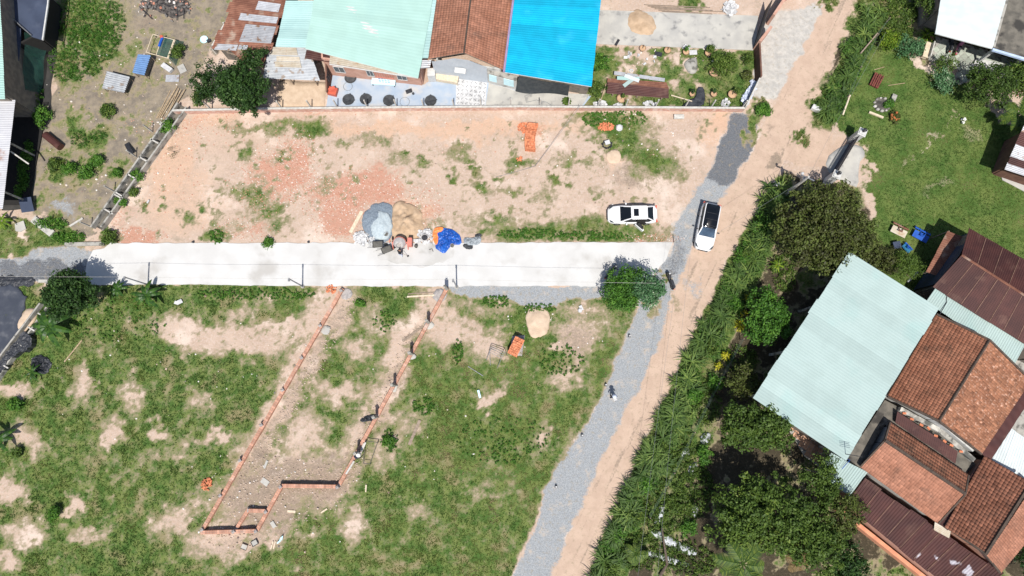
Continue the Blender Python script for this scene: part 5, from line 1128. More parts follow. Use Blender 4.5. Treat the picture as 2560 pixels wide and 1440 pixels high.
weeds('shade_undergrowth', 'mixed green undergrowth below the trees on the right', [(1760, 1010, 40, 60, .1), (1700, 1130, 40, 70, .12), (1660, 1270, 60, 70, .16), (1740, 1230, 50, 60, .12), (1600, 1380, 50, 50, .1), (1720, 1400, 80, 40, .1), (2240, 30, 60, 40, .12), (2230, 80, 50, 30, .08), (1850, 900, 40, 40, .05), (2320, 60, 20, 60, .05), (1960, 680, 30, 50, .06)], 1700, l_mid, .45, .17, 23)
weeds('hedge_undergrowth', 'mixed broad leaved green undergrowth in the cane hedge', [(1920, 540, 30, 50, .1), (1880, 640, 30, 50, .1), (1830, 740, 30, 50, .1), (1775, 850, 30, 50, .1), (1725, 960, 28, 50, .1), (1670, 1070, 26, 50, .1), (1625, 1170, 26, 50, .1), (1575, 1275, 28, 50, .1), (1520, 1385, 28, 50, .1), (2130, 150, 24, 60, .06), (2085, 260, 24, 50, .06)], 900, l_bright, .75, .17, 25, (0, .8))
weeds('mulch_weeds', 'small green weeds growing over the mulch rows', [(1690, 1360, 50, 22, .3), (1650, 1290, 20, 30, .2), (1710, 1130, 20, 20, .15), (1735, 1170, 14, 22, .15), (1735, 1280, 12, 22, .2), (1765, 1098, 14, 16, .1)], 240, l_mid, .3, .13, 26)
weeds('ditch_weeds', 'bright green weeds trailing along the left ditch', [(62, 430, 12, 50, .3), (75, 380, 10, 30, .15), (50, 480, 8, 16, .1), (130, 560, 40, 14, .2), (175, 595, 40, 14, .2), (58, 220, 8, 30, .1), (90, 240, 20, 20, .1)], 420, l_bright, .4, .16, 24)

# ------------------------------------------------------------------ trees and plants
tree('spreading_tree', 'large dark glossy tree overhanging the boundary wall beside the sheet porch', 607, 222, 3.6, 2.95, l_dark, h=5.6, nclump=210, n=60, size=.22, bark=m_barkp)
tree('wall_tree', 'smaller dark straggly tree at the left end of the boundary wall', 520, 215, 2.4, 2.2, l_dark, h=3.6, nclump=75, n=40, size=.2, bark=m_barkp, tone=(.0, .8), hollow=.3)
tree('shade_tree', 'small dark green branch tree against the rusty shed roof', 632, 142, 3.9, 1.2, l_dark, h=4.6, nclump=30, n=40, size=.2, bark=m_barkp)
tree('round_tree', 'round dark crowned tree casting its shadow on the left end of the concrete lane', 172, 738, 2.9, 2.35, l_dark, h=4.5, nclump=190, n=55, size=.23)
tree('roadside_tree', 'two toned green tree shading the right end of the concrete lane', 1562, 722, 2.2, 2.05, l_bright, h=3.7, nclump=150, n=60, size=.20, tone=(0, .8))
tree('pale_crowned_tree', 'olive brownish tree crown merging into the bright tree at the lane end', 1617, 725, 2.6, 1.75, l_grey, h=3.9, nclump=90, n=46, size=.20, tone=(.1, 1.0))
tree('great_olive_tree', 'largest tree, broad dark olive crown beside the white gate pillars', 2060, 575, 4.0, 4.6, l_olive, h=6.3, nclump=460, n=60, size=.24, clump=.62, lobes=9, ry=4.9)
tree('leafy_green_tree', 'bright green bushy tree between yellow shrubs and the mint hall', 1920, 790, 2.5, 2.0, l_bright, h=3.9, nclump=130, n=52, size=.24, ry=2.7, tone=(0, .85))
tree('hall_side_tree', 'small dark olive tree growing at the left end of the mint hall', 1850, 960, 2.4, 1.7, l_olive, h=3.6, nclump=70, n=45, size=.2)
tree('mango_tree', 'olive green tree overlapping the lower left corner of the mint hall', 1880, 1066, 4.2, 3.4, l_mid, h=5.9, nclump=200, n=56, size=.24, clump=.5, lobes=8, ry=2.2, tone=(.1, .85))
tree('broad_mango_tree', 'broadest green crown below the black shade in the lower right garden', 1895, 1290, 4.2, 4.5, l_mid, h=6.3, nclump=330, n=56, size=.25, clump=.55, lobes=9, ry=3.7, tone=(.12, 1))
tree('leaning_tree', 'green tree reaching over the lower left eave of the maroon wing', 2035, 1335, 3.6, 3.0, l_mid, h=5.2, nclump=180, n=55, size=.22, lobes=7, tone=(.1, .85))
tree('eave_tree', 'narrow tree with open branches below the small mint lean-to', 2050, 1200, 3.6, 2.0, l_mid, h=5.0, nclump=70, n=45, size=.2, hollow=.3, tone=(.2, .85))
tree('roof_edge_tree', 'tree crown covering the left corner of the long maroon wing', 2105, 1290, 3.9, 1.7, l_olive, h=5.0, nclump=80, n=48, size=.2, tone=(.2, 1))
tree('low_shade_tree', 'dark tree at the bottom edge in front of the orange garden wall', 2110, 1405, 2.6, 2.0, l_dark, h=4.2, nclump=90, n=48, size=.22)
tree('hedge_tree', 'dense olive shrub tree squeezed between mint hall and implement yard', 2205, 645, 2.0, 1.5, l_olive, h=3.2, nclump=60, n=45, size=.2, tone=(0, .8))
tree('feathery_tree', 'feathery light green tree beside the upper corner of the mint hall', 2255, 668, 1.7, 1.7, l_mid, h=2.9, nclump=70, n=45, size=.24, asp=.22, tone=(.3, .9))
tree('yard_dark_tree', 'dark rounded tree below the white porch in the upper right garden', 2462, 222, 2.2, 2.3, l_mid, h=3.8, nclump=130, n=50, size=.2, tone=(0, .65))
tree('edge_tree', 'dark tree cut by the picture edge beside the striped shed roof', 2560, 200, 2.0, 1.6, l_mid, h=3.2, nclump=60, n=45, size=.2)
tree('corner_tree', 'dark tree in the lower right corner beside the tile house', 2575, 1395, 2.5, 1.8, l_dark, h=4., nclump=60, n=45, size=.22)
tree('corner_green_tree', 'tree against the white roofed house at the top edge', 2320, 0, 2.0, 1.5, l_mid, h=3.2, nclump=60, n=45, size=.2)
bush('lime_shrub', 'yellow green round shrub left of the cream garden bench', 2226, 102, 1.05, l_lime, 1.5, nclump=60)
bush('white_flowered_shrub', 'pale flecked round shrub below the cream garden bench', 2352, 198, 1.2, l_grey, 1.4, nclump=60, tone=(.3, 1))
bush('flecked_shrub', 'pale flecked green bush between lime shrub and the garden bench', 2278, 118, 1.4, l_grey, 1.3, nclump=60, tone=(.1, .85))
bush('garden_shrub', 'spreading shrub with thin branches in front of the tiled porch', 2360, 162, 1.4, l_mid, 1.6, nclump=34, hollow=.2)
bush('porch_shrub', 'green shrub under the right porch column', 2545, 182, 1.4, l_bright, 1.5, nclump=50)
strap_plant('spiky_planter', 'spiky light green plant at the corner of the white roof', 2322, 82, .9, 1.0, 26, .05, l_lime)
for lb, px, py, r_, h_, m__ in (('bright bush leaning over the middle of the drain channel', 343, 438, .55, .8, l_bright), ('bush on the top end of the drain channel', 424, 315, .75, .9, l_bright), ('small bush on the soil side of the drain channel', 334, 478, .42, .5, l_mid), ('small bush near the bottom end of the drain channel', 302, 507, .5, .6, l_bright),
        ('dark weed at the bottom end of the drain channel', 275, 590, .8, .7, l_mid), ('largest bright bush in the row across the left yard', 213, 430, .80, .9, l_bright), ('left bright bush of the row across the left yard', 172, 420, .72, .8, l_bright), ('dark bush starting the row across the left yard', 140, 413, .75, .8, l_mid), ('narrow bright bush at the upper end of the row across the left yard', 243, 403, .55, .8, l_bright), ('low bush beside the drain channel in the left yard', 293, 430, .42, .5, l_bright),
        ('leafy bush hugging the shaded edge below the green net', 103, 290, .95, 1.1, l_bright), ('bush below the white tin coop', 272, 275, .7, .6, l_mid), ('vine bush between net and grey roof shed', 82, 250, .7, .9, l_mid),
        ('round shrub alone in the grass at lower left', 136, 1285, .62, .8, l_bright), ('shrub at the left picture edge below the black bag', 38, 1012, .6, .8, l_bright), ('small shrub by the left picture edge above the bare earth', 45, 1132, .45, .6, l_mid),
        ('small round weed at the upper edge of the concrete lane', 672, 607, .42, .4, l_bright), ('bush by the right end of the yard wall beside the road', 1907, 275, .75, .8, l_bright), ('weed bush at the left corner of the blue roof', 1500, 160, 1.0, 1.4, l_bright), ('tall weeds under the right eave of the blue roof', 1493, 225, .9, 1.2, l_mid),
        ('shrub in the front garden near the brown wall end', 1866, 148, .45, .7, l_mid), ('dull shrub by the white bags in the front garden', 1866, 190, .5, .6, l_olive), ('small bush in the grass right of the left foundation wall', 900, 757, .35, .35, l_bright), ('climbing bush behind the workers low frame', 975, 1100, .6, .5, l_bright),
        ('green bush below the coop frame net', 448, 132, .8, 1.0, l_mid), ('green bush beside the mulch rows', 1762, 1140, .75, .8, l_bright), ('green hibiscus bush at the hedge below the olive tree', 1860, 640, 1.0, 1.1, l_bright), ('leafy bush beside the road hedge', 1790, 950, .8, .9, l_bright), ('young bush by the mulch rows near the palm', 1722, 1322, .8, .9, l_bright), ('small bush on the road edge in front of the mulch rows', 1540, 1330, .8, .8, l_bright),
        ('dark green bush in the corner of the two yards', 500, 240, .9, 1.0, l_mid), ('leaf clump beside the fire pit', 2222, 262, .4, .4, l_bright), ('reddish shrub beyond the fire pit', 2235, 292, .5, .4, l_olive)):
    bush('shrub', lb, px, py, r_, m__, h_)
for lb, px, py, r_, h_ in (('brightest yellow croton shrub along the hedge', 1878, 742, .55, 1.0), ('double yellow croton shrub below the brightest one', 1855, 812, .62, 1.0), ('pale yellow croton between hedge and green tree', 1862, 782, .42, .9), ('yellow croton beside the bare soil patch', 1818, 890, .42, .8), ('lowest yellow croton of the hedge', 1800, 915, .4, .8)):
    strap_plant('croton_shrub', lb, px, py, h_, r_*1.25, 34, .06, l_yellow, 'shrub')
strap_plant('rosette_plant', 'lime green rosette plant in front of the great olive tree', 1948, 660, 1.5, .85, 30, .06, l_lime)
bush('dry_shrub', 'dry leafless grey brown shrub on the soil beside the drain channel', 433, 378, .6, l_olive, .6, nclump=12, n=16, size=.08)
banana('largest banana plant with broad arching leaves beside the round dark tree', 118, 815, 2.2, 2.1, 10, .27)
banana('banana plant with long shadow beside the first light pole', 364, 738, 1.7, 1.6, 9, .18)
banana('small bright banana plant just right of the round dark tree', 292, 722, 1.1, 1.1, 8, .14)
banana('thin banana sprout by the black bag near the left edge', 80, 930, .9, 1.0, 7, .09)
banana('spiky yucca plant at the left picture edge below the grey shed', 4, 552, 1.2, 1.0, 12, .08, l_lime, 'spiky_plant')
banana('dark banana plant cut by the left picture edge near the bare earth', -6, 1100, 1.6, 1.6, 8, .2)
palm('coconut_palm', 'young coconut palm with yellowish fronds at the bottom edge', 1858, 1410, 5.2, 2.9, l_palm, 11, w=.6)
palm('bamboo_palm', 'dense dark palm at the right edge above the striped shed', 2545, 285, 2.2, 2.3, l_palm, 14, w=.4)
palm('low_palm', 'low drooping palm frond cluster beside the mulch rows', 1590, 1385, .8, 1.4, l_palm, 8, w=.35, trunk=.08)
palm('fallen_palm', 'dry brownish palm at the bottom of the lower right garden', 1995, 1400, 2.0, 1.6, leaf('dry_frond', [(0, (.10, .07, .03)), (1, (.28, .20, .09))]), 8, w=.4, trunk=.1)

# ------------------------------------------------------------------ drain channel
dc = thing('drain_channel', 'long concrete drain channel with cross beams between left yard and bare lot', 'drain', P(345, 425))
for (x0, y0, x1, y1) in ((452, 264, 237, 572), (474, 274, 262, 572)):
    b = MB(); b.beam(P(x0, y0)+Vector((0, 0, .35)), P(x1, y1)+Vector((0, 0, .35)), .16, .74); b.build('side_wall', m_concgrey, dc)
b = MB(); b.beam(P(463, 269)+Vector((0, 0, .02)), P(249, 572)+Vector((0, 0, .02)), .9, .03); b.build('floor', m_concdark, dc)
for x, y in ((411, 311), (386, 353), (358, 398), (329, 441), (298, 486), (295, 491), (272, 529), (409, 315)):
    t_ = (y-264)/308; a_ = P(452-215*t_, 264+308*t_, .66); c_ = P(474-212*t_, 274+298*t_, .66); d_ = (a_-c_).normalized()
    q = P(x, y, .66); a_ = q-Vector((.42, -.24, 0)); c_ = q+Vector((.42, -.24, 0)); b = MB(); b.beam(a_, c_, .13, .12); b.build('cross_beam', m_post, dc)
for k, (x, y) in enumerate(((387, 331), (346, 393), (292, 480), (234, 568))):
    t_ = thing('concrete_post', ('slim concrete post on the drain wall near the bamboo poles', 'slim concrete post with a slate board beside it on the drain wall', 'slim concrete post midway down the drain wall', 'slim concrete post at the foot of the drain wall')[k], 'post', P(x, y), group='posts along the drain')
    p = P(x-5, y-1); b = MB(); b.box((p.x, p.y, .9), (.10, .10, 1.8)); b.build('shaft', m_post, t_); b = MB(); b.box((p.x, p.y, 1.81), (.13, .13, .05)); b.build('cap', m_concgrey, t_)
def simple(name, label, cat, mb, mat, group=None, smooth=False):
    o = mb.build(name, mat, smooth=smooth); return tag(o, label, cat, group)
def plank(name, label, cat, x0, y0, x1, y1, w, h, mat, z=.06, group=None, z1=None):
    b = MB(); p, q = P(x0, y0), P(x1, y1); p.z = gz(p.x, p.y)+z; q.z = gz(q.x, q.y)+(z1 if z1 is not None else z); b.beam(p, q, w, h); return simple(name, label, cat, b, mat, group)
plank('slate_board', 'dark slate grey board leaning by the drain wall', 'board', 318, 360, 336, 388, .45, .05, m_steel, .15, z1=.6)
for k in range(7): plank('bamboo_pole', 'long brown pole in the loose heap beside the drain top', 'pole', 390+k*6+random.uniform(-4, 4), 296, 430+k*5+random.uniform(-6, 6), 222+random.uniform(-6, 10), .07, .06, m_bamboo, .06+.03*k, 'poles heaped by the drain')
b = MB(); a_, c_ = P(114, 337, .3), P(152, 368, .3); b.tube([a_, c_], .38, 14); t_ = simple('rusty_drum', 'rusty brown cylinder lying on its side in the left yard', 'drum', b, m_maroon, smooth=False)
# tin coop, blue coop, cage
def coop(name, label, quad, h, mat, legs=True):
    c = sum((Vector(q) for q in quad), Vector())/4; t = thing(name, label, 'coop', (c.x, c.y, 0)); sheet_roof(t, quad, mat, 1, .21, .045)
    for p in quad: pp = Vector(p)*.93+c*.07; b = MB(); b.beam(Vector((pp.x, pp.y, 0)), Vector((pp.x, pp.y, pp.z)), .06, .06); b.build('leg', m_wood, t)
    b = MB(); r_ = [Vector(p)*.86+c*.14 for p in quad]; b.prism([(p.x, p.y, p.z-.12) for p in r_], .35); b.build('cage_box', m_walld, t)
    return t
coop('tin_coop', 'low animal coop under a shiny white corrugated tin roof in the left yard', [P(268, 178, 1.0), P(324, 192, 1.0), P(310, 232, .8), P(256, 221, .8)], 1, m_tin)
coop('blue_coop', 'small coop with a steel blue sheet roof below the net cage', [P(346, 136, 1.1), P(377, 138, 1.1), P(361, 188, 1.0), P(332, 182, 1.0)], 1, m_blue2)
cg = thing('net_cage', 'low open cage of pale sticks covered with green net', 'cage', P(410, 115)); b = MB()
cq = [P(382, 86, .7), P(438, 100, .7), P(421, 146, .7), P(366, 131, .7)]
for p, q in zip(cq, cq[1:]+cq[:1]): b.beam(p, q, .06, .06); b.beam(Vector((p.x, p.y, 0)), p, .06, .06)
b.beam(lerp(cq[0], cq[1], .42), lerp(cq[3], cq[2], .45), .06, .06); b.beam(lerp(cq[0], cq[1], .95), lerp(cq[3], cq[2], .96), .1, .05); b.build('frame', m_woodpale, cg)
b = MB(); b.face([lerp(cq[0], cq[1], .42), cq[1], cq[2], lerp(cq[3], cq[2], .45)]); e1, e2 = P(460, 104), P(440, 165); b.face([cq[1], e1, e2, cq[2]]); b.build('net', m_gnet, cg, fix=False)
b = MB(); b.box(P(402, 105, .78), (.22, 1.0, .14), -.25); simple('blue_crate', 'narrow blue plastic piece resting on the net cage', 'crate', b, m_bluep)
b = MB(); b.box(P(404, 92, .78), (.28, .28, .16), .2); simple('orange_tub', 'small orange red tub on the net cage', 'tub', b, m_red)
b = MB(); b.box(P(418, 170, .2), (1.15, .5, .35), R(-35)); simple('white_box', 'white long foam box lying below the net cage', 'box', b, m_white)
b = MB(); b.box(P(431, 196, .05), (1.35, .75, .05), 0); simple('grey_sheet', 'flat pale grey sheet lying beside the white foam box', 'sheet', b, m_zinc)
b = MB(); b.box(P(455, 172, .05), (.7, .9, .06), .5); simple('concrete_scrap', 'broken pale concrete scrap at the foot of the wall tree', 'slab', b, m_concdry)
b = MB(); b.lathe([(.0, .02), (.32, .03), (.42, .12), (.40, .13)], P(511, 100), 14); simple('aqua_basin', 'small pale aqua plastic basin beside the rusty shed', 'basin', b, m_aqua)
b = MB(); b.box(P(522, 102, .1), (.4, .3, .2), .5); simple('black_tub', 'small black tub beside the aqua basin', 'tub', b, m_black)
# burnt heap
o = patch('burnt_heap', smoothpoly([tuple(P(x, y)[:2]) for x, y in ((350, -10), (470, -10), (478, 25), (440, 48), (400, 30), (350, 22))]), lambda x, y, d: .35*np.minimum(1, d/.6)*fbm(x, y, 2.2, 4), M('char', (.03, .028, .027), (.12, .105, .095), 4, .95), .16, .25, tonef=None); tag(o, 'blackened heap of burnt rubbish and branches at the top edge', 'heap')
BURNT = True
for k in range(9): x = 350+k*14; plank('charred_branch', 'charred dark branch sticking out of the burnt heap', 'branch', x, random.uniform(0, 30), x+random.uniform(-30, 40), random.uniform(-6, 60), .06, .06, m_steel, .25, 'charred branches')
# ditch corner slabs
plank('ditch_beam', 'long grey concrete beam bridging the ditch at the lane start', 'beam', 165, 612, 262, 610, .35, .25, m_concgrey, .12)
plank('ditch_beam', 'pale broken concrete slab on the ditch edge below the grey shed', 'slab', 85, 548, 132, 585, .7, .2, m_concdry, .1)
plank('ditch_beam', 'short pale plank laid across the dry ditch corner', 'plank', 176, 566, 208, 546, .18, .1, m_post, .1)
b = MB(); b.box(P(66, 512, .6), (1.1, 1.4, .06), .15, tilt=(.3, .2)); simple('leaning_sheet', 'dark grey corrugated panel leaning at the corner of the shaded yard', 'panel', b, m_bluegrey)
b = MB(); b.prism([tuple(P(x, y)[:2]) for x, y in ((38, 560), (60, 552), (66, 572), (52, 580), (40, 578))], -.02, .08); simple('stone_slab', 'pale stone slab in the grass at the left picture edge', 'slab', b, m_concdry)
# liner, sand, wall at left
o = patch('pond_liner', resample([tuple(P(x, y)[:2]) for x, y in ((-60, 712), (30, 708), (70, 742), (40, 850), (0, 905), (-60, 960))], .6, .2), lambda x, y, d: .03+.10*fbm(x, y, 1.3, 4)+.02*np.sin(x*7), m_navy, .22, .45, 1.1); tag(o, 'wide dark blue black plastic liner spread on the left picture edge', 'sheeting')
o = patch('sand_bank', smoothpoly([tuple(P(x, y)[:2]) for x, y in ((62, 770), (95, 775), (85, 810), (55, 835), (35, 820))]), lambda x, y, d: .02+.25*np.minimum(1, d/.8), m_sandpale, .25, .15); tag(o, 'small brown sand heap between black liner and channel', 'sand heap')
lw_ = thing('liner_wall', 'low concrete wall with cross ties running diagonally past the black liner', 'wall', P(60, 860))
for (x0, y0, x1, y1) in ((110, 760, -30, 945), (126, 770, -10, 965)):
    b = MB(); b.beam(P(x0, y0)+Vector((0, 0, .3)), P(x1, y1)+Vector((0, 0, .3)), .15, .64); b.build('side_wall', m_concgrey, lw_)
for x, y in ((104, 788), (78, 822), (48, 862), (12, 915)): b = MB(); q = P(x, y, .6); b.beam(q-Vector((.35, -.2, 0)), q+Vector((.35, -.2, 0)), .12, .12); b.build('cross_beam', m_post, lw_)
o = patch('black_plastic', smoothpoly([tuple(P(x, y)[:2]) for x, y in ((78, 830), (92, 850), (80, 885), (52, 880), (10, 935), (-20, 960), (-20, 935), (40, 870), (70, 825))], 1), lambda x, y, d: .64+.3*np.abs(fbm(x, y, 2.2, 4)-.5)*2, m_black, .11, .25, 2.0, skirt=True, smooth=False); tag(o, 'crumpled black plastic draped over the low wall by the liner', 'plastic sheet')
o = patch('black_bag_heap', smoothpoly([tuple(P(x, y)[:2]) for x, y in ((80, 890), (110, 885), (132, 905), (125, 930), (95, 935), (78, 915))]), lambda x, y, d: .05+.8*np.minimum(1, d/.4)*np.abs(fbm(x, y, 2.6, 4)-.5)*2.6, m_black, .09, .2, 2.5, smooth=False); tag(o, 'heap of shiny black plastic bags in the grass left of the lots', 'bags')
o = patch('black_plastic', smoothpoly([tuple(P(x, y)[:2]) for x, y in ((-30, 690), (70, 690), (92, 700), (85, 716), (40, 714), (-30, 722))], 1), lambda x, y, d: .06+.5*np.abs(fbm(x, y, 2.2, 4)-.5)*np.minimum(1, d/.3), m_black, .11, .3, 2.0, smooth=False); tag(o, 'strip of crumpled black plastic at the edge of the gravel path', 'plastic sheet')
plank('grey_beam', 'short concrete beam in the grass left of the round tree', 'beam', 98, 703, 132, 703, .3, .2, m_concdry)
plank('white_bamboo', 'pale bamboo stick lying in the grass near the large banana plant', 'stick', 161, 905, 205, 851, .10, .08, m_bamboo)
b = MB(); b.box(P(448, 755, .12), (.55, .38, .16), .5, tilt=(.2, .3)); b.box(P(441, 757, .1), (.35, .3, .14), -.3); simple('white_bag', 'crumpled white bag in the grass below the concrete lane', 'bag', b, m_white)
# ------------------------------------------------------------------ foundation walls
def brick_courses(p, q, h, w, seed, miss=.0, top_only=False):
    r = random.Random(seed); b = MB(); p = Vector(p); q = Vector(q); d = (q-p); L = d.length; d.normalize(); n = Vector((-d.y, d.x, 0)); rz = math.atan2(d.y, d.x)
    nc = max(1, int(h/.095)); k = int(L/.215)
    for c in range(nc):
        z = .095*c+.048
        for i in range(k):
            if r.random() < miss and c == nc-1: continue
            x = (i+.5+(.5 if c % 2 else 0))*.215
            if x > L-.08: continue
            b.tone = r.uniform(-1, 1)
            for s in (-1, 1):
                o = p+d*x+n*(s*(w/4+.002))+Vector((0, 0, z)); b.box(o, (.20, w/2-.012, .083+.006*r.random()), rz+r.uniform(-.02, .02))
    return b
def fwall(label, x0, y0, x1, y1, h, w=.33, cols=(), ch=None, seed=1, rebar=True, mat=None):
    a, c = P(x0, y0), P(x1, y1); t = thing('foundation_wall', label, 'wall', (a.x, a.y, 0), group='brick footing walls of the new plot')
    g0 = -.15; a.z = c.z = g0
    hc_ = int(h/.095)*.095-.02; b = MB(); b.beam(a+Vector((0, 0, hc_/2)), c+Vector((0, 0, hc_/2)), w*.86, hc_); b.build('mortar_core', m_mortar, t)
    o = brick_courses(a, c, h, w, seed).build('bricks', mat or m_brickw, t, fix=False); o['kind'] = 'stuff'
    for i, (x, y) in enumerate(cols):
        p = P(x, y); hh = ch or h+.12-.15; b = MB(); b.box((p.x, p.y, hh/2), (.26, .26, hh), R(33)); b.build('column', m_concgrey if ch else m_mortar, t)
        if rebar:
            for s in (-1, 1):
                b = MB(); b.tube([(p.x+.06*s, p.y+.05, hh-.05), (p.x+.06*s, p.y+.05, hh+.45)], .014, 4); b.build('rebar', m_rebar, t)
    return t
lc = [(803, 815), (757, 895), (710, 975), (657, 1062), (604, 1150), (555, 1237)]
fwall('longest brick footing wall, the left one, running from the lane down to the lower corner', 858, 722, 507, 1327, .55, cols=[(855, 728)]+lc+[(510, 1322)], seed=1)
rc = [(1117, 724), (1072, 807), (1030, 885), (988, 963), (943, 1042), (898, 1130)]
fwall('right brick footing wall carrying six tall grey columns', 1118, 722, 848, 1214, .55, cols=rc, ch=2.0, seed=2)
fwall('short cross wall of brick and pale mortar closing the right footing wall', 848, 1215, 706, 1213, .75, cols=[(847, 1216), (706, 1215)], seed=3)
fwall('inner footing wall stepping down from the cross wall to the bottom corner', 705, 1216, 644, 1326, .55, cols=[(668, 1278), (643, 1326)], seed=4)
fwall('bottom footing wall closing the lower corner of the new plot', 507, 1329, 644, 1325, .75, cols=[(590, 1326)], seed=5)
fwall('small room footing wall between the bottom wall and the inner cross wall', 592, 1322, 625, 1270, .45, seed=6, rebar=False)
fwall('small room back footing wall casting a black strip of shade', 622, 1275, 668, 1276, .6, seed=7, rebar=False)
# spilled mortar at column feet
for k, (x, y, r_) in enumerate(((1100, 738, .7), (1072, 812, .45), (1030, 890, .35), (865, 735, .6), (815, 825, .45), (985, 970, .4))):
    c = P(x, y); o = patch('mortar_patch', [(c.x+r_*math.cos(a*.7)*(1+.25*math.sin(a*3.1+k)), c.y+r_*math.sin(a*.7)) for a in range(9)], lambda x, y, d: .015+.03*np.minimum(1, d/.3)+0*x, m_concdry if k % 3 else m_mortar, .2, .08); tag(o, ('pale mortar spill at the lane end of the right footing wall', 'mortar spill round the second tall column', 'mortar spill round the third tall column', 'grey mortar spill at the lane end of the left footing wall', 'mortar spill beside the left footing wall', 'mortar spill round the fourth tall column')[k], 'mortar', kind='structure')
for k, (x0, y0, x1, y1, w_, m_, lb) in enumerate(((1018, 742, 1086, 738, .16, m_woodpale, 'pale plank lying across the soil by the first tall column'), (1020, 735, 1085, 731, .08, m_wood, 'thin batten lying above the pale plank'), (1007, 853, 1057, 816, .22, m_wood, 'grey plank resting against the right footing wall'), (1023, 1112, 1050, 1050, .28, m_wood, 'weathered plank lying alone in the right grass'), (876, 582, 905, 528, .34, m_woodpale, 'pale weathered plank on the red rubble beside the crushed stone heap'), (1170, 916, 1208, 940, .06, m_metal, 'thin pale stick in the grass left of the trestle'))):
    plank('plank', lb, 'plank', x0, y0, x1, y1, w_, .05, m_, .06)
for k, (x, y, l_, w_, a_, lb) in enumerate(((665, 1161, .75, .2, 70, 'white plank scrap standing out on the dug soil'), (662, 1205, .75, .5, -35, 'pale grey board left of the cross wall'), (728, 1279, .75, .22, -4, 'white block strip right of the inner wall'), (810, 1277, .65, .14, 33, 'white strip lying slanted in the grass'), (915, 1221, .65, .12, 88, 'white strip lying upright in the grass right of the cross wall'), (680, 1363, .7, .09, 76, 'left one of a pair of white strips in the grass'), (686, 1363, .7, .09, 76, 'right one of a pair of white strips in the grass'), (682, 1312, .6, .35, -55, 'grey cement crust beside the inner wall'))):
    b = MB(); c = P(x, y); c.z = gz(c.x, c.y)+.06; b.box(c, (l_, w_, .07), R(a_)); simple('board_scrap', lb, 'board', b, m_woodpale if k in (2, 3, 4, 5, 6) else m_concdry)
b = MB(); p = [P(x, y, .12) for x, y in ((693, 1358), (700, 1352), (702, 1346), (706, 1340), (704, 1350))]; b.tube(p, .08, 5); simple('torn_bag', 'twisted pale torn bag in the grass below the footing corner', 'bag', b, m_aqua)
for x, y, lb in ((611, 1367, 'left mortar tray below the bottom footing wall'), (637, 1357, 'tilted mortar tray with dark rim below the bottom footing wall')):
    t = thing('mortar_tray', lb, 'tray', P(x, y), R(-20 if x < 620 else 30)); b = MB(); b.box((0, 0, .04), (.52, .44, .06)); b.build('base', m_concdry, t, world=False)
    b = MB(); [b.box((sx*.27, sy*.23, .08), ((.03, .46, .12) if sx else (.56, .03, .12))) for sx, sy in ((1, 0), (-1, 0), (0, 1), (0, -1))]; b.build('rim', m_steel if x > 620 else m_wood, t, world=False)
# brick heaps and stacks
def brick_heap(label, x, y, rx, ry, h, n, seed, mat=None):
    r = random.Random(seed); c = P(x, y); t = thing('brick_heap', label, 'bricks', (c.x, c.y, 0)); b = MB()
    for i in range(n):
        a = r.random()*6.28; q = math.sqrt(r.random()); b.tone = r.uniform(-1, 1)
        b.box((c.x+rx*q*math.cos(a), c.y+ry*q*math.sin(a), h*(1-q)*r.random()+.05), (.20, .095, .09), r.random()*6, tilt=(r.uniform(-.6, .6), r.uniform(-.6, .6)))
    o = b.build('bricks', mat or m_brick, t, fix=False); o['kind'] = 'stuff'
brick_heap('small heap of orange bricks tipped in the grass left of the footing wall', 517, 1209, .45, .62, .35, 46, 1)
brick_heap('scattered orange bricks beside the long brick stack', 1310, 320, .62, .55, .3, 70, 2)
brick_heap('flat heap of orange bricks in the lush grass near the boundary wall', 1514, 317, .82, .42, .4, 120, 3)
brick_heap('few broken bricks at the lane end of the left footing wall', 828, 724, .5, .4, .2, 30, 4)
brick_heap('broken bricks in the grass below the long brick stack', 1300, 398, .3, .25, .15, 16, 5)
def brick_stack(label, x, y, rz, nx, ny, nz, seed, gaps=.1, bow=0, jag=.1):
    r = random.Random(seed); t = thing('brick_stack', label, 'bricks', P(x, y)); c = P(x, y); b = MB(); m = Matrix.Rotation(rz, 3, 'Z')
    for i in range(nx):
        hh = nz-(r.randint(0, 2) if r.random() < jag else 0)
        for j in range(ny):
            for k in range(hh):
                if k == hh-1 and r.random() < gaps: continue
                if k < hh-2 and 0 < i < nx-1 and 0 < j < ny-1: continue
                u = (i-(nx-1)/2)*.215; v = (j-(ny-1)/2)*.105+bow*(u/(nx*.1))**2*.1; b.tone = r.uniform(-1, 1)
                o = c+m @ Vector((u+r.uniform(-.008, .008), v+r.uniform(-.006, .006), .05+k*.098)); b.box(o, (.20, .092, .092), rz+r.uniform(-.05, .05))
    o = b.build('bricks', m_brick, t, fix=False); o['kind'] = 'stuff'
brick_stack('long curved stack of orange bricks on the bare lot', 1325, 346, R(84), 13, 10, 7, 1, .16, -1.6)
brick_stack('tall block of orange bricks casting a black shadow in the lower lot', 1290, 868, R(64), 8, 9, 12, 2, .12)
o = patch('mortar_base', [tuple(P(x, y)[:2]) for x, y in ((1280, 840), (1312, 838), (1305, 890), (1275, 888))], lambda x, y, d: .02+0*x, m_mortar, .5); tag(o, kind='structure')
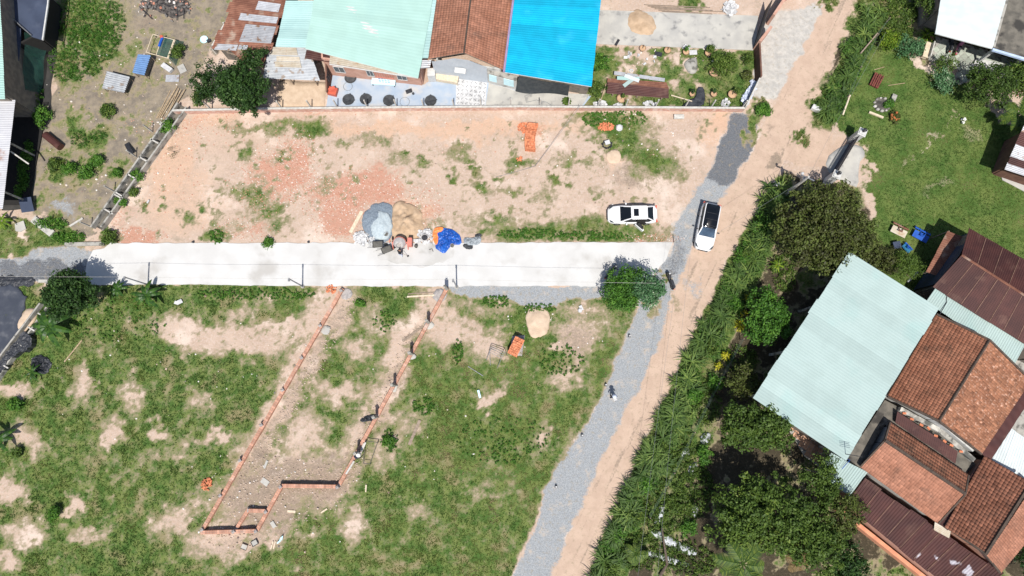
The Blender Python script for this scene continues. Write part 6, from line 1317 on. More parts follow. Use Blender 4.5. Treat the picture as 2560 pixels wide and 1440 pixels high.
# sand, stone and gravel heaps
def heap(name, label, pts, h, mat, soft=1.2, sp=.14, amp=.30, nz_=.22, cat='heap', z0=.01):
    o = patch(name, smoothpoly([tuple(P(x, y)[:2]) for x, y in pts], 2), lambda x, y, d: z0+h*np.clip(d/soft, 0, 1)**.85*(1-.15*np.clip(d/soft, 0, 1))*(1+nz_*(fbm(x, y, 1.6, 4)-.5)*4)+.10*nz_*np.minimum(1, d*4)*np.sin(5*x+3*fbm(x, y, 1.2, 3)*6), mat, sp, amp); tag(o, label, cat); return o
heap('sand_heap', 'oval pale sand heap beside the grey gravel below the lane', [(1330, 768), (1360, 765), (1374, 790), (1374, 825), (1355, 845), (1330, 845), (1315, 815), (1317, 785)], .36, m_sandpale, 1.0)
heap('crushed_stone_heap', 'blue grey crushed stone heap touching the brown sand heap on the lane edge', [(912, 525), (935, 507), (975, 505), (985, 530), (985, 565), (978, 600), (950, 607), (918, 590), (905, 560)], .5, m_aggr, 1.3)
heap('stone_dust_heap', 'pale grey stone dust poured over the crushed stone heap', [(935, 540), (955, 525), (978, 538), (980, 565), (975, 598), (945, 600), (925, 575)], .45, m_aggrp, 1.1, z0=.28)
heap('sand_heap', 'brown mixing sand heap with a dug ridge beside the concrete mixer', [(983, 508), (1020, 502), (1050, 520), (1062, 555), (1055, 585), (1035, 600), (1000, 600), (978, 590), (976, 550)], .62, m_sand, 1.5, nz_=.5)
heap('sand_heap', 'round brown sand heap on the white yard by the blue roof', [(1568, 30), (1610, 22), (1640, 45), (1646, 70), (1630, 92), (1590, 90), (1565, 70)], .34, m_sand, 1.1)
heap('sand_heap', 'small low pale sand pile on the bare lot by the black frame', [(1512, 388), (1535, 372), (1552, 385), (1548, 405), (1525, 410)], .15, m_sandpale, .6)
heap('grey_ash_heap', 'small grey heap of dry cuttings in the front garden', [(1708, 165), (1725, 142), (1745, 150), (1745, 175), (1728, 185)], .35, m_concgrey, .5)
o = patch('wet_stain', smoothpoly([tuple(P(x, y)[:2]) for x, y in ((925, 618), (1000, 612), (1130, 612), (1150, 630), (1100, 655), (1030, 668), (970, 655), (930, 640))]), lambda x, y, d: .064+0*x, M('cement_stain', (.49, .48, .46), (.43, .42, .395), .6, .9, c3=(.27, .26, .235), s3=.55, a3=.45, w3=.3), .3, .8, .8, skirt=False); tag(o, kind='structure')
# white rubble / empty bags
def scrap(name, label, L, n, seed, mat, s=(.2, .5), th=.05, cat='rubble', zt=.35):
    r = random.Random(seed); b = MB()
    for i in range(n):
        q = math.sqrt(r.random()); a = r.random()*6.28; l = r.choice(L); p = P(l[0]+l[2]*q*math.cos(a), l[1]+l[3]*q*math.sin(a)); b.tone = r.uniform(-1, 1)
        b.box((p.x, p.y, .08+zt*(1-q)*r.random()), (r.uniform(*s), r.uniform(*s)*.7, th*r.uniform(.5, 2)), r.random()*6, tilt=(r.uniform(-.7, .7), r.uniform(-.7, .7)))
    o = b.build(name, mat, fix=False); tag(o, label, cat, kind='stuff')
scrap('white_scrap_heap', 'heap of white broken plaster pieces left of the wheelbarrows', [(912, 600, 26, 16), (900, 592, 14, 12)], 120, 1, m_white, (.15, .42), .07)
scrap('cement_bags', 'empty white cement bags strewn right of the concrete mixer', [(1052, 588, 10, 14), (1050, 605, 18, 8), (1075, 600, 14, 12), (1068, 582, 10, 8)], 70, 2, m_white, (.2, .45), .04)
scrap('bag_litter', 'white bags and litter along the inside of the boundary wall', [(1500, 262, 14, 8), (1545, 266, 10, 5), (1622, 262, 18, 6), (1813, 260, 8, 10)], 60, 3, m_white, (.2, .5), .08)
scrap('wall_bags', 'row of pale bags heaped along the angled garden wall by the road', [(1863, 250, 8, 14), (1872, 235, 7, 12), (1882, 215, 6, 12)], 60, 4, m_lightcl, (.25, .55), .12)
scrap('pale_trash', 'white paper litter in the front garden grass', [(1580, 138, 20, 12), (1620, 150, 30, 16), (1715, 120, 8, 6)], 22, 5, m_white, (.12, .4), .03)
scrap('tyre_scrap', 'white sheet rubbish at the top edge between the yard and the gate', [(1825, 20, 18, 14)], 46, 6, m_white, (.3, .7), .05)

# ------------------------------------------------------------------ mixer, barrows, buckets, tarps
mx = thing('concrete_mixer', 'concrete mixer with a cement crusted drum on the lane edge', 'concrete mixer', P(1003, 612)); Rm = Matrix.Rotation(R(38), 3, 'X'); b = MB()
b.lathe([(.0, -.55), (.34, -.55), (.58, -.15), (.60, .12), (.40, .5), (.30, .62), (.27, .62), (.36, .48), (.0, .0)], (0, 0, .95), 18, Rm); b.build('drum', m_drum, mx, world=False, smooth=False)
b = MB(); b.lathe([(.605, -.06), (.64, -.06), (.64, .04), (.605, .04)], (0, 0, .95), 18, Rm); b.build('gear_ring', m_salmon, mx, world=False)
b = MB(); b.beam((-.75, 0, .95), (.75, 0, .95), .1, .1); [b.beam((s*.72, 0, .95), (s*.72, f*.5, .1), .08, .08) for s in (-1, 1) for f in (-1, 1)]; b.beam((-.72, .5, .15), (.72, .5, .15), .07, .07); b.build('frame', m_salmon, mx, world=False)
b = MB(); b.box((.98, .05, .8), (.42, .78, .75)); b.build('motor_cover', m_salmon, mx, world=False)
for s in (-1, 1): b = MB(); b.tube([(s*.78-.05, .55, .2), (s*.78+.05, .55, .2)], .2, 12); b.build('wheel', m_rubber, mx, world=False)
b = MB(); b.tube([(-.85, .1, 1.0), (-.85, .1, 1.5)], .03, 5); b.lathe([(.2, -.02), (.23, -.02), (.23, .02), (.2, .02)], (-.9, .1, 1.3), 12, Matrix.Rotation(R(90), 3, 'Y')); b.build('tipping_wheel', m_salmon, mx, world=False)
def barrow(label, x, y, rz, fill):
    t = thing('wheelbarrow', label, 'wheelbarrow', P(x, y), rz, 'wheelbarrows by the mixer'); b = MB(); lo = [(-.32, -.2), (.34, -.2), (.34, .2), (-.32, .2)]; hi = [(-.5, -.33), (.5, -.33), (.5, .33), (-.5, .33)]
    V = [(x_, y_, .35) for x_, y_ in lo]+[(x_, y_, .62) for x_, y_ in hi]+[(x_*.94, y_*.92, .62) for x_, y_ in hi]; b.mesh(V, [(0, 1, 2, 3)]+[(i, (i+1) % 4, 4+(i+1) % 4, 4+i) for i in range(4)]+[(4+i, 4+(i+1) % 4, 8+(i+1) % 4, 8+i) for i in range(4)]); b.build('tray', m_steel, t, world=False, fix=False)
    b = MB(); q = .55; b.mesh([(x_*.9, y_*.88, q) for x_, y_ in hi]+[(0, 0, q+.07)], [(0, 1, 4), (1, 2, 4), (2, 3, 4), (3, 0, 4)]); b.build('load', fill, t, world=False, fix=False)
    for s in (-1, 1): b = MB(); b.tube([(.7, s*.1, .2), (.3, s*.24, .36), (-.5, s*.26, .5), (-1.0, s*.28, .62)], .022, 5); b.build('handle', m_steel, t, world=False)
    b = MB(); b.tube([(.72, -.05, .2), (.72, .05, .2)], .2, 12); b.build('wheel', m_rubber, t, world=False)
    for s in (-1, 1): b = MB(); b.tube([(-.3, s*.22, .4), (-.42, s*.22, .0)], .02, 5); b.build('leg', m_steel, t, world=False)
barrow('wheelbarrow half filled with grey mortar against the white scrap heap', 947, 614, R(4), m_cementwet)
barrow('wheelbarrow brim full of grey mortar nearest the worker at the mixer', 969, 627, R(22), m_cementwet)
def bucket(label, x, y, col, r_=.17, h=.32, fill=m_cementwet):
    t = thing('bucket', label, 'bucket', P(x, y)); b = MB(); b.lathe([(0, .01), (r_*.8, .01), (r_, h), (r_*.9, h), (r_*.75, .05)], (0, 0, .05), 14); b.build('pail', col, t, world=False); b = MB(); b.lathe([(0, h*.8), (r_*.88, h*.8)], (0, 0, .05), 14); b.build('content', fill, t, world=False, fix=False)
    b = MB(); b.tube([(-r_, 0, h+.03), (-r_*.6, .08, h+.1), (r_*.6, .08, h+.1), (r_, 0, h+.03)], .01, 4); b.build('handle', m_steel, t, world=False)
bucket('black bucket standing right of the mixer motor', 1041, 617, m_rubber); bucket('white drum bucket between the stone heap and the mixer', 967, 588, m_white, .24, .5); bucket('dark tub of grout among the empty cement bags', 1063, 596, m_drum, .34, .4, m_steel); bucket('pail with orange rim in front of the blue tarp', 1131, 616, m_drum, .2, .34)
b = MB(); b.tube([P(1073, 624, .1), P(1080, 622, .12), P(1083, 629, .1)], .03, 5); simple('steel_hook', 'bent dark steel bar on the lane near the blue tarp', 'bar', b, m_steel)
tp = thing('blue_tarp', 'crumpled bright blue tarpaulin with orange lining lying over the lane edge', 'tarpaulin', P(1118, 602))
patch('tarp_sheet', smoothpoly([tuple(P(x, y)[:2]) for x, y in ((1086, 577), (1108, 570), (1128, 572), (1140, 582), (1150, 590), (1155, 612), (1132, 612), (1124, 620), (1110, 636), (1098, 628), (1087, 620), (1095, 600))], 1), lambda x, y, d: .10+(.30*fbm(x, y, 1.2, 3)+1.1*np.abs(fbm(x, y, 1.9, 4, 3.)-.5))*np.minimum(1, d/.5+.15), m_tarpb, .09, .12, smooth=False, parent=tp)
patch('tarp_lining', smoothpoly([tuple(P(x, y)[:2]) for x, y in ((1085, 574), (1095, 569), (1110, 569), (1106, 580), (1094, 584), (1097, 600), (1096, 612), (1088, 612), (1081, 595))], 1), lambda x, y, d: .16+(.30*fbm(x, y, 1.2, 3)+1.1*np.abs(fbm(x, y, 1.9, 4, 3.)-.5))*np.minimum(1, d/.5+.15), m_tarpo, .12, .06, smooth=False, parent=tp)
tp2 = thing('grey_tarp', 'crumpled grey and charcoal tarpaulin right of the blue tarp', 'tarpaulin', P(1180, 605))
patch('tarp_sheet', smoothpoly([tuple(P(x, y)[:2]) for x, y in ((1158, 596), (1172, 593), (1185, 595), (1200, 588), (1206, 600), (1198, 612), (1180, 616), (1160, 612))], 1), lambda x, y, d: .06+1.5*np.abs(fbm(x, y, 2.1, 4)-.5)*np.minimum(1, d/.3+.2), m_tarpg, .09, .14, smooth=False, parent=tp2)
patch('tarp_flap', smoothpoly([tuple(P(x, y)[:2]) for x, y in ((1154, 615), (1165, 606), (1184, 612), (1182, 624), (1170, 627))], 1), lambda x, y, d: .07+.9*np.abs(fbm(x, y, 2.4, 4)-.5)*np.minimum(1, d/.3+.2), m_tarpd, .09, .12, smooth=False, parent=tp2)
patch('tarp_flap', smoothpoly([tuple(P(x, y)[:2]) for x, y in ((1184, 590), (1196, 582), (1208, 588), (1200, 596))], 1), lambda x, y, d: .07+.9*np.abs(fbm(x, y, 2.4, 4)-.5)*np.minimum(1, d/.3+.2), m_tarpd, .09, .12, smooth=False, parent=tp2)
# black frame with white board on the lot
fr = thing('scrap_heap', 'black tangled metal frame topped with a white board on the bare lot', 'scrap', P(1517, 364)); c = P(1517, 364); b = MB()
for k in range(7): a = k*.9; b.tube([c+Vector((.5*math.cos(a), .4*math.sin(a), .1)), c+Vector((.55*math.cos(a+1.3), .42*math.sin(a+1.3), .35)), c+Vector((.4*math.cos(a+2.5), .4*math.sin(a+2.5), .15))], .045, 5)
b.build('frame_tubes', m_steel, fr); b = MB(); b.box(c+Vector((.0, .15, .5)), (.5, .42, .04), .3, tilt=(.1, .1)); b.build('board', m_white, fr)
o = MB(); o.lathe([(.0, .3), (.25, .28), (.36, .12), (.34, 0)], P(1548, 320), 10, jit=.2); o = simple('white_sack', 'small white sack in the grass right of the flat brick heap', 'sack', o, m_white)
b = MB(); b.box(P(1697, 292, .2), (1.0, .42, .34), 0, tilt=(.2, 0)); simple('pipe_trough', 'pale concrete trough at the foot of the boundary wall', 'trough', b, m_post)
b = MB(); b.tube([P(368, 508, .1), P(372, 500, .1)], .09, 6); simple('white_stub', 'short white pipe stub on the bare soil at left', 'pipe', b, m_white)
# trestle
ts = thing('steel_trestle', 'thin steel trestle frame standing in the grass left of the brick block', 'trestle', P(1243, 880)); b = MB()
u0, u1, u2, u3 = P(1228, 868, .9), P(1262, 880, .9), P(1254, 895, .9), P(1224, 880, .9)
for p, q in ((u0, u1), (u3, u2), (lerp(u0, u3, .33), lerp(u1, u2, .33)), (lerp(u0, u3, .66), lerp(u1, u2, .66)), (u0, u3), (u1, u2)): b.beam(p, q, .04, .04)
b.build('top_frame', m_metal, ts)
for p, q in ((u0, P(1216, 900)), (u3, P(1226, 913)), (u1, P(1268, 890)), (u2, P(1243, 920))): b = MB(); b.beam(p, q, .04, .04); b.build('leg', m_metal, ts)
b = MB(); b.box(P(1198, 985, .1), (.2, .75, .12), R(15)); simple('aqua_bottle', 'pale aqua plastic strip lying in the middle of the right grass', 'plastic strip', b, m_aqua)
b = MB(); b.lathe([(.0, .3), (.18, .26), (.25, .1), (.2, 0)], P(1450, 776), 8, jit=.3); b.box(P(1453, 770, .1), (.3, .5, .1), .4); simple('torn_white_bag', 'torn white bag on the soil left of the roadside tree', 'bag', b, m_white)
for k, (x, y) in enumerate(((1573, 840), (1514, 962), (1455, 1088), (1390, 1216))):
    t = thing('stake', ('short white stake on the gravel edge nearest the roadside tree', 'short white stake on the gravel edge by the walking worker', 'short white stake with dark foot on the gravel edge at the grass bend', 'lowest short white stake on the gravel edge')[k], 'stake', P(x, y), group='stakes along the gravel edge'); b = MB(); b.box((0, 0, .2), (.12, .12, .4)); b.build('shaft', m_white, t, world=False); b = MB(); b.box((0, 0, .03), (.24, .24, .1)); b.build('foot', m_steel, t, world=False)

# ------------------------------------------------------------------ lane poles, utility pole, wires
tops = []
for k, (x, y, lb) in enumerate(((371, 712, 'leftmost of three slim grey light poles on the lower lane edge, by the banana plant'), (757, 716, 'middle one of three slim grey light poles on the lower lane edge'), (1142, 718, 'rightmost of three slim grey light poles, next to the right footing wall'))):
    p = P(x, y); t = thing('light_pole', lb, 'pole', (p.x, p.y, 0), group='light poles along the lane'); b = MB(); b.tube([p, p+Vector((0, 0, 4.3))], [.075, .055], 8); b.build('shaft', m_polec, t)
    b = MB(); b.box(p+Vector((0, -.08, 4.2)), (.16, .3, .12)); b.build('insulator', m_metal, t); b = MB(); b.lathe([(.2, 0), (.2, .08), (.1, .1)], p, 8); b.build('foot', m_concgrey, t); tops.append(p+Vector((0, 0, 4.3)))
up_ = thing('utility_pole', 'tall pale utility pole leaning over the road beside the white gate', 'utility pole', P(1962, 487)); p = P(1962, 487); b = MB(); b.tube([p, p+Vector((0, 0, 5.6))], [.15, .10], 8); b.build('shaft', m_post, up_)
utop = p+Vector((0, 0, 5.6)); b = MB(); b.beam(utop+Vector((-.6, .3, -.3)), utop+Vector((.6, -.3, -.3)), .1, .1); b.build('cross_arm', m_metal, up_); b = MB(); b.box(utop+Vector((0, .1, -1.2)), (.35, .3, .6)); b.build('meter_box', m_metal, up_); b = MB(); b.ball(utop+Vector((-.5, .35, -.1)), .14); b.build('lamp', m_white, up_)
def wire(label, pts, sag=.25, r_=.008, mat=m_wire):
    b = MB(); out = []
    for a, c in zip(pts, pts[1:]):
        for i in range(8): t = i/8; q = lerp(Vector(a), Vector(c), t); q.z -= sag*4*t*(1-t); out.append(q)
    out.append(Vector(pts[-1])); b.tube(out, r_, 4, cap=False); simple('overhead_wire', label, 'wire', b, mat)
wire('pale wire strung over the three light poles along the lane', [P(-60, 690, 4.2)]+tops+[P(1640, 708, 4.4)], .15, .010, m_post)
wire('wire running from the utility pole down along the road to the bottom edge', [utop, P(1700, 640, 5), P(1590, 1480, 5)], .4); wire('second wire along the gravel strip to the bottom edge', [P(1725, 640, 5), P(1640, 1480, 5)], .4); wire('wire from the utility pole up along the road hedge', [utop, P(2215, 80, 5)], .4)
wire('slack dark cable from the boundary wall across the bare lot', [P(1452, 262, 1.6), P(1338, 415, .2), P(1240, 442, .06)], .12, .018, m_wire)
# hedge wire fences
def wire_fence(label, pts, h=1.2):
    t = thing('wire_fence', label, 'fence', P(*pts[0])); posts = []
    for a, c in zip(pts, pts[1:]):
        k = max(1, int((P(*c)-P(*a)).length/3)); posts += [lerp(P(*a), P(*c), i/k) for i in range(k)]
    for p in posts: b = MB(); b.beam(p, p+Vector((0, 0, h)), .08, .08); b.build('post', m_wood, t)
    for z in (.4, .8, 1.15):
        b = MB(); b.tube([p+Vector((0, 0, z)) for p in posts], .007, 3, cap=False); b.build('strand', m_wiref, t)
wire_fence('thin wire fence between road grass and garden lawn', [(2210, 60), (2182, 100), (2140, 180), (2110, 250), (2080, 310)])
wire_fence('thin wire fence behind the cane hedge above the mulch rows', [(1850, 850), (1790, 960), (1730, 1080), (1680, 1180), (1620, 1290), (1560, 1400)])
plank('fallen_post', 'weathered fallen fence post lying across the road hedge', 'post', 2140, 145, 2182, 95, .12, .12, m_wood, 1.0); plank('pale_post', 'pale fallen stick at the lower end of the road hedge fence', 'post', 2098, 295, 2116, 246, .14, .1, m_woodpale, .8)

# ------------------------------------------------------------------ white gate of the lawn garden
gg2 = thing('garden_gate', 'dark sliding gate with spiked top between two white pillars beside the road', 'gate', P(2110, 380))
pA, pB = P(2128, 352), P(2066, 455)
for p in (pA, pB):
    b = MB(); b.box((p.x, p.y, 1.1), (.62, .62, 2.2), R(-25)); pl = b.build('pillar', m_edge, gg2); b = MB(); b.box((p.x, p.y, 2.25), (.78, .78, .12), R(-25)); b.box((p.x, p.y, 2.36), (.6, .6, .1), R(-25)); b.build('pillar_cap', m_edge, pl)
    b = MB(); b.box((p.x, p.y, 2.6), (.18, .18, .36)); b.lathe([(.16, 0), (.2, .08), (.05, .2)], (p.x, p.y, 2.75), 8); b.build('lantern', m_steel, pl)
gd = (pB-pA); L_ = gd.length; gdn = gd.normalized(); q0 = pA+gdn*.35; q1 = pB-gdn*.35; b = MB()
for z in (.1, 1.0, 1.75): b.beam(q0+Vector((0, 0, z)), q1+Vector((0, 0, z)), .08, .07)
b.build('rail', m_steel, gg2); n_ = 24
for i in range(n_+1):
    p = lerp(q0, q1, i/n_); b = MB(); b.box((p.x, p.y, 1.0), (.045, .045, 1.85)); b.lathe([(.04, 0), (.0, .16)], (p.x, p.y, 1.92), 4); b.build('bar', m_steel, gg2)
b = MB(); b.beam(q0+Vector((0, 0, .65)), q1+Vector((0, 0, .65)), .03, 1.1); b.build('lower_panel', m_bluegrey, gg2)
o = patch('gate_pad', smoothpoly([tuple(P(x, y)[:2]) for x, y in ((2060, 400), (2110, 360), (2150, 362), (2165, 385), (2145, 410), (2148, 470), (2120, 462), (2075, 440))], 1), lambda x, y, d: .018+0*x, m_concdry, .5, .12); tag(o, kind='structure')
b = MB(); b.box(P(1944, 463, .25), (.9, .4, .5), R(-25)); simple('kerb_stone', 'white kerb block at the road side below the utility pole', 'block', b, m_edge); b = MB(); b.box(P(2040, 272, .2), (.9, .5, .4), R(-30)); simple('kerb_stone', 'white kerb block where the road hedge ends', 'block', b, m_edge)

# ------------------------------------------------------------------ garden things on the right
wb = thing('garden_bench', 'cream stone garden bench left of the tiled porch', 'bench', P(2312, 130), R(-20)); b = MB(); b.box((0, 0, .45), (.6, 1.7, .12)); b.build('seat', m_woodpale, wb, world=False)
for s in (-1, 1): b = MB(); b.box((0, s*.65, .2), (.5, .18, .42)); b.build('leg', m_woodpale, wb, world=False)
b = MB(); b.box((.3, 0, .7), (.1, 1.7, .45)); b.build('backrest', m_post, wb, world=False)
rb = thing('red_pallet', 'dark red wooden slatted pallet on the upper lawn', 'pallet', P(2188, 204), R(62))
for k in range(5): b = MB(); b.tone = random.uniform(-1, 1); b.box((0, -.4+.2*k, .28+.03*random.random()), (1.5, .13, .1), random.uniform(-.04, .04)); b.build('slat', m_woodred, rb, world=False)
for s in (-1, 0, 1): b = MB(); b.box((s*.6, 0, .12), (.12, .95, .2)); b.build('bearer', m_woodred, rb, world=False)
fp = thing('fire_pit', 'ring of stones round a sooty fire pit on the lawn', 'fire pit', P(2205, 262)); b = MB(); b.lathe([(0, .04), (.75, .03), (.85, .0)], (0, 0, 0), 12, jit=.2); b.build('ash_bed', m_concdark, fp, world=False)
for k in range(11): a = k*.571; b = MB(); b.ball((.8*math.cos(a), .7*math.sin(a), .1), random.uniform(.12, .22), 6, 4, (1, .8, .7)); b.build('stone', m_concgrey if k % 3 else m_post, fp, world=False)
plank('pale_log', 'straight pale log lying below the fire pit', 'log', 2172, 281, 2207, 295, .2, .16, m_woodpale, .1); plank('dry_branch', 'thin dry branch on the lawn right of the red pallet', 'branch', 2220, 214, 2262, 208, .05, .04, m_bamboo); plank('dry_branch', 'grey stick near the top of the lawn', 'branch', 2185, 175, 2210, 168, .05, .04, m_bamboo)
b = MB(); b.box(P(2234, 245, .15), (.45, .75, .25), R(-25)); simple('grey_block', 'grey block with dark hollow beside the fire pit', 'block', b, m_concgrey)
b = MB(); b.ball(P(2505, 262, .2), .45, 8, 5, (1, .8, .5)); simple('boulder', 'pale boulder on the lawn below the dark rounded tree', 'boulder', b, m_concgrey)
def flowers(label, x, y, n, r_, mat, h=.8):
    c = P(x, y, h); b = MB()
    for i in range(n): a = random.random()*6.28; q = math.sqrt(random.random())*r_; b.ball(c+Vector((q*math.cos(a), q*math.sin(a), random.uniform(-.2, .2))), random.uniform(.07, .15), 5, 3)
    o = simple('flowers', label, 'flowers', b, mat); o['kind'] = 'stuff'
flowers('orange flower clusters beside the dark tree at the right edge', 2535, 215, 40, 1.0, m_flower, 1.2); flowers('rusty orange blooms beyond the fire pit', 2240, 292, 16, .5, m_flower, .4); flowers('white blossoms on the lawn edge plant', 2408, 302, 10, .3, m_flowerw, .3)
b = MB(); b.lathe([(.14, 0), (.2, .3), (.24, .32), (.2, .34), (.16, .28), (.0, .26)], P(2324, 100), 12); simple('terracotta_pot', 'terracotta pot at the corner of the white roof', 'pot', b, m_tile)
# implements
def implement(label, x, y, rz, mat, mat2, s=1.0):
    t = thing('farm_implement', label, 'farm implement', P(x, y), rz, 'farm implements on the lawn'); b = MB(); b.box((0, -.15*s, .4), (1.5*s, .7*s, .07), 0, tilt=(.12, 0)); b.build('hood', mat, t, world=False)
    b = MB(); b.beam((-.8*s, .45*s, .35), (.8*s, .45*s, .35), .12, .12); b.beam((-.35*s, .45*s, .4), (-.1*s, -.2*s, .75), .07, .07); b.beam((.35*s, .45*s, .4), (.1*s, -.2*s, .75), .07, .07); b.beam((-.2*s, -.2*s, .75), (.2*s, -.2*s, .75), .08, .08); b.build('frame', mat2, t, world=False)
    for k in range(7): q = (-.75+.25*k)*s; bb = MB(); bb.beam((q, .45*s, .35), (q, .68*s, .18), .05, .09); bb.beam((q, .68*s, .18), (q+.05, .6*s, .0), .04, .08); bb.build('tine', mat2, t, world=False)
    return t
implement('brown rusty tiller implement with a pale hood beside the blue one', 2243, 578, R(-28), m_beige, m_rust); implement('bright blue tiller implement with tined frame on the lawn', 2297, 590, R(-30), m_bluep, m_bluep); implement('small faded blue implement under the feathery tree', 2262, 622, R(-50), M('teal_paint', (.02, .14, .26)), m_bluep, .6)
st = thing('grey_stool', 'square slate grey stool below the brown implement', 'stool', P(2236, 615), R(10)); b = MB(); b.box((0, 0, .48), (.72, .68, .07)); b.build('seat', m_bluegrey, st, world=False)
for sx in (-1, 1):
    for sy in (-1, 1): b = MB(); b.box((sx*.28, sy*.26, .23), (.07, .07, .46)); b.build('leg', m_bluegrey, st, world=False)
b = MB(); b.tube([P(2270, 705, .15), P(2285, 690, .2), P(2295, 680, .15)], .12, 6); simple('white_jug', 'white plastic container beside the upper corner of the mint hall', 'container', b, m_white)
# mulch film rows
for lb, pts in (('long white mulch film row slanting at the bottom of the vegetable plot', [(1622, 1330), (1640, 1322), (1690, 1350), (1745, 1378), (1738, 1392), (1680, 1372)]), ('lowest white mulch film row of the vegetable plot', [(1608, 1376), (1630, 1378), (1700, 1400), (1726, 1408), (1720, 1420), (1660, 1402), (1610, 1388)]), ('short white mulch film row running up beside the hedge', [(1650, 1262), (1668, 1262), (1655, 1310), (1645, 1318), (1630, 1308)]), ('narrow white mulch row at the upper end of the vegetable plot', [(1752, 1085), (1776, 1080), (1774, 1100), (1766, 1118), (1752, 1110)]), ('left white mulch row below the upper one', [(1700, 1120), (1724, 1115), (1722, 1140), (1706, 1150), (1696, 1142)]), ('middle white mulch row beside the bright bush', [(1728, 1155), (1745, 1158), (1738, 1185), (1722, 1195), (1718, 1182)]), ('white mulch row by the edge of the broad mango crown', [(1730, 1258), (1746, 1258), (1745, 1300), (1732, 1298), (1722, 1285)])):
    o = patch('mulch_row', smoothpoly([tuple(P(x, y)[:2]) for x, y in pts], 1), lambda x, y, d: .05+.16*np.minimum(1, d/.3)+.05*fbm(x, y, 3, 3), m_mulch, .15, .12, smooth=True); tag(o, lb, 'mulch film')
b = MB(); p = [P(1650, 1440, .15), P(1668, 1410, .3), P(1662, 1370, .6), P(1655, 1320, 1.0)]; b.tube(p, [.16, .13, .10, .05], 7); simple('dead_trunk', 'dark bare trunk lying across the lowest mulch rows', 'trunk', b, m_bark)

# ------------------------------------------------------------------ front garden with pots, sheets
def pot(label, x, y, r_, plant=None, sd=0):
    t = thing('planter_bowl', label, 'plant pot', P(x, y), group='clay planter bowls in the front garden'); b = MB(); b.lathe([(r_*.6, 0), (r_*.95, .38), (r_, .42), (r_*.88, .42), (r_*.8, .34)], (0, 0, 0), 16); b.build('bowl', m_pot, t, world=False); b = MB(); b.lathe([(0, .37), (r_*.86, .36)], (0, 0, 0), 16); b.build('soil', m_potsoil, t, world=False, fix=False)
    r = np.random.default_rng(sd+5); c = P(x, y)
    if plant:
        V, F, cc, m = leaves_np(np.array([(c.x+plant[0]*(.5+r.random()*.5)+(r.random()-.5)*plant[2], c.y+plant[1]*(.5+r.random()*.5)+(r.random()-.5)*plant[2], .6+.5*r.random()) for _ in range(10)]), np.full(10, plant[2]*.55), r, 26, .13, .6); npmesh('foliage', V, F, plant[3], r.random(m), t)
    b = MB(); b.tube([(0, 0, .35), (.03, .05, .6), (.05, .1, .85)], .035, 5); b.build('stem', m_bark, t, world=False)
pot('planter bowl with white litter nearest the blue roof, upper row', 1605, 125, .34, None, 1); pot('bare earth planter bowl in the middle of the upper row', 1667, 130, .36, None, 2); pot('planter bowl with a small bright plant beside the white cloth', 1713, 134, .34, (.0, .2, .3, l_bright), 3); pot('planter bowl half under the large garden bush', 1768, 137, .34, (.1, .2, .3, l_mid), 4); pot('large planter bowl in front of the rusty sheet stack', 1552, 250, .48, (.15, .1, .25, l_mid), 5); pot('smallest planter bowl left of the black tarp, lower row', 1728, 239, .28, (-.0, .15, .25, l_dark), 6); pot('planter bowl with earth right of the black tarp, lower row', 1782, 239, .32, (-.05, .2, .2, l_dark), 7); pot('large planter bowl with a spreading green plant at the right end', 1828, 240, .44, (.35, .2, .45, l_mid), 8)
pot('wide planter at the foot of the large garden bush', 1783, 185, .5, None, 9)
bush('garden_bush', 'largest yellow green bush of the front garden growing from a wide planter', 1800, 160, 1.35, l_mid, 1.9, nclump=90, tone=(.35, 1.0)); bush('garden_shrub', 'thin green shrub in the upper right planter', 1775, 126, .4, l_mid, .9)
rsk = thing('rusty_sheet_stack', 'low stack of rusty brown corrugated sheets in the front garden', 'metal sheets', P(1595, 218)); sq_ = [P(1519, 205, .6), P(1672, 222, .6), P(1670, 246, .5), P(1517, 234, .5)]
sheet_roof(rsk, [sq_[0], sq_[1], sq_[2], sq_[3]], m_maroon, 2, .16, .02, 'sheet'); sheet_roof(rsk, [P(1520, 196, .55), P(1665, 206, .55), P(1672, 224, .58), P(1519, 206, .58)], m_rust, 1, .16, .02, 'sheet')
for k in range(3): b = MB(); a_ = lerp(sq_[0], sq_[1], .1+.4*k); c_ = lerp(sq_[3], sq_[2], .1+.4*k); b.beam(Vector((a_.x, a_.y, .25)), Vector((c_.x, c_.y, .2)), .14, .5); b.build('bearer', m_wood, rsk)
for k, (x0, y0, x1, y1, m__, lb) in enumerate(((1533, 190, 1658, 208, m_zinc, 'grey zinc strip lying along the top of the rusty sheet stack'), (1540, 203, 1595, 206, m_greymint, 'pale mint strip on the rusty sheet stack'), (1556, 224, 1580, 206, m_mint2, 'pale mint offcut laid slantwise on the rusty sheet stack'), (1558, 198, 1594, 212, m_whitesheet, 'white offcut crossing the mint one on the rusty stack'))): plank('metal_strip', lb, 'metal strip', x0, y0, x1, y1, .38, .03, m__, .72+.05*k, z1=.76+.05*k)
plank('pale_pole', 'pale pole leaning from the rusty stack to the boundary wall', 'pole', 1676, 242, 1728, 257, .09, .08, m_woodpale, .4)
plank('pale_pole', 'thin pale pole on the left end of the rusty sheet stack', 'pole', 1514, 213, 1501, 255, .07, .06, m_bamboo, .4)
o = patch('black_tarp', smoothpoly([tuple(P(x, y)[:2]) for x, y in ((1742, 218), (1760, 220), (1762, 245), (1758, 268), (1700, 270), (1722, 252), (1740, 245))], 1), lambda x, y, d: .05+.2*fbm(x, y, 2.2, 4), m_black, .14, .08); tag(o, 'black plastic tarp spread in the front garden grass', 'tarpaulin')
b = MB(); b.box(P(1733, 131, .12), (.78, .5, .05), .05); simple('white_cloth', 'white rectangular cloth at the upper edge of the front garden', 'cloth', b, m_white)
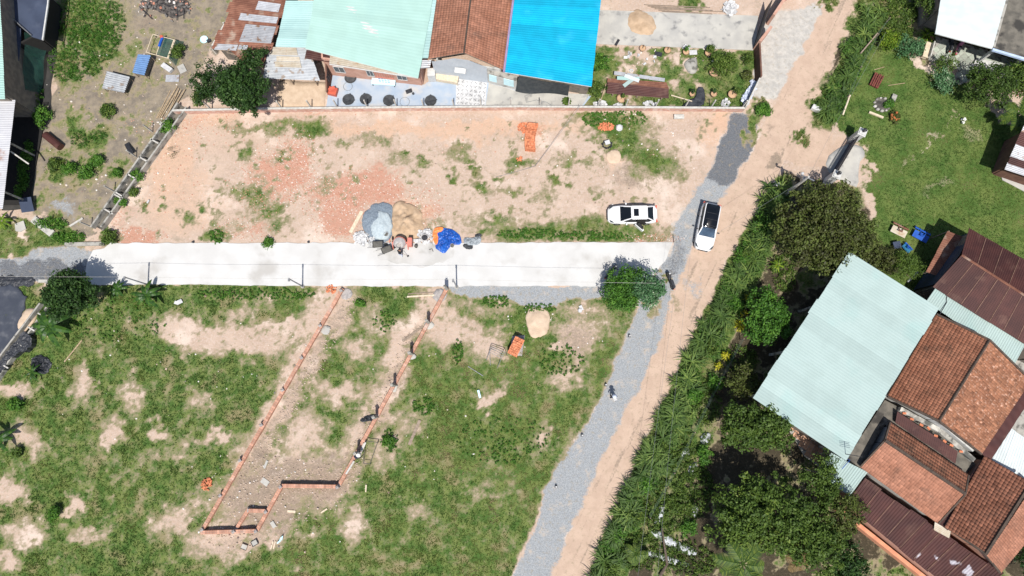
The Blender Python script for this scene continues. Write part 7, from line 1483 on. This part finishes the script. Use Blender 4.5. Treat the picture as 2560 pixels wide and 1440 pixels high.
b = MB(); b.box(P(1646, 135, .05), (.75, .45, .05), -.2); simple('dark_mat', 'small dark mat in the front garden grass', 'mat', b, m_steel); b = MB(); b.lathe([(.08, 0), (.16, .02), (.2, .12), (.13, .14), (.08, .05)], P(1578, 178), 12); simple('white_ring', 'small white concrete ring in the front garden grass', 'ring', b, m_white)
for k in range(6): plank('timber_pole', 'grey timber pole of the loose stack above the white yard', 'pole', 1610+k*9, 12+3.5*k, 1780+random.uniform(-30, 30), 20+3.2*k, .07, .06, m_wood, .08, 'timber poles above the white yard')
b = MB(); b.box(P(1543, 106, .1), (.25, .75, .06), R(-30)); simple('dark_plank', 'short dark plank at the edge of the white yard', 'plank', b, m_steel)

# ------------------------------------------------------------------ patio things
def bowl(label, x, y, rz, sq=True):
    t = thing('net_basket', label, 'basket', P(x, y), rz, 'dark baskets on the patio'); b = MB(); b.lathe([(.0, .05), (.45, .06), (.6, .2), (.57, .2), (.44, .1)], (0, 0, .03), 18); b.build('rim', m_potgrey, t, world=False)
    if sq: b = MB(); b.mesh([(-.5, -.45, .25), (.55, -.4, .22), (.45, .5, .27), (-.42, .42, .24), (0, 0, .18)], [(0, 1, 4), (1, 2, 4), (2, 3, 4), (3, 0, 4)]); b.build('cloth', m_tarpd, t, world=False, fix=False)
for lb, x, y, rz, s_ in (('large round dark grey basket near the red crate on the patio', 877, 197, 0, False), ('first dark cloth covered basket from the left in the front row', 872, 251, .5, True), ('second dark cloth covered basket from the left in the front row', 915, 250, 1.0, True), ('square cloth covered basket third in the front row', 973, 253, 0., True), ('dark diamond shaped basket cover beside the mosaic mat', 1077, 254, .78, True)): bowl(lb, x, y, rz, s_)
def ring(label, x, y, r_, mat=m_wire):
    b = MB(); c = P(x, y); b.tube([(c.x+r_*math.cos(a*.35), c.y+r_*math.sin(a*.35), .07) for a in range(19)], .02, 4); simple('wire_hoop', label, 'hoop', b, mat)
ring('thin wire hoop lying below the large round basket', 870, 217, .45); ring('double wire hoop between the baskets of the front row', 1012, 255, .48)
o = MB(); o.box(P(832, 229, .3), (.9, .75, .5), -.25); o.box(P(829, 222, .62), (.7, .35, .1), .5, tilt=(.2, .1)); simple('red_crate', 'bright red crate with rumpled cover at the left patio edge', 'crate', o, m_red)
bd = thing('aqua_bed', 'pale aqua bed frame with a dark pattern on the blue patio', 'bed', P(961, 208), R(-4)); b = MB(); b.box((0, 0, .45), (2.4, .8, .1)); b.build('board', m_aqua, bd, world=False)
for sx in (-1, 1):
    for sy in (-1, 1): b = MB(); b.box((sx*1.1, sy*.33, .2), (.08, .08, .42)); b.build('leg', m_steel, bd, world=False)
for i in range(4):
    for j in range(3): b = MB(); b.box((-.45+.3*i+.06*j, .2-.16*j, .505), (.2, .05, .012)); b.build('print', m_bluep, bd, world=False)
b = MB(); b.box(P(1022, 228, .2), (.62, .3, .3), .35); b.box(P(1033, 234, .1), (.2, .2, .15), .5); simple('black_bag', 'black bag lying on the patio left of the mosaic mat', 'bag', b, m_black)
t = thing('potted_palm', 'small potted palm at the right end of the patio by the boundary wall', 'potted plant', P(1416, 258)); b = MB(); b.lathe([(.2, 0), (.3, .35), (.27, .36), (0, .33)], (0, 0, 0), 14); b.build('pot', m_pot, t, world=False)
for k in range(10): b = MB(); frond(b, Vector((0, 0, .5)), k*.63, .6, .3, .4, .12, 5); b.build('frond', l_mid, t, world=False, fix=False)
b = MB(); b.tube([P(1330, 232, .06), P(1312, 240, .06), P(1316, 256, .06), P(1340, 250, .06), P(1365, 255, .06), P(1395, 272, .06)], .025, 5); simple('garden_hose', 'thin dark hose curling over the concrete apron under the net', 'hose', b, m_wire)

# ------------------------------------------------------------------ cars
def loft(mb, st, ring):
    V = []; F = []; n = len(ring(st[0]))
    for s in st: V += ring(s)
    for i in range(len(st)-1):
        for k in range(n-1): F.append((i*n+k, i*n+k+1, (i+1)*n+k+1, (i+1)*n+k))
    F += [tuple(range(n)), tuple(range((len(st)-1)*n, len(st)*n))]; mb.mesh(V, F)
def body_ring(s):
    x, w, zs, zc, z0 = s
    h = [(w*.90, z0), (w, z0+.18), (w, zs*.72), (w*.975, zs*.92), (w*.90, zs), (w*.6, lerp(zs, zc, .75)), (0, zc)]
    return [(x, a, z) for a, z in h]+[(x, -a, z) for a, z in reversed(h[:-1])]+[(x, h[0][0], z0)]
def car(name, label, px, py, rz, L, W, stations, cab, suv=False):
    t = thing(name, label, 'car', P(px, py), rz); b = MB(); loft(b, stations, body_ring); body = b.build('body', m_whitepaint, t, world=False, smooth=False)
    md = body.modifiers.new('bev', 'SUBSURF'); md.levels = md.render_levels = 1
    body.data.polygons.foreach_set('use_smooth', [True]*len(body.data.polygons))
    xr, xf, tr, tf, zb, zt, wb, wt = cab; k = .02
    B = [(xf, wb*.93), (xf-.75*(xf-tf), wb), ((xf+xr)/2, wb), (xr+.5, wb), (xr, wb*.84)]; T = [(tf, wt*.93), (tf-.12, wt), ((tf+tr)/2, wt), (tr+.12, wt), (tr, wt*.9)]
    b = MB(); b.mesh([(x, y, zb) for x, y in B]+[(x, -y, zb) for x, y in reversed(B)]+[(x, y, zt) for x, y in T]+[(x, -y, zt) for x, y in reversed(T)], [(i, (i+1) % 10, 10+(i+1) % 10, 10+i) for i in range(10)]+[tuple(range(10, 20))]); b.build('greenhouse', m_glass, t, world=False)
    crown = [(x, y*.985, zt+.012) for x, y in T]; rm = [(x*.98+.02*(tf+tr)/2, y*.45, zt+.05) for x, y in T]; V = crown+[(x, -y, z) for x, y, z in reversed(crown)]+rm+[(x, -y, z) for x, y, z in reversed(rm)]
    b = MB(); b.mesh(V, [(i, (i+1) % 10, 10+(i+1) % 10, 10+i) for i in range(10)]+[tuple(range(10, 20))]); b.build('roof', m_glass if suv else m_whitepaint, t, world=False, smooth=True)
    def quad(nm, pts, mat, lift=.012):
        b = MB(); c = Vector((0, 0, zt*.5)); P_ = [Vector(p) for p in pts]; nn = (P_[1]-P_[0]).cross(P_[2]-P_[0]).normalized()
        if nn.dot(P_[0]-c) < 0: nn = -nn
        b.mesh([p+nn*lift for p in P_], [tuple(range(len(P_)))]); return b.build(nm, mat, t, world=False, fix=False)
    quad('windscreen', [(xf+.02, wb*.9, zb+.03), (tf+.02, wt*.90, zt-.01), (tf+.02, -wt*.90, zt-.01), (xf+.02, -wb*.9, zb+.03)], m_windscreen if suv else m_glass)
    quad('rear_window', [(xr-.0, wb*.80, zb+.05), (tr-.0, wt*.86, zt-.02), (tr-.0, -wt*.86, zt-.02), (xr-.0, -wb*.80, zb+.05)], m_glass)
    for s in (-1, 1):
        for a_, c_ in ((0, 0), (4, 4)): b = MB(); p, q = B[a_], T[c_]; b.beam((p[0], s*p[1], zb), (q[0], s*q[1], zt+.01), .10, .06); b.build('pillar', m_whitepaint, t, world=False)
        b = MB(); b.tube([(T[0][0], s*T[0][1], zt+.012), (T[1][0], s*T[1][1]*1.01, zt+.015), (T[3][0], s*T[3][1]*1.01, zt+.015), (T[4][0], s*T[4][1], zt+.01)], .05 if suv else .045, 6); b.build('roof_rail', m_whitepaint, t, world=False, smooth=True)
        b = MB(); b.beam((B[2][0]-.15, s*(wb+.0), zb), (B[2][0]-.2, s*(wt+.0), zt), .07, .05); b.build('door_pillar', m_glass, t, world=False)
        mi = thing; b = MB(); b.ball((xf-.55, s*(W/2+.10), zb+.06), .13, 8, 6, (.65, 1.05, .65)); b.build('mirror', m_steel if suv else m_whitepaint, t, world=False, smooth=True)
        b = MB(); f = stations[-1][0]; zz = stations[-3][2]; b.mesh([(f-.14, s*W*.27, zz-.07), (f-.26, s*W*.42, zz-.02), (f-.62, s*W*.475, zz+.055), (f-.45, s*W*.38, zz+.055)], [(0, 1, 2, 3)]); b.build('headlight', m_glass2, t, world=False, fix=False)
        b = MB(); r0 = stations[0][0]; b.box((r0+.16, s*W*.36, stations[1][2]-.0), (.16, .36, .12), s*.3); b.build('tail_light', m_red, t, world=False)
        for x in (stations[-1][0]-.95, stations[0][0]+1.05):
            b = MB(); b.tube([(x, s*(W/2-.22), .33), (x, s*(W/2-.01), .33)], .33, 18); w_ = b.build('wheel', m_rubber, t, world=False); b = MB(); b.tube([(x, s*(W/2-.02), .33), (x, s*(W/2+.004), .33)], .21, 12); b.build('rim', m_metal, w_, world=False)
    b = MB(); f = stations[-1][0]; b.box((f-.03, 0, stations[-1][2]-.05), (.12, W*.5, .14)); b.build('grille', m_steel, t, world=False)
    return t, quad, zt
def stn(L, W, hood, belt, deck, z0=.22):
    h = L/2; w = W/2
    return [(-h, w*.62, deck-.28, deck-.24, z0+.1), (-h+.07, w*.80, deck-.12, deck-.07, z0+.04), (-h+.3, w*.93, deck, deck+.03, z0), (-h+.9, w*.99, belt, belt+.03, z0), (0, w, belt-.02, belt, z0), (h-1.5, w, belt-.03, belt-.0, z0), (h-.9, w*.985, hood+.01, hood+.07, z0), (h-.4, w*.92, hood-.07, hood+.0, z0), (h-.12, w*.78, hood-.2, hood-.14, z0+.03), (h, w*.56, hood-.3, hood-.27, z0+.1)]
t, quad, zt = car('white_sedan', 'white sedan with sunroof and one open rear door on the bare lot', 1578, 541, R(180.5), 4.85, 1.84, stn(4.85, 1.84, .86, .95, 1.02), (-1.98, 1.2, -1.36, .24, .94, 1.40, .83, .63))
b = MB(); b.box((-.25, 0, zt+.052), (.48, .72, .012)); b.build('sunroof', m_glass, t, world=False)
b = MB(); b.box((-.78, .925, .66), (.95, .02, .62)); b.box((-.75, .80, 1.15), (.8, .10, .38), 0, tilt=(.4, 0)); b.build('door_opening_shade', m_interior_shade, t, world=False)  # black boxes paint the unlit inside of the car
dj = Matrix.Rotation(R(-42), 3, 'Z'); b = MB(); hinge = Vector((-.28, .94, 0))
def dpt(u, z, o=0): return hinge+dj @ Vector((-u, 0, 0))*1+Vector((0, 0, z))+dj @ Vector((0, o, 0))
b.mesh([dpt(0, .3), dpt(1.0, .35), dpt(1.0, .95), dpt(0, .95), dpt(0, .3, .12), dpt(1.0, .35, .12), dpt(1.0, .95, .16), dpt(0, .95, .16)], [(0, 1, 2, 3), (4, 5, 6, 7), (0, 1, 5, 4), (1, 2, 6, 5), (2, 3, 7, 6), (3, 0, 4, 7)]); dr_ = b.build('open_door', m_whitepaint, t, world=False)
b = MB(); b.mesh([dpt(.05, .95, .1), dpt(.9, .95, .1), dpt(.75, 1.33, -.10), dpt(.2, 1.35, -.10)], [(0, 1, 2, 3)]); b.build('door_glass', m_glass, dr_, world=False, fix=False)
b = MB(); b.box((-.75, .45, .75), (.5, .5, .3)); b.build('rear_seat', m_woodpale, t, world=False)
rz_suv = ang(1779, 512, 1757, 627)
t, quad, zt = car('white_suv', 'white sport utility car with a black glass roof parked on the dirt road', 1763, 572, rz_suv, 4.8, 1.9, stn(4.8, 1.9, 1.02, 1.10, 1.15, .26), (-2.2, 1.05, -2.02, .32, 1.08, 1.66, .86, .70), True)
for k in range(3): b = MB(); b.box((.1-.62*k, 0, zt+.058), (.03, 1.05, .01)); b.build('roof_seam', m_steel, t, world=False)

# ------------------------------------------------------------------ motorbikes
def motorbike(label, px, py, rz, mat, mat2, lean=.14):
    t = thing('motorbike', label, 'motorbike', P(px, py), rz, 'parked motorbikes')
    for x in (.62, -.6):
        b = MB(); b.lathe([(.2, -.05), (.29, -.06), (.31, 0), (.29, .06), (.2, .05)], (x, 0, .31), 16, Matrix.Rotation(R(90), 3, 'X')); w_ = b.build('wheel', m_rubber, t, world=False); b = MB(); b.tube([(x, -.03, .31), (x, .03, .31)], .17, 10); b.build('rim', m_metal, w_, world=False)
    b = MB(); loft(b, [(-.85, .07, .66, .72, .5), (-.6, .13, .72, .76, .45), (-.2, .15, .66, .70, .38), (.1, .10, .48, .52, .3), (.3, .14, .62, .70, .3), (.48, .16, .85, .92, .35), (.6, .08, .88, .92, .6)], body_ring); b.build('fairing', mat, t, world=False, smooth=True)
    b = MB(); b.box((-.35, 0, .79), (.72, .24, .09)); b.box((-.68, 0, .81), (.25, .2, .1)); b.build('seat', m_black, t, world=False)
    b = MB(); b.tube([(.42, .36, 1.0), (.5, .12, .96), (.5, -.12, .96), (.42, -.36, 1.0)], .022, 6); b.build('handlebar', m_steel, t, world=False)
    for s in (-1, 1): b = MB(); b.tube([(.5, s*.22, 1.0), (.46, s*.32, 1.15)], .012, 4); b.ball((.46, s*.33, 1.18), .06, 6, 4, (.4, 1, .7)); b.build('mirror', m_steel, t, world=False)
    b = MB(); b.ball((.62, 0, .88), .1, 8, 5); b.build('headlight', m_edge, t, world=False); b = MB(); b.box((.62, 0, .63), (.5, .11, .03)); b.build('mudguard', mat2, t, world=False); b = MB(); b.tube([(.6, .08, .31), (.5, .06, .95)], .025, 5); b.tube([(.6, -.08, .31), (.5, -.06, .95)], .025, 5); b.build('fork', m_steel, t, world=False)
    b = MB(); b.tube([(-.1, -.14, .3), (-.8, -.16, .38)], .05, 7); b.build('exhaust', m_metal, t, world=False); b = MB(); b.box((-.92, 0, .62), (.04, .16, .12)); b.build('tail_light', m_red, t, world=False); t.rotation_euler[0] = lean
    return t
motorbike('black motorbike parked alone on the gravel beside the dirt road', 1672, 704, R(108), m_black, m_black)
motorbike('dark motorbike parked in the shadow of the roadside tree', 1524, 680, R(50), m_black, m_steel)
motorbike('black and teal motorbike under the white roof edge on the paved porch', 2369, 116, R(70), m_black, m_cyan); motorbike('pink motorbike beside the darker one on the paved porch', 2388, 124, R(60), m_pink, m_pink)

# ------------------------------------------------------------------ people
def person(label, px, py, rz, J, shirt, trousers, hat=None, shoes=m_blackcl, cap=None):
    """J: joints in metres, local, facing +x"""
    t = thing('person', label, 'person', P(px, py), rz)
    names = ['pelvis', 'waist', 'chest', 'neck', 'head', 'crown', 'shL', 'elL', 'wrL', 'palmL', 'shR', 'elR', 'wrR', 'palmR', 'hipL', 'knL', 'anL', 'toeL', 'hipR', 'knR', 'anR', 'toeR']
    rad = [.145, .13, .15, .058, .088, .075, .07, .046, .033, .034, .07, .046, .033, .034, .098, .062, .042, .036, .098, .062, .042, .036]
    E = [(0, 1), (1, 2), (2, 3), (3, 4), (4, 5), (2, 6), (6, 7), (7, 8), (8, 9), (2, 10), (10, 11), (11, 12), (12, 13), (0, 14), (14, 15), (15, 16), (16, 17), (0, 18), (18, 19), (19, 20), (20, 21)]
    me = bpy.data.meshes.new('skeleton'); me.from_pydata([J[n] for n in names], E, []); o = bpy.data.objects.new('skeleton', me); COL.objects.link(o)
    s = o.modifiers.new('skin', 'SKIN'); s.use_smooth_shade = True
    sv = me.skin_vertices[0].data
    for i, r_ in enumerate(rad): k_ = .82 if names[i] in ('pelvis', 'waist', 'chest') else 1.0; sv[i].radius = (r_, r_*k_) if False else (r_, r_); sv[i].use_root = (i == 0)
    ss = o.modifiers.new('sub', 'SUBSURF'); ss.levels = ss.render_levels = 1
    dg = bpy.context.evaluated_depsgraph_get(); ev = bpy.data.meshes.new_from_object(o.evaluated_get(dg)); bpy.data.objects.remove(o)
    import bmesh
    bm = bmesh.new(); bm.from_mesh(ev)
    JV = [Vector(J[n]) for n in names]
    def near(p):
        best = (9, None)
        for a, c in E:
            A, C = JV[a], JV[c]; d = C-A; q = max(0, min(1, (p-A).dot(d)/max(d.length_squared, 1e-6))); l = (p-A-d*q).length
            if l < best[0]: best = (l, (a, c, q))
        return best[1]
    for f in bm.faces:
        a, c, q = near(f.calc_center_median()); pr = (names[a], names[c])
        m = 0
        if pr in (('pelvis', 'waist'), ('waist', 'chest'), ('chest', 'shL'), ('chest', 'shR'), ('shL', 'elL'), ('shR', 'elR'), ('elL', 'wrL'), ('elR', 'wrR')): m = 1
        elif names[a].startswith(('hip', 'kn')) or names[c].startswith('hip'): m = 2
        elif names[a].startswith('an'): m = 3
        elif pr == ('chest', 'neck') and q < .45: m = 1
        f.material_index = m; f.smooth = True
    # fingers, nose, ears as tubes rooted inside palm and head
    mb = MB()
    for sd in 'LR':
        w, p = Vector(J['wr'+sd]), Vector(J['palm'+sd]); d = (p-w).normalized(); u = d.cross(Vector((0, 0, 1)));  u = u.normalized() if u.length > .1 else Vector((1, 0, 0)); dn = d.cross(u)
        for k, l in enumerate((.075, .085, .08, .062)):
            o_ = p+u*(k-1.5)*.018; mb.tube([o_, o_+d*l*.6+dn*.01, o_+d*l*.85+dn*.035], [.0095, .0088, .007], 5)
        sg = 1 if sd == 'L' else -1; o_ = w.lerp(p, .55)+u*.02*sg; mb.tube([o_, o_+u*.045*sg+d*.025, o_+u*.05*sg+d*.06], [.011, .010, .008], 5)
    h = Vector(J['head']); up = (Vector(J['crown'])-Vector(J['neck'])).normalized(); fwd = Vector(J.get('face', (1, 0, 0))).normalized(); fwd = (fwd-up*fwd.dot(up)).normalized(); rt = fwd.cross(up)
    mb.tube([h+fwd*.075+up*.02, h+fwd*.108-up*.015], [.010, .016], 5)
    for s_ in (-1, 1): mb.ball(h+rt*.092*s_, .026, 6, 4, (.6, .5, 1))
    mb.tube([h+fwd*.088-rt*.025-up*.045, h+fwd*.094-up*.047, h+fwd*.088+rt*.025-up*.045], .007, 4)
    off = len(bm.verts); vs = [bm.verts.new(v) for v in mb.v]
    for f in mb.f:
        try: q = bm.faces.new([vs[i] for i in f]); q.smooth = True
        except ValueError: pass
    idx = [f.material_index for f in bm.faces]; bm.to_mesh(ev); bm.free(); ev.materials.clear()
    for m in (m_skin, shirt, trousers, shoes): ev.materials.append(m)
    ev.polygons.foreach_set('material_index', idx); ev.update()
    ob = bpy.data.objects.new('body', ev); COL.objects.link(ob); ob.parent = t
    b = MB(); b.ball(h+up*.035-fwd*.015, .103, 10, 7, (1, 1, .95)); 
    b.v = [tuple(Vector(v)) for v in b.v]; b.build('hair', m_hair, t, world=False, smooth=True)
    for s_ in (-1, 1): b = MB(); b.ball(h+fwd*.086+rt*.032*s_+up*.012, .011, 6, 4); b.build('eye', m_hair, t, world=False)
    if hat:
        b = MB(); M_ = up.to_track_quat('Z', 'Y').to_matrix(); b.lathe(hat[1], h+up*.09, 16, M_); b.build('hat', hat[0], t, world=False, smooth=True)
    return t
def stance(lean=0., hands=((.45, .18, .95), (.45, -.18, .95)), step=.0, crouch=0., face=(1, 0, -.1), el=None):
    z = 1-.35*crouch; px = 0.; hip = .92*z; cx = math.sin(lean)*.45; cz = hip+math.cos(lean)*.42; nx = math.sin(lean)*.62; nz = hip+math.cos(lean)*.58; hx = nx+.12*math.sin(lean+.15); hz = nz+.13
    J = dict(pelvis=(0, 0, hip), waist=(cx*.45, 0, hip+(cz-hip)*.45), chest=(cx, 0, cz), neck=(nx, 0, nz), head=(hx, 0, hz), crown=(hx+.06*math.sin(lean), 0, hz+.09), face=face)
    for s, sd, hd in ((1, 'L', hands[0]), (-1, 'R', hands[1])):
        sh = Vector((cx, s*.19, cz+.06)); w = Vector(hd); mid = (sh+w)/2; e = mid+Vector((-.10, s*.10, -.06)); d = (w-e).normalized()
        J['sh'+sd] = tuple(sh); J['el'+sd] = tuple(e); J['wr'+sd] = tuple(w); J['palm'+sd] = tuple(w+d*.085)
        st_ = step*s; J['hip'+sd] = (0, s*.095, hip-.06); J['kn'+sd] = (.10+.35*crouch+st_*.35, s*.12, .47); J['an'+sd] = (st_*.6-.02, s*.12, .085); J['toe'+sd] = (st_*.6+.15, s*.13, .035)
    return J
cone = [(.0, .16), (.12, .09), (.25, -.02), (.24, -.03), (.0, .05)]; brim = [(.0, .10), (.09, .09), (.11, .02), (.20, .0), (.20, -.01), (.0, .02)]
person('worker in black leaning on a hoe beside the concrete mixer', 1003, 640, R(75), stance(.45, ((.55, .12, .95), (.62, -.08, .85)), .15, .1), m_blackcl, m_lightcl)
ho = thing('hoe', 'long handled hoe held by the worker at the mixer', 'hoe', P(1014, 637)); b = MB(); b.tube([P(1006, 633, .95), P(1020, 640, .05)], .018, 6); b.build('handle', m_wood, ho); b = MB(); b.box(P(1020, 640, .09), (.2, .16, .03), .6); b.build('blade', m_steel, ho)
person('worker in dark clothes walking on the gravel strip with a pale hat', 1530, 993, R(100), stance(.06, ((.12, .26, .82), (.18, -.26, .85)), .22), m_navycl, m_jean, (m_lightcl, brim))
person('worker with a white conical hat bending over the right footing wall', 893, 1142, R(35), stance(.7, ((.62, .18, .6), (.62, -.2, .58)), .12, .25), m_navycl, m_jean, (m_straw, cone))
b = MB(); b.box(P(1537, 996, .9), (.3, .42, .05), .4); simple('white_sheet_bundle', 'small white bundle carried by the walking worker', 'bundle', b, m_white)
sc = thing('scaffold_bench', 'low black steel work bench by the bending worker', 'work bench', P(922, 1145)); b = MB()
e = [P(913, 1102, .5), P(944, 1106, .5), P(925, 1160, .5), P(908, 1158, .5)]
for p, q in zip(e, e[1:]+e[:1]): b.beam(p, q, .045, .045)
b.build('frame', m_steel, sc)
for p in e: b = MB(); b.beam(Vector((p.x, p.y, 0)), p, .045, .045); b.build('leg', m_steel, sc)
for k, (x0, y0, x1, y1) in enumerate(((913, 1108, 898, 1142), (888, 1152, 868, 1184), (917, 1105, 904, 1132))): plank('form_board', ('whitish form board lying along the right footing wall above the worker', 'whitish form board lying along the right footing wall below the worker', 'narrow form board beside the bending worker')[k], 'board', x0, y0, x1, y1, .16, .05, m_post, .58)
o = patch('dark_sacks', smoothpoly([tuple(P(x, y)[:2]) for x, y in ((898, 1048), (915, 1040), (938, 1036), (944, 1046), (925, 1054), (902, 1056))]), lambda x, y, d: .05+.6*np.minimum(1, d/.3)*np.abs(fbm(x, y, 4, 4)-.5)*2.6, m_black, .08, .14, 3.0, smooth=False); tag(o, 'heap of black sacks at the foot of the fifth tall column', 'sacks')
b = MB(); p = P(1684, 606); b.beam(p, p+Vector((.0, 0, 1.5)), .08, .08); simple('marker_post', 'thin pale marker post at the lane end by the road', 'post', b, m_post)
for k, (x, y) in enumerate(((484, 606), (772, 606))): b = MB(); b.lathe([(.1, 0), (.1, .25), (.0, .27)], P(x, y), 8); simple('pipe_stub', ('dark topped pipe stub at the upper lane edge, left one', 'dark topped pipe stub at the upper lane edge, right one')[k], 'pipe', b, m_steel)
scrap('burnt_litter', 'black and white burnt litter round the charred heap at the top edge', [(410, 25, 70, 30), (450, 10, 30, 20), (370, 12, 24, 20)], 90, 8, m_stone, (.08, .35), .08)
